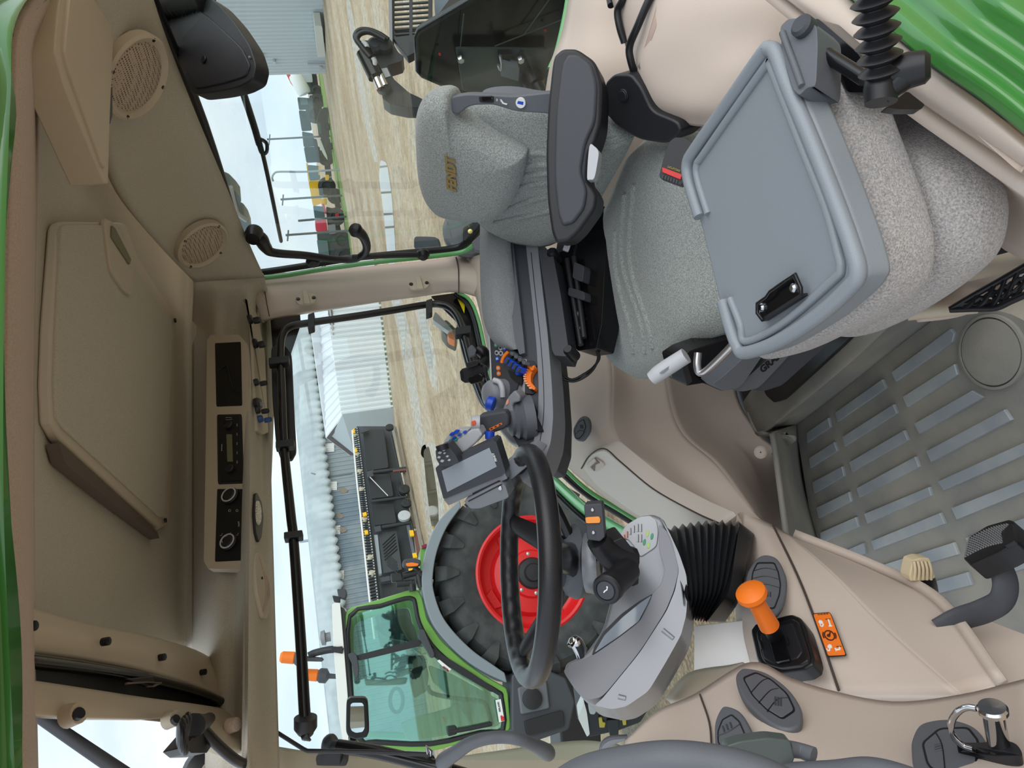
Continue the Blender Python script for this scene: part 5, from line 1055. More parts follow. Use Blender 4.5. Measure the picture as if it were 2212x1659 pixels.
sm = empty('small_round_mirror', at(770, 1550, 1.9), 'small black rimmed wide-angle mirror on a ball joint outside the glass', 'mirror')
mpl = facing(772, 1551, 1.85, .2, -.2)
spl('housing', [(748, 1515), (756, 1508), (788, 1508), (795, 1516), (798, 1580), (792, 1594), (768, 1598), (752, 1592), (747, 1580)], mpl, .03, black, sm, r=.25, bevel=.006)
spl('mirror_glass', [(757, 1522), (762, 1518), (782, 1518), (786, 1524), (788, 1572), (783, 1581), (769, 1583), (760, 1579), (756, 1570)], mpl.off(.001), .002, mirrorm, sm, r=.25, bevel=0)
tube('ball_joint', [at(763, 1594, 1.87), at(762, 1606, 1.88), at(763, 1614, 1.88)], [.009, .014, .012], gloss, sm, n=4)
# wiring boot at the top left of the windscreen
wb = empty('cable_boot', CP(415, 1590, .30), 'black ribbed cable boot under the front roof trim', 'boot')
Zb = lambda x, y: (320+x/9.217, 1500+y/9.217)
tube('cable', [CP(*Zb(1220, 480), .295), CP(*Zb(1100, 560), .29), CP(*Zb(900, 620), .285)], [.010, .013, .018], black, wb, n=4)
for k in range(6):
    a = k/5; x = 800-90*math.sin(a*2.6); y = 640+60*k
    lathe('boot_ring', [(.013, -.006), (.019, -.003), (.0205, .0), (.019, .003), (.013, .006)], CP(*Zb(x-50, y), .285), V((.3*a-.2, .3, -.9)), black, wb, seg=20)
spl('connector', [Zb(*q) for q in ((730, 1050), (960, 760), (1100, 680), (1300, 960), (1170, 1165), (860, 1168))], planeZ(CZ+.285), .03, dark2, wb, r=.08, bevel=.004)
tag(tube('trim_21', [CP(*Zb(*q), z) for q, z in (((1020, 620), .29), ((1400, 1020), .27), ((1800, 1340), .25), ((2200, 1480), .235))], .009, black, n=5), kind=S)
# left edge wiper-like bar behind the windscreen glass
wbar = empty('windscreen_wiper', at(160, 1600, .95), 'slanting dark wiper bar behind the windscreen glass', 'wiper')
tube('arm', [at(40, 1516, 1.0), at(150, 1592, 1.0), at(280, 1680, 1.0)], [.008, .009, .010], dark, wbar, n=3)
mm_ = empty('round_black_housing', at(455, 1650, 1.35), 'round black housing with a chrome ring outside the windscreen corner', 'lamp')
lathe('housing', [(.05, -.05), (.052, -.01), (.044, .012), (.03, .018), (0, .018)], at(450, 1668, 1.5), C-at(450, 1668, 1.5), black, mm_, seg=32)
lathe('chrome_ring', [(.013, .016), (.013, .022), (.009, .022), (.009, .018)], at(450, 1662, 1.5), C-at(450, 1662, 1.5), chrome, mm_, seg=24)
# ================================================================== REAR WINDOW SIDE
hdl = empty('rear_window_handle', at(700, 555, 2.1), 'black curved opening handle across the corner of the rear window', 'handle')
hp_ = planeX(1.37)
tube('handle', [hp_(*q) for q in ((540, 512), (562, 516), (574, 534), (592, 546), (662, 552), (720, 560), (764, 560), (786, 548), (792, 532), (784, 510), (768, 497))], [.016, .022, .018, .013, .012, .011, .011, .012, .013, .015, .019], mat('satin black', (30, 29, 33), .35), hdl, n=6, seg=16)
lathe('pivot', [(.0, -.02), (.024, -.02), (.026, 0), (.02, .02), (0, .022)], hp_(548, 508), (-1, -.3, .2), black, hdl, seg=20)
lathe('end_knob', [(.02, -.008), (.022, .0), (.018, .01), (0, .012)], hp_(768, 497), hp_(768, 497)-hp_(784, 510), black, hdl, seg=18)
for q in ((676, 566), (914, 551)):
    lathe('stay', [(.02, -.012), (.022, 0), (.014, .012), (0, .014)], hp_(*q), (-1, -.2, 0), black, hdl, seg=18)
tube('stay_bar', [hp_(760, 556), hp_(840, 552), hp_(914, 550)], .009, black, hdl, n=3)
rwp = empty('rear_wiper', planeX(1.5)(560, 300), 'thin black wiper blade slanting across the rear window', 'wiper')
wx = planeX(1.5)
tube('blade', [wx(518, 176), (wx(565, 320)+wx(564, 320))/2, wx(607, 520)], .006, dark2, rwp, n=6, seg=8, flat=1.6)
tube('arm', [wx(522, 190), wx(548, 270), wx(560, 312)], .009, black, rwp, n=4, seg=8)
tube('arm_hinge', [wx(556, 300), wx(575, 308), wx(576, 328), wx(566, 332), wx(560, 318)], .005, black, rwp, closed=True, n=3, seg=8)
# black mirror housing with gaiter arm in the upper corner
bh = empty('rear_mirror_housing', at(450, 100, 1.55), 'large black half-round housing hanging at the rear window top', 'mirror')
bo_ = [(345, 40), (362, 28), (440, -14), (470, 6), (505, 45), (540, 98), (553, 140), (545, 172), (515, 188), (470, 198), (418, 204), (408, 190), (380, 120)]
bpq = plane3((360, 60, 1.62), (540, 130, 1.45), (415, 200, 1.55))
hs_ = slab('shell', rnd(PX(bo_, bpq), .3), .035, dark2, bh, bevel=.012, seg=5)
spl('inner_face', [(352, 46), (426, 20), (448, 34), (520, 100), (540, 140), (530, 165), (480, 180), (422, 192), (412, 170), (380, 110)], bpq.off(.003), .01, dark2, bh, r=.25, bevel=.004)
disc('bolt', (441, 129), bpq.off(.004), 8, gloss, bh); disc('small_pin', (540, 124), bpq.off(.001), 2.5, grey, bh)
ga, gb = at(330, 16, 1.62), at(450, 0, 1.55); gx = gb-ga; prof = []
for k in range(13): prof += [(.022, gx.length*k/13), (.029, gx.length*(k+.5)/13)]
lathe('gaiter_arm', [(0, 0)]+prof+[(0, gx.length)], ga, gx, black, bh, seg=20, sharp=70)
# ================================================================== REAR OF THE CAB, OUTSIDE THE REAR WINDOW
rb0 = [at(1270, -420, 1.70), at(1236, -80, 1.62), at(1216, 60, 1.62), at(1186, 150, 1.62), at(1170, 300, 1.7), at(1180, 470, 1.9)]
rb1 = [at(1320, -420, 1.60), at(1300, -80, 1.52), at(1290, 60, 1.52), at(1290, 160, 1.52), at(1290, 300, 1.6), at(1290, 470, 1.8)]
rb2 = [at(1490, -420, 1.58), at(1480, -80, 1.5), at(1480, 60, 1.5), at(1480, 160, 1.5), at(1480, 300, 1.55), at(1480, 470, 1.75)]
tag(patch('wall_rear', [rb0, rb1, rb2], beige, th=.02), kind=S)
tag(tube('trim_22', [at(1236, -60, 1.64), at(1226, 20, 1.64), at(1206, 110, 1.64), at(1190, 150, 1.64)], .009, dgreen, n=4), kind=S)
fc0 = [at(1306, -90, 1.25), at(1322, 0, 1.24), at(1348, 90, 1.23), at(1374, 170, 1.22), at(1396, 225, 1.21), at(1418, 248, 1.20)]
fc1 = [at(1420, -90, 1.12), at(1420, 0, 1.11), at(1410, 70, 1.12), at(1390, 140, 1.15), at(1410, 210, 1.16), at(1440, 258, 1.17)]
fc2 = [at(1560, -90, 1.03), at(1550, 0, 1.03), at(1530, 80, 1.05), at(1500, 160, 1.08), at(1495, 230, 1.1), at(1500, 272, 1.13)]
fc3 = [at(1690, -90, .98), at(1670, 0, .99), at(1640, 80, 1.01), at(1600, 160, 1.03), at(1575, 230, 1.06), at(1560, 275, 1.1)]
fc4 = [at(1800, -90, .97), at(1780, 0, .98), at(1740, 80, .99), at(1690, 160, 1.02), at(1650, 230, 1.05), at(1620, 280, 1.1)]
fcv = empty('fender_cover', at(1500, 100, 1.1)+V((0, 0, -.2)), 'moulded beige wheel arch cover with black edge seals beside the driver seat', 'cover')
patch('moulding', [fc0, fc1, fc2, fc3, fc4], beige, fcv, th=.02, n=7)
tube('edge_seal', [offt(p, .004) for p in (at(1420, -30, 1.115), at(1402, 0, 1.12), at(1378, 55, 1.14), at(1360, 100, 1.17), at(1363, 133, 1.18), at(1376, 172, 1.2))], .0062, black, fcv, n=5, seg=10)
tube('edge_seal', [offt(p, .004) for p in (at(1362, -40, 1.18), at(1345, 0, 1.2), at(1334, 24, 1.215), at(1339, 60, 1.22), at(1349, 92, 1.225))], .0062, black, fcv, n=5, seg=10)
tube('edge_seal', [at(1300, -40, 1.27), at(1315, -10, 1.26), at(1320, 12, 1.25)], .0062, black, fcv, n=4, seg=10)
patch('groove', [[offt(at(1432, -40, 1.105), .003), offt(at(1405, 60, 1.125), .003), offt(at(1378, 145, 1.17), .003)], [offt(at(1446, -40, 1.10), .002), offt(at(1416, 62, 1.115), .002), offt(at(1382, 150, 1.165), .002)]], mat('beige groove', (172, 150, 138), .6), fcv, th=.004)
# dark pane with fittings seen through the rear window
PX6 = planeX(1.66)
dp_ = empty('dark_rear_pane', PX6(1080, 100), 'dark glass pane with black rim and metal fittings outside the rear window', 'pane')
do = [(1250, -420), (1240, -420), (1066, -30), (905, 66), (899, 78), (902, 152), (912, 164), (1012, 206), (1180, 215), (1206, 110), (1236, -30), (1262, -420)]
spl('backing', do, PX6.off(-.05), .02, mat('dark interior', (14, 19, 21), .2), dp_, r=.06, bevel=.002)
tube('rim', [PX6(*q) for q in ((1070, -32), (905, 67), (900, 80), (902, 152), (912, 163), (1014, 207), (1100, 212))], .007, gloss, dp_, smooth=False)
spl('mount_plate', [(984, 104), (1186, 106), (1180, 200), (1000, 196)], PX6.off(-.02), .008, mat('grey green plate', (52, 66, 66), .35), dp_, r=.04, bevel=.002)
for q in ((995, 126), (1124, 127)): lathe('bolt', [(.012, 0), (.012, .006), (.009, .012), (0, .012)], PX6.off(-.012)(*q), PX6.n, steel, dp_, seg=6)
spl('grey_box', [(1086, 138), (1122, 149), (1120, 176), (1082, 164)], PX6.off(.02), .03, mat('blue grey box', (112, 124, 132), .4), dp_, r=.04, bevel=.003)
spl('box_mount', [(1078, 118), (1104, 117), (1102, 132), (1082, 134), (1080, 150)], PX6.off(.0), .02, black, dp_, r=.1, bevel=.003)
tube('box_clip', [PX6.off(.02)(*q) for q in ((1080, 120), (1083, 136), (1081, 152), (1076, 140))], .004, steel, dp_, n=3)
lathe('pipe_coupling', [(.03, -.02), (.034, 0), (.034, .02), (.024, .024), (.02, .05), (0, .05)], PX6.off(0)(1150, 172), V((-1, .2, -.4)), black, dp_, seg=24)
tube('pipe', [PX6(1150, 172), PX6(1152, 190), PX6.off(.02)(1150, 215)], .026, black, dp_, n=4)
for q in ((950, 118), (1178, 66)): spl('red_lamp', [(q[0]-2.5, q[1]-2.5), (q[0]+2.5, q[1]-2.5), (q[0]+2.5, q[1]+2.5), (q[0]-2.5, q[1]+2.5)], PX6.off(-.028), .003, red, dp_, r=.3, bevel=0)
for a in (((1068, 100), (1132, 75)), ((1132, 75), (1215, 42)), ((1132, 75), (1200, -20)), ((1002, 30), (994, 105))): tube('scratch', [PX6.off(-.029)(*a[0]), PX6.off(-.029)(*a[1])], .0016, mat('dim line', (74, 84, 86), .4), dp_, smooth=False, seg=6)
# implement linkage behind the tractor: slotted plate and lift arm
im = empty('slotted_step_plate', at(890, 40, 3.2)+V((0, 0, -.3)), 'black plate with two rows of long slots behind the tractor', 'step')
gpl = facing(890, 40, 3.2, 0, -.2)
for x0, x1 in ((843, 852), (884, 891), (925, 934)): spl('rail', [(x0, -40), (x1, -40), (x1, 82), (x0, 80)], gpl, .008, dark2, im, r=0, bevel=.001)
for k in range(12): spl('bar', [(846, -36+10.8*k), (930, -42+10.8*k), (930, -38+10.8*k), (846, -32+10.8*k)], gpl.off(-.001), .008, dark2, im, r=0, bevel=.001)
for x_ in (848, 930):
    p0_ = gpl(x_, 60); tube('support_leg', [p0_-gpl.n*.06, V((p0_.x-gpl.n.x*.06, p0_.y-gpl.n.y*.06, 0))], .03, dark2, im, smooth=False)
spl('end_plate', [(848, 80), (934, 70), (934, 90), (906, 108), (880, 122), (862, 100)], gpl.off(.01), .05, dark2, im, r=.1, bevel=.006)
spl('side_strip', [(838, -40), (846, -40), (848, 100), (842, 96)], gpl.off(.02), .05, grey, im, r=.05, bevel=.006)
spl('rear_box', [(936, -40), (1000, -40), (940, 40)], gpl.off(-.1), .1, mat('blue grey panel', (92, 104, 116), .4), im, r=.05, bevel=.01)
la = empty('lift_arm', at(830, 180, 3.1)+V((0, 0, -.5)), 'black curved lift arm with a chrome cylinder outside the rear window', 'lift arm')
apq = facing(830, 150, 3.1, .1, -.1)
spl('arm', [(780, 92), (786, 87), (845, 86), (860, 112), (872, 122), (868, 132), (836, 142), (845, 160), (852, 172), (884, 200), (914, 214), (916, 232), (880, 232), (842, 224), (826, 212), (824, 190), (806, 130)], apq, .10, dark2, la, r=.12, bevel=.012)
tube('cylinder', [apq.off(.05)(786, 112), apq.off(.05)(812, 166)], .034, gloss, la, smooth=False)
tube('piston_rod', [apq.off(.05)(812, 166), apq.off(.05)(823, 192)], .018, chrome, la, smooth=False)
tube('piston_rod', [apq.off(.05)(806, 126), apq.off(.05)(832, 186)], .014, chrome, la, smooth=False)
for q in ((829, 191), (811, 103), (831, 102)): lathe('pin', [(.032, 0), (.032, .03), (.02, .04), (0, .04)], apq.off(.0)(*q), apq.n, dark, la, seg=20)
spl('data_plate', [(823, 148), (836, 146), (844, 164), (832, 168)], apq.off(.004), .004, lgrey, la, r=.1, bevel=.001)
tube('hose', [apq.off(.06)(*q) for q in ((788, 98), (774, 92), (768, 78), (776, 66), (796, 65), (820, 74), (838, 86))], .012, black, la, n=6, seg=8)
tube('hose', [apq.off(.08)(*q) for q in ((800, 124), (780, 100), (771, 84), (780, 72), (800, 70), (832, 86))], .012, black, la, n=6, seg=8)
tube('hose_fitting', [apq.off(.07)(*q) for q in ((782, 92), (790, 98), (792, 104))], .013, lgrey, la, n=4)
tube('hose_fitting', [apq.off(.07)(*q) for q in ((804, 128), (808, 134), (808, 144))], .013, lgrey, la, n=4)
# own rear lamps near the window corner
wl_ = empty('work_lamp', at(1018, 495, 2.5), 'dark round work lamp outside the rear window corner', 'lamp')
lathe('shell', [(0, -.12), (.05, -.11), (.085, -.04), (.09, .0), (.08, .012), (0, .014)], at(1012, 500, 2.5), at(1030, 470, 2.3)-at(1012, 500, 2.5), grey, wl_, seg=28)
spl('bracket', [(1000, 492), (1040, 470), (1046, 490), (1012, 520), (1000, 520)], facing(1020, 495, 2.45), .04, dark2, wl_, r=.15)
lathe('bolt', [(.008, 0), (.008, .01), (0, .011)], at(1016, 501, 2.42), -fw, mat('brass bolt', (190, 180, 110), .3, .8), wl_, seg=10)
spl('cable_clip', [(1018, 524), (1052, 494), (1062, 530), (1052, 545), (1026, 540)], facing(1040, 520, 2.05), .04, slate, wl_, r=.15)
rm_ = empty('rear_view_mirror_back', at(920, 524, 2.7), 'small dark square mirror outside beside the rear window edge', 'mirror')
spl('shell', [(894, 515), (898, 510), (938, 511), (948, 516), (952, 534), (946, 542), (900, 540), (894, 534)], facing(922, 526, 2.7), .06, mat('bluish dark shell', (60, 68, 74), .4), rm_, r=.25, bevel=.012)
tl = empty('marker_lamp', RWG.off(-.15)(960, 715), 'white and orange marker lamp outside the side window corner', 'lamp')
spl('body', [(952, 695), (965, 690), (990, 715), (985, 738), (966, 728), (954, 712)], RWG.off(-.12), .05, dark2, tl, r=.25, bevel=.008)
spl('orange_lens', [(966, 720), (978, 716), (984, 736), (970, 730)], RWG.off(-.1), .03, orange, tl, r=.25, bevel=.005)
spl('pale_bracket', [(934, 690), (940, 672), (978, 712), (970, 716)], RWG.off(-.09), .02, lgrey, tl, r=.15, bevel=.003)
# silhouette of the tractor's own worklight glass at the roof edge
gp_ = empty('tinted_lamp_glass', at(505, 440, 2.2), 'grey translucent lamp housing showing past the rear roof edge', 'lamp')
spl('cover', [(468, 392), (496, 402), (512, 418), (522, 432), (512, 458), (528, 466), (538, 480), (545, 500), (535, 540), (520, 546), (500, 480)], planeX(1.9), .06, mat('smoky plastic', (110, 128, 134), .3), gp_, r=.2, bevel=.01)
tube('edge', [planeX(1.88)(*q) for q in ((498, 404), (506, 440), (514, 462), (532, 476))], .008, lgrey, gp_, n=4)
# ================================================================== YARD
gm_ = mat('wet tan gravel', (176, 152, 124), .95)
nt_ = gm_.node_tree; N = nt_.nodes; L = nt_.links; b = N['Principled BSDF']; tc = N.new('ShaderNodeTexCoord')
def noise(sc_, detail, vec):
    n = N.new('ShaderNodeTexNoise'); n.inputs['Scale'].default_value = sc_; n.inputs['Detail'].default_value = detail; L.new(vec, n.inputs['Vector']); return n
mp = N.new('ShaderNodeMapping'); mp.inputs['Scale'].default_value = (.14, .34, 1); mp.inputs['Rotation'].default_value = (0, 0, math.radians(12)); L.new(tc.outputs['Object'], mp.inputs['Vector'])
n1 = noise(1.0, 6, mp.outputs['Vector']); n2 = noise(3.5, 8, tc.outputs['Object']); n3 = noise(16, 4, tc.outputs['Object'])
r1 = N.new('ShaderNodeValToRGB'); e = r1.color_ramp.elements; e[0].position = .32; e[0].color = (*lin((170, 146, 116)), 1); e[1].position = .72; e[1].color = (*lin((202, 192, 176)), 1)
x = e.new(.5); x.color = (*lin((194, 172, 143)), 1)
L.new(n1.outputs['Fac'], r1.inputs['Fac'])
mx = N.new('ShaderNodeMix'); mx.data_type = 'RGBA'; mx.blend_type = 'MULTIPLY'; mx.inputs[0].default_value = .8
r2 = N.new('ShaderNodeValToRGB'); r2.color_ramp.elements[0].position = .36; r2.color_ramp.elements[0].color = (.42, .40, .37, 1); r2.color_ramp.elements[1].position = .62; r2.color_ramp.elements[1].color = (1, 1, 1, 1)
ad = N.new('ShaderNodeMath'); ad.operation = 'MULTIPLY_ADD'; ad.inputs[1].default_value = .5; L.new(n3.outputs['Fac'], ad.inputs[0])
hf = N.new('ShaderNodeMath'); hf.operation = 'MULTIPLY'; hf.inputs[1].default_value = .5; L.new(n2.outputs['Fac'], hf.inputs[0]); L.new(hf.outputs[0], ad.inputs[2]); L.new(ad.outputs[0], r2.inputs['Fac'])
L.new(r1.outputs['Color'], mx.inputs[6]); L.new(r2.outputs['Color'], mx.inputs[7]); L.new(mx.outputs[2], b.inputs['Base Color'])
tag(slab('ground', [V((-160, -60, 0)), V((260, -60, 0)), V((260, 420, 0)), V((-160, 420, 0))], .2, gm_, n=(0, 0, -.2), bevel=0), kind=S)
wg = mat('dark gravel', (96, 86, 68), .5, col2=(150, 138, 110), nscale=26, lo=.35, hi=.7, bump=1, bscale=60, detail=6)  # darker speckled gravel for the patch by the parked tractor
def flat(px, z, m, name, r=.25): return slab(name, rnd([planeZ(z)(*q) for q in px], r), .01, m, n=(0, 0, -.01), bevel=0)
tag(flat([(1400, 1240), (1640, 1180), (1760, 1460), (1560, 1680), (1420, 1700), (1330, 1560)], .012, wg, 'ground_patch'), kind=S)
water = mat('puddle water', (150, 146, 132), .04, spec=.9)
mud = mat('muddy puddle water', (118, 108, 84), .06, spec=.8)
mudd = mat('pale wet mud', (192, 184, 172), .5, col2=(150, 134, 112), nscale=5, lo=.4, hi=.62, detail=8)
darkm = mat('dark wet soil', (126, 108, 88), .6, col2=(172, 150, 122), nscale=2.2, lo=.35, hi=.65, detail=8)
pud = [([(822, 345), (836, 352), (846, 420), (852, 500), (856, 570), (838, 572), (830, 470), (818, 380)], water, 'long pale puddle in the ruts beyond the driver seat headrest'),
       ([(849, 640), (862, 645), (878, 700), (872, 780), (866, 720)], water, 'narrow grey puddle in the wheel rut nearest the white shed'),
       ([(900, 650), (912, 655), (926, 720), (935, 800), (925, 790), (912, 720)], water, 'narrow grey puddle in the second wheel rut by the rail bend'),
       ([(914, 975), (926, 962), (936, 1010), (946, 1080), (948, 1150), (932, 1140), (922, 1060)], mud, 'brown puddle beside the terminal display')]
for px, m, lab in pud: tag(flat(px, .014, m, 'puddle'), lab, 'puddle', 'puddles in the gravel yard')
for i, px in enumerate(([(746, 0), (757, 0), (776, 120), (798, 260), (818, 350), (808, 350), (782, 240)], [(843, 640), (866, 640), (886, 720), (904, 860), (918, 960), (934, 1000), (908, 985), (880, 840), (860, 720)], [(893, 650), (918, 650), (940, 760), (946, 850), (930, 830), (910, 740)], [(908, 965), (940, 950), (958, 1060), (962, 1170), (925, 1170), (912, 1060)])):
    tag(flat(px, .006, mudd, 'ground_marking'), kind=S)
# ------------------------------------------------------------------ helpers for far things
def vplane(x, y, a, turn=0):
    r = ray(x, y); n = V((-r.x, -r.y, 0)).normalized(); n = Matrix.Rotation(math.radians(turn), 3, 'Z') @ n
    return Pl(C+r*a, n)
def corr(name, c1, c2, c3, c4, m, pitch, amp, parent=None, wave=False):
    # corrugated sheet c1-c2 (bottom edge) to c4-c3 (top edge)
    c1, c2, c3, c4 = map(V, (c1, c2, c3, c4)); n = (c2-c1).cross(c4-c1).normalized()
    if n.dot(C-c1) < 0: n = -n
    k = max(4, int((c2-c1).length/pitch)); prof = ((0, 0), (.35, 0), (.5, 1), (.85, 1)) if not wave else tuple((i/6, .5-.5*math.cos(i*math.pi/3)) for i in range(6))
    vs = []
    for i in range(k):
        for t, h in prof:
            s = (i+t)/k; vs += [c1.lerp(c2, s)+n*h*amp, c4.lerp(c3, s)+n*h*amp]
    vs += [c2, c3]; q = len(vs)//2
    return mesh(name, vs, [[2*i, 2*i+2, 2*i+3, 2*i+1] for i in range(q-1)], m, parent, sharp=25)
UPZ = V((0, 0, 1))
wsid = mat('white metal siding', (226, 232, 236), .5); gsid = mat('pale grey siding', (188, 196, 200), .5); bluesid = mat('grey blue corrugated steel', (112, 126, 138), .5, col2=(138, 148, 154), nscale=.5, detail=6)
brn = mat('brown trim', (98, 86, 86), .6); roofm = mat('white ribbed roof', (222, 224, 228), .45)
# white lean-to shed
shd = empty('white_shed', GROUND(835, 780), 'low white metal shed with a ribbed lean-to roof and brown trim', 'building')
B0 = GROUND(812, 560); B1 = GROUND(849, 880); wdir = (B1-B0).normalized(); win = V((-wdir.y, wdir.x, 0)); win = -win if win.dot(C-B0) > 0 else win
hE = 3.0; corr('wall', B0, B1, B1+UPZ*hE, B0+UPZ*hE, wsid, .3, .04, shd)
dB = (B1-C).dot(fw); r1 = at(705, 946, dB+2.0); r0 = at(683, 560, (B0-C).dot(fw)+2.5); r2 = at(757, 984, dB+3.6)
e0, e1 = B0+UPZ*hE-win*.3, at(742, 898, dB-.2)
dn_ = V((0, 0, .2))
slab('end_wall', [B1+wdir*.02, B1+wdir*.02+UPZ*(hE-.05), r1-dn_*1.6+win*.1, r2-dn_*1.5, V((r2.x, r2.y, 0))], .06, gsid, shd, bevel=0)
rf = corr('roof', e0, e1, r1, r0, roofm, .42, .05, shd)
slab('back_roof', [r1, r2, r2-wdir*8, r1-wdir*8], .06, roofm, shd, bevel=0)
slab('fascia', [e0, e1, e1-UPZ*.22, e0-UPZ*.22], .05, brn, shd, bevel=0)
slab('gutter', [e0-UPZ*.05-win*.05, e1-UPZ*.05-win*.05, e1-UPZ*.15-win*.05, e0-UPZ*.15-win*.05], .02, lgrey, shd, bevel=0)
slab('barge_board', [e1, r1, r1-UPZ*.28, e1-UPZ*.28], .05, brn, shd, bevel=0)
slab('barge_board', [r1, r2, r2-UPZ*.28, r1-UPZ*.28], .05, brn, shd, bevel=0)
slab('base_strip', [B0-win*.03, B1-win*.03, B1-win*.03+UPZ*.12, B0-win*.03+UPZ*.12], .05, mat('mossy base', (120, 128, 96), .8), shd, bevel=0)
# quonset building
qn = empty('arched_steel_barn', GROUND(850, 1150), 'long grey blue corrugated steel barn with a scalloped arched roof', 'building')
QA, QB = 56.0, 50.0
q0 = C+ray(705, 700)*58; q1 = C+ray(735, 1720)*46; q0.z = 0; q1.z = 0
hW = 4.7; qd = (q1-q0).normalized(); qi = V((-qd.y, qd.x, 0)); qi = -qi if qi.dot(C-q0) > 0 else qi
corr('wall', q0, q1, q1+UPZ*hW, q0+UPZ*hW, bluesid, .32, .05, qn)
npan = 54; vs, fs = [], []; M = npan*8; rib = 10
for i in range(M+1):
    s = i/M; w = .5-.5*math.cos(2*math.pi*i/8)
    base = q0.lerp(q1, s)
    for j in range(rib):
        a = j/(rib-1)*1.1; R_ = 7.0
        vs.append(base+qi*(R_-R_*math.cos(a))*.55+UPZ*(hW-.30+.22*w*(1-j/(rib-1)) + R_*math.sin(a)*.34)-qi*(.40-.16*w))
fs = grid_fs(M+1, rib)
mesh('arched_roof', vs, fs, mat('galvanised roof', (178, 187, 190), .45, col2=(160, 170, 174), nscale=.6), qn, sharp=80, solid=.08)
wpl = Pl(q0-qi*.06, -qi)
for c in ((700, 880), (711, 967), (717, 1050), (724, 1145), (732, 1242)):
    x, y = c
    corr('vent_louvre', wpl(x+11, y-10), wpl(x+11, y+9), wpl(x-10, y+10), wpl(x-10, y-9), white, .12, .04, qn)
tube('downpipe', [wpl(672, 1022), wpl(705, 1030), wpl(760, 1022)], .04, grey, qn, smooth=False, seg=8)
for q, s in (((735, 965), 7), ((740, 1060), 9), ((733, 1115), 8), ((738, 1145), 9)):
    spl('rust_stain', [(q[0]-s*1.2, q[1]-s*.5), (q[0], q[1]-s), (q[0]+s*1.6, q[1]), (q[0], q[1]+s*.9)], wpl.off(.01), .01, mat('rust stain', (134, 124, 112), .8), qn, r=.45, bevel=0)
# grey shed far right
fs_ = empty('grey_siding_shed', GROUND(702, 80), 'tall pale grey ribbed shed at the far end of the yard', 'building')
a0, a1 = GROUND(703, 158), GROUND(690, -160); hS = 9.6
corr('wall', a0, a1, a1+UPZ*hS, a0+UPZ*hS, gsid, .8, .12, fs_)
fd_ = (a1-a0).normalized(); fi = V((-fd_.y, fd_.x, 0)); fi = -fi if fi.dot(C-a0) > 0 else fi
slab('side_wall', [a0, a0+UPZ*hS, a0+UPZ*hS+fi*14, a0+fi*14], .1, gsid, fs_, bevel=0)
slab('eave_trim', [a0+UPZ*(hS-.1)-fd_*.3-fi*.3, a1+UPZ*(hS-.1)-fi*.3, a1+UPZ*(hS+.35)-fi*.3, a0+UPZ*(hS+.35)-fd_*.3-fi*.3], .3, grey, fs_, bevel=0)
fpl = Pl(a0-fi*.2, -fi)
spl('pale_block', [(679, 56), (696, 56), (703, 122), (686, 124)], fpl.off(1.2), 1.2, mat('concrete', (206, 206, 196), .8), fs_, r=.1, bevel=.05)
for q in ((565, 125), (592, 138), (692, 149)): spl('wall_lamp', [(q[0]-3, q[1]-5), (q[0]+3, q[1]-5), (q[0]+4, q[1]+3), (q[0]-1, q[1]+5)], fpl.off(.2), .3, lgrey, fs_, r=.2, bevel=.02)
tube('conduit', [fpl.off(.2)(664, 138), fpl.off(.2)(702, 139)], .12, lgrey, fs_, smooth=False, seg=8)
# ------------------------------------------------------------------ draper header in front of the barn
hh = empty('harvester_header', GROUND(890, 1090), 'wide black harvester header with a tined reel parked before the barn', 'header')
hp0, hp1 = GROUND(862, 925), GROUND(912, 1160); hn = (hp1-hp0).cross(UPZ); HP = Pl(hp0, hn); hk = mat('header black', (44, 46, 50), .55)
m14 = lambda l: [(700+x/3.32, 850+y/3.32) for x, y in l]
for l in ([(275, 262), (430, 250), (465, 530), (300, 552)], [(308, 580), (475, 575), (500, 735), (335, 752)], [(335, 795), (500, 790), (522, 925), (360, 945)], [(405, 1365), (560, 1350), (590, 1430), (620, 1640), (440, 1660), (415, 1420)]):
    spl('deck_panel', m14(l), HP, .25, hk, hh, r=.08, bevel=.03)
spl('back_sheet', m14([(230, 235), (480, 235), (640, 1000), (690, 1400), (740, 1800), (400, 1800), (330, 1400)]), HP.off(-.5), .2, mat('header shade', (58, 62, 66), .6), hh, r=.03, bevel=0)
spl('centre_panel', m14([(388, 1000), (520, 985), (560, 1260), (425, 1290)]), HP.off(.05), .3, mat('feeder grey', (62, 66, 70), .5), hh, r=.04, bevel=.03)
for k in range(6):
    y = 1015+22*k; tube('panel_rib', [HP.off(.07)(*p) for p in m14([(420+3*k, y+70), (505+4*k, y-10)])], .025, dark2, hh, smooth=False, seg=6)
for k in range(5):
    y = 1150+22*k; tube('panel_rib', [HP.off(.07)(*p) for p in m14([(440+3*k, y-10), (520+4*k, y+60)])], .025, dark2, hh, smooth=False, seg=6)
spl('light_strip', m14([(358, 1014), (384, 1012), (414, 1290), (392, 1296)]), HP.off(.12), .15, mat('light grey strip', (168, 178, 186), .5), hh, r=.05, bevel=.02)
tube('reel_tube', [HP.off(.5)(*p) for p in m14([(203, 265), (235, 620), (275, 980), (330, 1500), (362, 1760)])], .045, white, hh, n=3, seg=8)
tube('reel_bar', [HP.off(.35)(*p) for p in m14([(240, 250), (292, 700), (345, 1100), (392, 1500), (415, 1700)])], .09, hk, hh, n=3, seg=8)
vs, fs = [], []
pa, pb2 = [HP.off(.5)(*p) for p in m14([(203, 265), (235, 620), (275, 980), (330, 1500)])], [HP.off(.38)(*p) for p in m14([(240, 250), (283, 610), (330, 980), (388, 1480)])]
A_, B_ = cr(pa, 24), cr(pb2, 24)
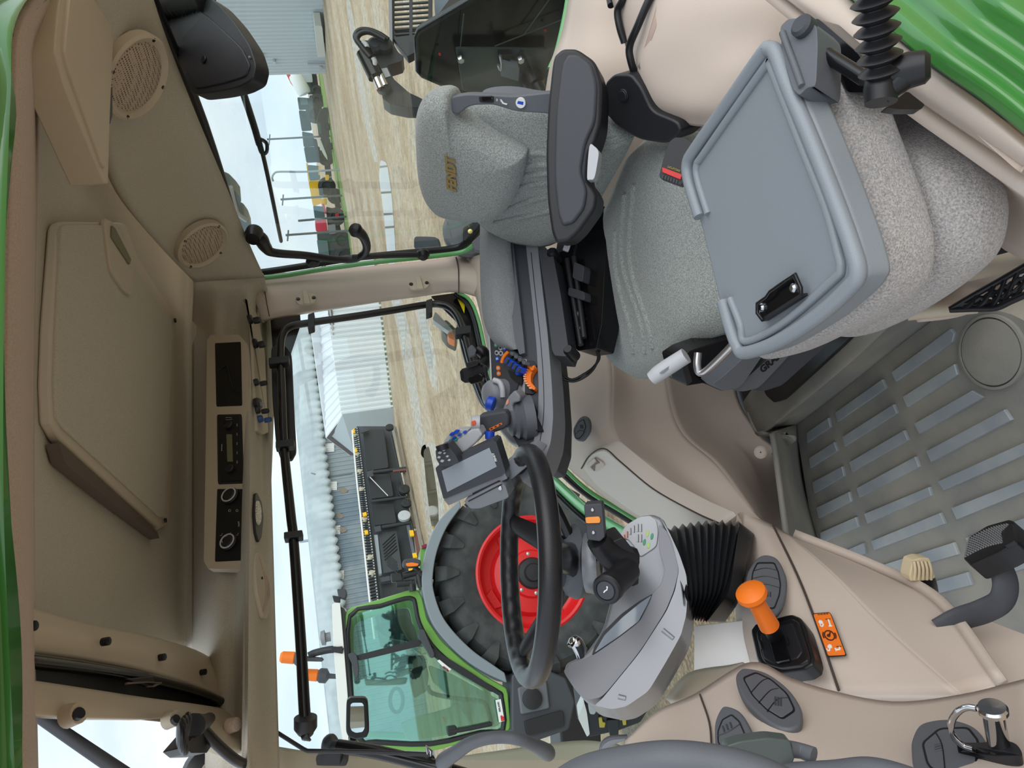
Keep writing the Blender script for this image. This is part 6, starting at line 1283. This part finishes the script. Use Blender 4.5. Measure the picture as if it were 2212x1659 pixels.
for a, b_ in zip(A_, B_):
    o = len(vs); w = wdir*.025; vs += [a-w, a+w, b_+w*1.2, b_-w*1.2]; fs.append([o, o+1, o+2, o+3])
mesh('reel_tines', vs, fs, dark2, hh, smooth=False, solid=.03)
vs, fs = [], []
for p in cr([HP.off(.46)(*q) for q in m14([(236, 250), (283, 620), (335, 1040), (385, 1480)])], 22):
    o = len(vs); s = .035; vs += [p+wdir*s, p+UPZ*s, p-wdir*s, p-UPZ*s]; fs.append([o, o+1, o+2, o+3])
mesh('reel_studs', vs, fs, white, hh, smooth=False, solid=.02)
for l in ([(205, 255), (218, 250), (222, 280), (208, 285)], [(218, 392), (232, 388), (238, 415), (222, 420)], [(275, 855), (302, 848), (308, 872), (280, 882)], [(288, 980), (314, 978), (318, 1005), (292, 1010)], [(610, 980), (640, 978), (648, 1018), (616, 1022)], [(632, 1145), (662, 1140), (670, 1172), (640, 1178)], [(604, 1255), (636, 1252), (640, 1270), (610, 1274)]):
    spl('yellow_guard', m14(l), HP.off(.6), .1, yellow, hh, r=.1, bevel=.02)
for q in ((218, 302), (235, 440), (254, 560), (268, 690), (290, 905), (330, 1178), (342, 1290)):
    x, y = m14([q])[0]; lathe('reel_cam', [(.0, -.1), (.13, -.1), (.13, .1), (0, .1)], HP.off(.42)(x, y), wdir+UPZ*.3, mat('dull cream', (196, 190, 172), .5), hh, seg=12)
for l in ([(250, 235), (310, 245), (320, 265), (262, 282)], [(302, 560), (355, 545), (358, 590), (312, 600)], [(358, 955), (408, 945), (412, 985), (368, 992)], [(400, 1320), (470, 1305), (478, 1340), (408, 1352)]):
    spl('arm_bracket', m14(l), HP.off(.3), .1, dark, hh, r=.1, bevel=.02)
for a, b_, r in (((350, 565), (590, 535), .09), ((340, 775), (600, 740), .08), ((415, 960), (620, 925), .09), ((330, 600), (460, 735), .03), ((480, 300), (560, 640), .05), ((560, 640), (640, 990), .05)):
    p = m14([a, b_]); tube('frame_arm', [HP.off(.35)(*p[0]), HP.off(.35)(*p[1])], r, hk if r > .04 else steel, hh, smooth=False, seg=8)
spl('rusty_beam', m14([(490, 540), (585, 525), (590, 550), (495, 560)]), HP.off(.4), .15, mat('rusty brown', (110, 72, 64), .7), hh, r=.05, bevel=.02)
spl('rusty_beam', m14([(640, 990), (662, 980), (700, 1170), (672, 1180)]), HP.off(.5), .2, MATS['rusty brown'], hh, r=.05, bevel=.02)
for q, r in (((470, 245), .22), ((575, 690), .28), ((590, 790), .25), ((575, 880), .3)):
    x, y = m14([q])[0]; lathe('wheel', [(r*.5, -.1), (r, -.08), (r, .08), (r*.5, .1), (0, .08)], HP.off(.5)(x, y), HP.n, dark2 if r != .3 else lgrey, hh, seg=18)
spl('hose_bundle', m14([(515, 640), (560, 620), (590, 720), (555, 740), (530, 720)]), HP.off(.3), .2, black, hh, r=.3, bevel=.05)
spl('skid', m14([(500, 230), (520, 240), (660, 960), (640, 960)]), HP.off(.1), .1, mat('weathered timber', (128, 118, 104), .8), hh, r=.02, bevel=0)
spl('frame_rail', m14([(590, 940), (612, 940), (660, 1180), (640, 1190)]), HP.off(.3), .2, mat('purple grey rail', (96, 98, 108), .5), hh, r=.02, bevel=.02)
# ================================================================== SECOND TRACTOR
AX = 7.8
TPn = vplane(1160, 1250, AX, 4); tn = TPn.n
tr = empty('green_tractor', V((TPn(1160, 1250).x, TPn(1160, 1250).y, 0)), 'green tractor with a red rear wheel and grey fender parked alongside', 'tractor')
wcn = TPn(1150, 1238); kx = AX/F
RW_ = wcn.z-.0 if wcn.z < 1.25 else 1.05
ty = lathe('rear_tyre', [(.60, .02), (.66, .05), (.78, .07), (.92, .05), (.99, -.02), (1.01, -.1), (1.01, -.5), (.98, -.58), (.8, -.66), (.62, -.6)], wcn, tn, tyrem, tr, seg=72, cap=False)
vs, fs = [], []
U, Vv, A = basis(tn)
for k in range(18):
    for side, ph in ((0, 0), (1, .5)):
        a = 2*math.pi*(k+ph)/18; h0, h1 = ((.0, -.3) if side == 0 else (-.62, -.3)); a1 = a+.16
        q = []
        for (aa, hh_, r) in ((a-.075, h0, .93), (a+.075, h0, .93), (a1+.035, h1, 1.0), (a1-.035, h1, 1.0)):
            d_ = U*math.cos(aa)+Vv*math.sin(aa)
            q.append((wcn+d_*r+A*h0*.0+A*hh_, wcn+d_*(r+.07 if r > .95 else r+.12)+A*hh_))
        o = len(vs)
        for p in q: vs += [p[0], p[1]]
        fs += [[o+1, o+3, o+5, o+7], [o, o+2, o+3, o+1], [o+2, o+4, o+5, o+3], [o+4, o+6, o+7, o+5], [o+6, o, o+1, o+7]]
        # shoulder block running down the sidewall
        if side == 0:
            o = len(vs); d0 = U*math.cos(a-.075)+Vv*math.sin(a-.075); d1 = U*math.cos(a+.075)+Vv*math.sin(a+.075); d2 = U*math.cos(a+.02)+Vv*math.sin(a+.02); d3 = U*math.cos(a-.03)+Vv*math.sin(a-.03)
            vs += [wcn+d0*1.04+A*.01, wcn+d1*1.04+A*.01, wcn+d2*.80+A*.085, wcn+d3*.80+A*.085, wcn+d0*.94+A*.105, wcn+d1*.94+A*.105]
            fs += [[o, o+1, o+5, o+4], [o+4, o+5, o+2, o+3], [o, o+4, o+3], [o+1, o+2, o+5]]
mesh('tread', vs, fs, tyrem, tr, smooth=False)
lathe('rim', [(.615, -.06), (.625, .03), (.60, .045), (.575, .03), (.56, -.08), (.53, -.13), (.50, -.15), (.44, -.16), (.40, -.10), (.26, -.06), (.24, -.02), (.17, -.01)], wcn, tn, redrim, tr, seg=64, cap=False)
lathe('hub', [(.17, -.03), (.17, .0), (.15, .03), (.10, .04), (.085, .08), (0, .085)], wcn, tn, dark2, tr, seg=32)
for k in range(8):
    a = k*math.pi/4; lathe('wheel_nut', [(.02, 0), (.02, .03), (0, .035)], wcn+(U*math.cos(a)+Vv*math.sin(a))*.21-A*.04, tn, steel, tr, seg=8)
for k in range(4):
    a = k*math.pi/2+.4; d_ = U*math.cos(a)+Vv*math.sin(a); e_ = U*-math.sin(a)+Vv*math.cos(a)
    slab('rim_lug', [wcn+d_*.44+e_*.11-A*.13, wcn+d_*.53+e_*.08-A*.12, wcn+d_*.53-e_*.08-A*.12, wcn+d_*.44-e_*.11-A*.13], .02, redrim, tr, bevel=.008, n=-tn*.03)
Z3 = lambda x, y: (560+x/2.865, 1080+y/2.865)
m3_ = lambda l: [Z3(*q) for q in l]
fo = m3_([(1240, 0), (1110, 130), (1040, 280), (1010, 430), (1010, 560), (1060, 740), (1150, 870), (1290, 1000), (1420, 1080), (1535, 1132)])
fi_ = m3_([(1250, 40), (1160, 170), (1100, 320), (1076, 460), (1080, 560), (1125, 700), (1200, 810), (1320, 930), (1440, 1015), (1520, 1070)])
FPl = TPn.off(.12)
O_, I_ = cr(PX(fo, FPl), 5), cr(PX(fi_, FPl), 5)
nO = len(O_); vs = O_+I_+[p-tn*.62 for p in O_]+[p-tn*.62 for p in I_]
fs = []
for i in range(nO-1): fs += [[i, i+1, nO+i+1, nO+i], [i, i+1, 2*nO+i+1, 2*nO+i], [nO+i, nO+i+1, 3*nO+i+1, 3*nO+i]]
fs += [[0, nO, 3*nO, 2*nO], [nO-1, 2*nO-1, 4*nO-1, 3*nO-1]]
mesh('fender', vs, fs, mat('fender grey', (126, 134, 142), .45), tr, sharp=30, bevel=.012, seg=2)
spl('wheel_arch', m3_([(1245, 60), (1100, 330), (1085, 560), (1210, 810), (1440, 1020), (1540, 1080), (1560, 700), (1500, 200)]), TPn.off(-.66), .05, black, tr, r=.1, bevel=0)
# green cab frame as a ring
co_ = m3_([(525, 678), (740, 615), (930, 556), (985, 556), (1008, 600), (1040, 740), (1130, 872), (1270, 1000), (1400, 1090), (1530, 1160), (1542, 1200), (1560, 1430), (1380, 1470), (1060, 1560), (700, 1545), (590, 1540), (555, 1400), (540, 1100)])
ci_ = m3_([(560, 720), (750, 655), (900, 610), (950, 612), (965, 640), (990, 760), (1070, 900), (1200, 1020), (1360, 1120), (1480, 1190), (1500, 1225), (1510, 1420), (1370, 1440), (1060, 1510), (720, 1500), (640, 1500), (590, 1380), (562, 1100)])
CPl = TPn.off(.02)
def ring(name, o, i, th, m, par):
    k = len(o); n = CPl.n*-th; vs = o+i+[p+n for p in o]+[p+n for p in i]; fs = []
    for a in range(k):
        b_ = (a+1) % k; fs += [[a, b_, k+b_, k+a], [a, b_, 2*k+b_, 2*k+a], [k+a, k+b_, 3*k+b_, 3*k+a], [2*k+a, 2*k+b_, 3*k+b_, 3*k+a]]
    return mesh(name, vs, fs, m, par, bevel=.02, seg=2)
cabf = ring('cab_frame', rnd(PX(co_, CPl), .2, 3), rnd(PX(ci_, CPl), .2, 3), .12, green2, tr)
CD = TPn.off(-.9)
ring('cab_frame', [p-tn*1.25 for p in rnd(PX(co_, CPl), .2, 3)], [p-tn*1.25+UPZ*.0 for p in rnd(PX(ci_, CPl), .2, 3)], .1, green2, tr)
spl('door_glass', ci_, CPl.off(-.03), .01, tglass, tr, r=.15, bevel=0)
k_ = CPl.off(.03)
tube('glass_seal', [CPl.off(-.01)(*q) for q in ci_], .025, dark2, tr, n=3, closed=True, seg=8)
spl('pillar_strip', m3_([(590, 975), (605, 960), (985, 862), (1010, 880), (990, 905), (620, 995)]), k_, .06, dark2, tr, r=.15, bevel=.008)
spl('lower_strip', m3_([(985, 830), (1010, 870), (1120, 950), (1300, 1060), (1480, 1180), (1440, 1190), (1250, 1080), (1080, 970)]), k_.off(-.01), .05, dark2, tr, r=.1, bevel=.008)
for l in ([(985, 800), (1020, 800), (1040, 850), (1085, 950), (1080, 978), (1060, 975), (1020, 900), (985, 850)], [(545, 955), (580, 940), (605, 960), (618, 1050), (612, 1100), (590, 1100), (575, 1020)]):
    spl('door_handle', m3_(l), k_.off(.05), .05, dark, tr, r=.25, bevel=.012)
st_ = spl('sticker', m3_([(1100, 995), (1115, 988), (1188, 1048), (1170, 1066)]), k_.off(.005), .004, white, tr, r=.05, bevel=0)
textpx('sticker_lettering', 'PROFI+', Z3(1176, 1056), Z3(1106, 998), k_.off(.009), 5, mat('dark red ink', (120, 30, 40), .5), st_, bold=.002)
st_ = spl('sticker', m3_([(1462, 1238), (1495, 1232), (1518, 1368), (1484, 1376)]), k_.off(-.01), .004, white, tr, r=.03, bevel=0)
textpx('sticker_lettering', 'SIP', Z3(1516, 1366), Z3(1509, 1322), k_.off(-.006), 9, red, st_, bold=.003)
textpx('sticker_lettering', 'IRELAND', Z3(1494, 1310), Z3(1482, 1246), k_.off(-.006), 5, mat('grey ink', (70, 72, 78), .5), st_, bold=.001)
# roof and lights
spl('roof', m3_([(450, 645), (470, 636), (500, 638), (512, 770), (548, 1220), (552, 1500), (520, 1512), (492, 1330), (458, 900)]), TPn.off(.1), 1.5, white, tr, r=.1, bevel=.05)
spl('roof_underside', m3_([(500, 660), (525, 670), (545, 960), (575, 1230), (600, 1520), (560, 1530), (530, 1200)]), TPn.off(.04), 1.3, dark, tr, r=.05, bevel=.02)
for (bx_, by_, m_) in ((215, 980, 1), (358, 1088, 1)):
    o = TPn.off(-.1 if bx_ > 300 else .05)(*Z3(bx_+45, by_)); o2 = TPn.off(-.1 if bx_ > 300 else .05)(*Z3(bx_-22, by_-4)); ax2 = (o2-o).normalized()
    be_ = lathe('beacon', [(.05, .06), (.058, .07), (.055, .18), (.04, .2), (0, .205)], o, ax2, orange, tr, seg=24)
    lathe('beacon_base', [(.0, -.22), (.02, -.2), (.025, -.05), (.07, -.02), (.07, .04), (.055, .06)], o, ax2, dark, be_, seg=20)
tube('beacon_arm', [TPn.off(.05)(*Z3(305, 965)), TPn.off(.05)(*Z3(350, 945)), TPn.off(.08)(*Z3(450, 925)), TPn.off(.08)(*Z3(520, 935))], .035, dark2, tr, n=4, seg=10)
spl('beacon_bracket', m3_([(445, 912), (515, 905), (518, 945), (450, 940)]), TPn.off(.12), .06, dark2, tr, r=.1, bevel=.01)
spl('work_light', m3_([(480, 550), (535, 550), (542, 580), (530, 612), (490, 600)]), TPn.off(.0), .2, dark, tr, r=.2, bevel=.02)
spl('work_light_mount', m3_([(452, 590), (500, 598), (500, 632), (462, 630)]), TPn.off(-.02), .1, dark2, tr, r=.15, bevel=.01)
# marker lamp and mirror bracket on the rear fender
spl('fender_lamp', m3_([(885, 385), (900, 365), (960, 358), (1000, 372), (1002, 400), (960, 415), (890, 415)]), TPn.off(.2), .12, dark, tr, r=.3, bevel=.03)
spl('orange_lens', m3_([(905, 392), (945, 386), (988, 394), (980, 408), (915, 412)]), TPn.off(.22), .05, orange, tr, r=.3, bevel=.01)
spl('lamp_box', m3_([(812, 455), (880, 450), (892, 500), (820, 508)]), TPn.off(.1), .14, dark2, tr, r=.2, bevel=.02)
for a in (((890, 470), (1000, 440)), ((850, 520), (960, 510)), ((940, 500), (950, 565)), ((985, 460), (1000, 540)), ((960, 420), (1005, 470))):
    tube('lamp_bracket', [TPn.off(.08)(*Z3(*a[0])), TPn.off(.08)(*Z3(*a[1]))], .035, dark2, tr, smooth=False, seg=8)
spl('rear_lamp_edge', m3_([(1003, 282), (1035, 270), (1040, 290), (1008, 300)]), TPn.off(.0), .1, mat('dark red lens', (130, 30, 60), .3), tr, r=.1, bevel=.01)
spl('rear_body', m3_([(1000, 290), (1040, 280), (1020, 420), (1010, 560), (985, 556)]), TPn.off(-.05), .5, green2, tr, r=.1, bevel=.03)
# interior seen through the glass
cabin = mat('pale cab trim', (170, 172, 150), .7)
spl('seat_back', m3_([(700, 780), (900, 700), (960, 780), (985, 860), (940, 880), (780, 850)]), TPn.off(-.55), .35, dark, tr, r=.25, bevel=.06)
spl('console', m3_([(920, 965), (1020, 960), (1050, 1080), (1040, 1180), (960, 1230), (930, 1120)]), TPn.off(-.5), .3, dark2, tr, r=.15, bevel=.03)
spl('floor_trim', m3_([(1050, 1020), (1200, 1080), (1400, 1190), (1490, 1240), (1490, 1400), (1200, 1440), (1190, 1230), (1080, 1130)]), TPn.off(-.5), .2, cabin, tr, r=.15, bevel=.04)
spl('side_trim', m3_([(870, 1380), (1180, 1290), (1230, 1260), (1330, 1400), (1200, 1450), (920, 1500)]), TPn.off(-.3), .15, cabin, tr, r=.2, bevel=.04)
spl('orange_lever', m3_([(1130, 1345), (1145, 1340), (1165, 1375), (1155, 1382)]), TPn.off(-.28), .05, orange, tr, r=.2, bevel=.01)
tube('grab_rail', [TPn.off(-.15)(*Z3(*q)) for q in ((1040, 1150), (1070, 1195), (1200, 1225), (1340, 1240), (1400, 1260), (1425, 1330), (1440, 1390))], .022, dark2, tr, n=5, seg=8)
tube('wheel_rim', [TPn.off(-.5)(*Z3(850+40*math.cos(a)*1.0, 1240+75*math.sin(a))) for a in [i*math.pi/8 for i in range(16)]], .02, dark2, tr, n=1, seg=8, closed=True)
tube('wiper', [TPn.off(.05)(*Z3(1180, 1435)), TPn.off(.05)(*Z3(1300, 1415)), TPn.off(.05)(*Z3(1440, 1385))], .02, dark2, tr, n=3, seg=8)
spl('wiper_motor', m3_([(1160, 1405), (1220, 1395), (1225, 1450), (1170, 1465)]), TPn.off(.06), .06, dark2, tr, r=.2, bevel=.015)
# chassis below the cab
spl('battery_box', m3_([(1560, 1080), (1760, 1040), (1900, 1100), (1960, 1250), (1920, 1420), (1640, 1520), (1560, 1440)]), TPn.off(.1), .6, dark, tr, r=.1, bevel=.04)
for l in ([(1600, 1160), (1780, 1120), (1800, 1290), (1620, 1330)], [(1640, 1370), (1880, 1300), (1890, 1400), (1660, 1460)]):
    spl('cover_panel', m3_(l), TPn.off(.14), .06, slate if l[0][0] < 1610 else dark2, tr, r=.1, bevel=.02)
lathe('fuel_cap', [(.1, -.02), (.1, .02), (.06, .03), (0, .03)], TPn.off(.15)(*Z3(1690, 1230)), tn, dark2, tr, seg=24)
slab('front_axle', [wcn-wdir*-1.2-UPZ*.2, wcn-wdir*-3-UPZ*.2, wcn-wdir*-3-UPZ*.7, wcn-wdir*-1.2-UPZ*.7], .5, dark2, tr, bevel=.03)
# ================================================================== OWN TRACTOR, OUTSIDE FRONT LAMP
fl = empty('front_lamp_bracket', at(1330, 1550, 2.0)+V((0, 0, -.2)), 'black front lamp housing with a white side lens and yellow clips', 'lamp')
fq = facing(1330, 1540, 2.0, 0, .2)
spl('housing', [(1262, 1520), (1300, 1500), (1404, 1476), (1416, 1510), (1384, 1562), (1336, 1580), (1272, 1594), (1246, 1552)], fq, .15, dark2, fl, r=.12, bevel=.012)
spl('white_lens', [(1248, 1550), (1262, 1518), (1268, 1540), (1274, 1586), (1268, 1592)], fq.off(.01), .05, white, fl, r=.15, bevel=.008)
spl('recess', [(1292, 1548), (1352, 1543), (1354, 1568), (1294, 1573)], fq.off(.003), .006, black, fl, r=.1, bevel=.001)
for l in ([(1293, 1552), (1300, 1550), (1302, 1560), (1308, 1562), (1306, 1572), (1295, 1572)], [(1340, 1545), (1352, 1545), (1353, 1566), (1346, 1567), (1344, 1556), (1338, 1556)]): spl('yellow_clip', l, fq.off(.008), .01, mat('olive yellow', (186, 168, 60), .5), fl, r=.15, bevel=.001)
spl('clip_body', [(1310, 1556), (1338, 1554), (1336, 1594), (1318, 1594)], fq.off(.01), .02, gloss, fl, r=.15, bevel=.003)
spl('grey_tab', [(1270, 1518), (1284, 1518), (1289, 1536), (1284, 1544), (1274, 1543)], facing(1280, 1530, 1.9), .01, lgrey, fl, r=.3, bevel=.002)
wv = empty('a_pillar_louvre', at(1310, 1600, 1.2), 'grey ribbed louvre at the windscreen corner over the black lamp', 'grille')
for k in range(5): tube('slat', [at(1355-6*k, 1592+2*k, 1.2), at(1322-4*k, 1594+5*k, 1.2), at(1304-2*k, 1604+6*k, 1.2), at(1298+1*k, 1624+4*k, 1.2)], .004, grey if k else slate, wv, n=4, seg=8)
# ================================================================== MACHINES ALONG THE FAR EDGE OF THE YARD
def far(name, base, a, label, cat, group=None, k=1):
    p = ray(*base); g = GROUND(*base) ; return empty(name, g, label, cat, group), vplane(base[0], base[1], (g-C).dot(fw)*k)
far_dark = mat('far dark green', (48, 62, 60), .6); far_gl = mat('far glass', (84, 104, 108), .25); fgreen = mat('far green grey', (70, 84, 80), .6)
def wheel(par, pl, c, r, m=tyrem):
    lathe('wheel', [(0, .1), (r*.5, .1), (r*.55, .25), (r, .2), (r, -.5), (0, -.5)], pl(*c), pl.n, m, par, seg=20)
def sp(par, pl, n, l, m, t=0, th=1.5, r=.12): return spl(n, l, pl.off(t), th, m, par, r=r, bevel=.05)
e, p = far('storage_tank', (692, 180), 90, 'white cylindrical tank on a dark trailer beside the grey shed', 'tank')
lathe('tank', [(0, -1.6), (.9, -1.4), (1.0, -1), (1.0, 1), (.9, 1.4), (0, 1.6)], p(648, 182), UPZ*.4+wdir*-1+EX*0, white, e, seg=24)
sp(e, p, 'frame', [(660, 160), (684, 160), (690, 204), (664, 204)], dark2); sp(e, p, 'panel', [(650, 160), (674, 160), (676, 178), (654, 178)], lgrey, .4)
wheel(e, p, (684, 196), .8)
e, p = far('red_cone_hopper', (690, 160), 95, 'small orange red hopper edge beside the grey shed corner', 'hopper', k=1.12)
sp(e, p, 'cone', [(617, 158), (626, 158), (634, 188), (628, 180)], mat('hopper red', (214, 84, 62), .5))
sp(e, p, 'leg', [(628, 158), (690, 158), (690, 161), (628, 161)], grey, 0, .2)
e, p = far('dark_tractor', (700, 235), 90, 'dark tractor with a green tinted cab beyond the yard, beside the white tank', 'tractor')
sp(e, p, 'cab', [(642, 210), (672, 212), (678, 236), (646, 238)], far_dark); sp(e, p, 'cab_glass', [(648, 212), (664, 213), (667, 226), (650, 227)], far_gl, .1, .3)
sp(e, p, 'hood', [(668, 206), (690, 204), (694, 246), (672, 248)], dark2); wheel(e, p, (686, 218), 1.0); wheel(e, p, (680, 246), 1.3)
sp(e, p, 'tank', [(645, 238), (668, 240), (674, 282), (652, 284)], far_dark, -.6)
e, p = far('pickup_truck', (716, 292), 85, 'dark grey pickup truck parked on the grass strip', 'pickup')
sp(e, p, 'body', [(700, 232), (708, 232), (712, 298), (696, 302), (688, 292), (684, 258), (690, 240)], mat('graphite paint', (60, 66, 76), .3, coat=.4), .2, 1.8, .15)
sp(e, p, 'cab_window', [(684, 266), (692, 264), (695, 288), (690, 290)], far_gl, .3, .2)
wheel(e, p, (708, 274), .42); wheel(e, p, (714, 316), .42)
sp(e, p, 'front', [(690, 300), (712, 298), (718, 330), (704, 336), (694, 320)], MATS['graphite paint'], .2, 1.8); sp(e, p, 'white_hood', [(687, 296), (692, 300), (706, 336), (708, 346), (700, 336), (690, 316)], white, .5, .6, .2)
e, p = far('sprayer_machine', (716, 320), 92, 'dark green self propelled sprayer behind the pickup truck', 'sprayer')
sp(e, p, 'cab', [(652, 284), (676, 288), (682, 316), (656, 318)], fgreen); sp(e, p, 'body', [(656, 318), (690, 316), (696, 350), (662, 352)], far_dark); sp(e, p, 'boom', [(676, 300), (684, 300), (694, 350), (686, 352)], dark2, .5)
wheel(e, p, (704, 340), 1.05)
e, p = far('yellow_combine', (736, 430), 88, 'yellow combine harvester on the far side of the yard', 'combine harvester')
sp(e, p, 'body', [(666, 392), (694, 386), (698, 402), (712, 414), (710, 424), (694, 424), (694, 440), (676, 446)], yellow, 0, 3); sp(e, p, 'cab', [(662, 356), (690, 358), (692, 386), (668, 390)], far_gl, .2, 2); sp(e, p, 'cab_roof', [(661, 352), (665, 352), (670, 392), (666, 392)], yellow, .2, 2); sp(e, p, 'ladder', [(688, 358), (692, 358), (692, 378), (688, 378)], yellow, .6, .5)
sp(e, p, 'grain_side', [(694, 430), (706, 428), (706, 442), (694, 444)], yellow, .4, .5); sp(e, p, 'engine', [(688, 404), (698, 402), (698, 422), (690, 422)], dark2, .3, .5)
wheel(e, p, (706, 402), 1.0); wheel(e, p, (724, 424), .9); sp(e, p, 'header', [(712, 398), (722, 396), (738, 450), (726, 452)], dark2, .6); sp(e, p, 'hub', [(702, 378), (711, 377), (711, 389), (703, 390)], yellow, .8, .2, .3)
e, p = far('red_combine', (746, 490), 86, 'bright red combine harvester beyond the yellow one', 'combine harvester')
rp_ = mat('bright red paint', (208, 36, 66), .4)
sp(e, p, 'body', [(680, 476), (704, 470), (708, 502), (690, 506), (682, 498)], rp_, 0, 3); sp(e, p, 'cab', [(676, 444), (700, 446), (702, 470), (680, 474)], far_gl, .1, 2); sp(e, p, 'tube', [(696, 440), (700, 440), (706, 462), (702, 462)], rp_, .4, .4); sp(e, p, 'chassis', [(704, 446), (726, 452), (740, 510), (710, 508)], dark2, -.1)
sp(e, p, 'hub', [(724, 462), (732, 460), (733, 472), (726, 473)], rp_, .9, .2, .3); wheel(e, p, (726, 468), 1.0)
e, p = far('dark_harvester', (752, 545), 84, 'dark harvester at the near end of the row, beside the window handle', 'harvester', k=.92)
sp(e, p, 'body', [(684, 500), (730, 496), (746, 530), (750, 570), (690, 572)], far_dark, 0, 3); sp(e, p, 'cab', [(684, 518), (708, 520), (712, 556), (690, 558)], far_gl, .2, 1); sp(e, p, 'grille', [(708, 486), (724, 484), (727, 504), (712, 506)], grey, .5, .5); wheel(e, p, (738, 520), 1.0); wheel(e, p, (742, 552), .9)
e, p = far('implement_row', (712, 345), 82, 'low black implements standing on the grass strip behind the pickup', 'implement')
for l in ([(700, 350), (716, 348), (722, 380), (704, 384)], [(708, 384), (724, 382), (730, 404), (714, 406)], [(722, 396), (732, 396), (742, 440), (730, 442)]): sp(e, p, 'frame', l, dark2)
tag(flat([(686, 150), (694, 150), (725, 330), (748, 450), (762, 560), (754, 560), (738, 450), (716, 345)], .02, mat('grass strip', (128, 152, 76), .9, col2=(96, 124, 60), nscale=2), 'grass_verge', r=.02), kind=S)
for i, (x0, x1, y, kind, lab) in enumerate(((577, 652, 301, 1, 'wooden power pole with a crossarm, second from the grey shed'), (606, 672, 431, 1, 'wooden power pole with a crossarm standing over the yellow combine'), (617, 680, 508, 1, 'wooden power pole with a crossarm over the red combine'), (644, 676, 477, 0, 'short plain pole between two power poles'))):
    g = GROUND(716+.2*(y-300), y); q = vplane(700, y, (g-C).dot(fw)*1.02)
    e = empty('power_pole', q(716, y), lab, 'pole', 'power poles')
    pb_ = q(730, y-8); pb_.z = 0
    tube('pole', [pb_, q(x0, y)], .11, mat('weathered pole', (92, 100, 100), .8), e, smooth=False, seg=8)
    if kind: tube('crossarm', [q(x0+6, y-11), q(x0+4, y+13)], .08, MATS['weathered pole'], e, smooth=False, seg=6)
e = empty('street_lamp', GROUND(735, 372), 'curved street lamp post in front of the power poles', 'street lamp'); q = vplane(735, 372, (GROUND(735, 372)-C).dot(fw))
tube('post', [q(740, 366), q(660, 371), q(604, 371), q(592, 375), q(588, 384), q(590, 392)], .1, mat('lamp post grey', (150, 160, 166), .5), e, n=4, seg=8)
tr_ = empty('conifer_tree', C+ray(700, 1318)*70, 'small conifer tops above the barn roof', 'tree'); trm = mat('conifer needles', (70, 92, 84), .9)
q = vplane(700, 1318, 70)
for j, (x0, x1, y, w) in enumerate(((682, 712, 1312, 9), (690, 716, 1328, 7))):
    for k in range(6):
        a0_ = q(x0+(x1-x0)*k/6, y); lathe('foliage', [(0, 0), (.10+.09*k, -.55), (.03, -.5)], a0_, (0, 0, 1), trm, tr_, seg=10)
e = empty('roof_ventilator', C+ray(706, 1375)*48, 'small metal ventilator cap on the barn roof', 'ventilator'); lathe('cap', [(.3, -.3), (.3, 0), (.5, .05), (.45, .3), (0, .4)], C+ray(704, 1377)*48, UPZ, grey, e, seg=16)
for x, y, lab in ((653, 851, 'grain silo top peeping over the barn roof behind the rail'), (668, 1265, 'tiny rooftop vent stack far beyond the barn')):
    pass
e = empty('grain_leg_top', C+ray(650, 852)*120, 'hazy grain elevator top beyond the barn roof', 'tower'); q = vplane(652, 852, 120)
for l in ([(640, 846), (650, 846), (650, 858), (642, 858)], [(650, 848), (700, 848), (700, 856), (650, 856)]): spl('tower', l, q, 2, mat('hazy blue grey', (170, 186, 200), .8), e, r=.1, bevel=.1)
e = empty('flue_pipe', C+ray(650, 783)*60, 'pale flue pipe standing over the barn roof end', 'pipe'); q = vplane(650, 783, 60); tube('pipe', [q(690, 784), q(632, 780)], .35, lgrey, e, smooth=False, seg=12); tube('antenna', [q(680, 1166), q(647, 1170)], .12, MATS['hazy blue grey'], e, smooth=False, seg=6)
# ================================================================== LIGHT
wd = bpy.data.worlds.new('overcast sky'); sc.world = wd; wd.use_nodes = True
N = wd.node_tree.nodes; L = wd.node_tree.links; bg = N['Background']
tc = N.new('ShaderNodeTexCoord'); mp = N.new('ShaderNodeMapping'); mp.inputs['Scale'].default_value = (1, 1, 2.6)
L.new(tc.outputs['Generated'], mp.inputs['Vector'])
nz = N.new('ShaderNodeTexNoise'); nz.inputs['Scale'].default_value = 3.2; nz.inputs['Detail'].default_value = 6; nz.inputs['Roughness'].default_value = .55
L.new(mp.outputs['Vector'], nz.inputs['Vector'])
rp = N.new('ShaderNodeValToRGB'); rp.color_ramp.elements[0].position = .36; rp.color_ramp.elements[1].position = .66
rp.color_ramp.elements[0].color = (*lin((208, 224, 240)), 1); rp.color_ramp.elements[1].color = (*lin((244, 248, 252)), 1)
L.new(nz.outputs['Fac'], rp.inputs['Fac']); L.new(rp.outputs['Color'], bg.inputs['Color']); bg.inputs['Strength'].default_value = 1.0
sd = bpy.data.lights.new('hazy sun', 'SUN'); sd.energy = 1.6; sd.angle = math.radians(70); sd.color = (1, .97, .93)
so = bpy.data.objects.new('hazy sun', sd); COL.objects.link(so)
so.rotation_euler = V((-.35, .75, -.55)).to_track_quat('-Z', 'Y').to_euler()
vs_ = sc.view_settings; vs_.view_transform = 'Standard'; vs_.look = 'None'; vs_.gamma = 1; vs_.exposure = .35; vs_.use_curve_mapping = False
sc.cycles.max_bounces = 10; sc.cycles.diffuse_bounces = 5; sc.cycles.transparent_max_bounces = 16
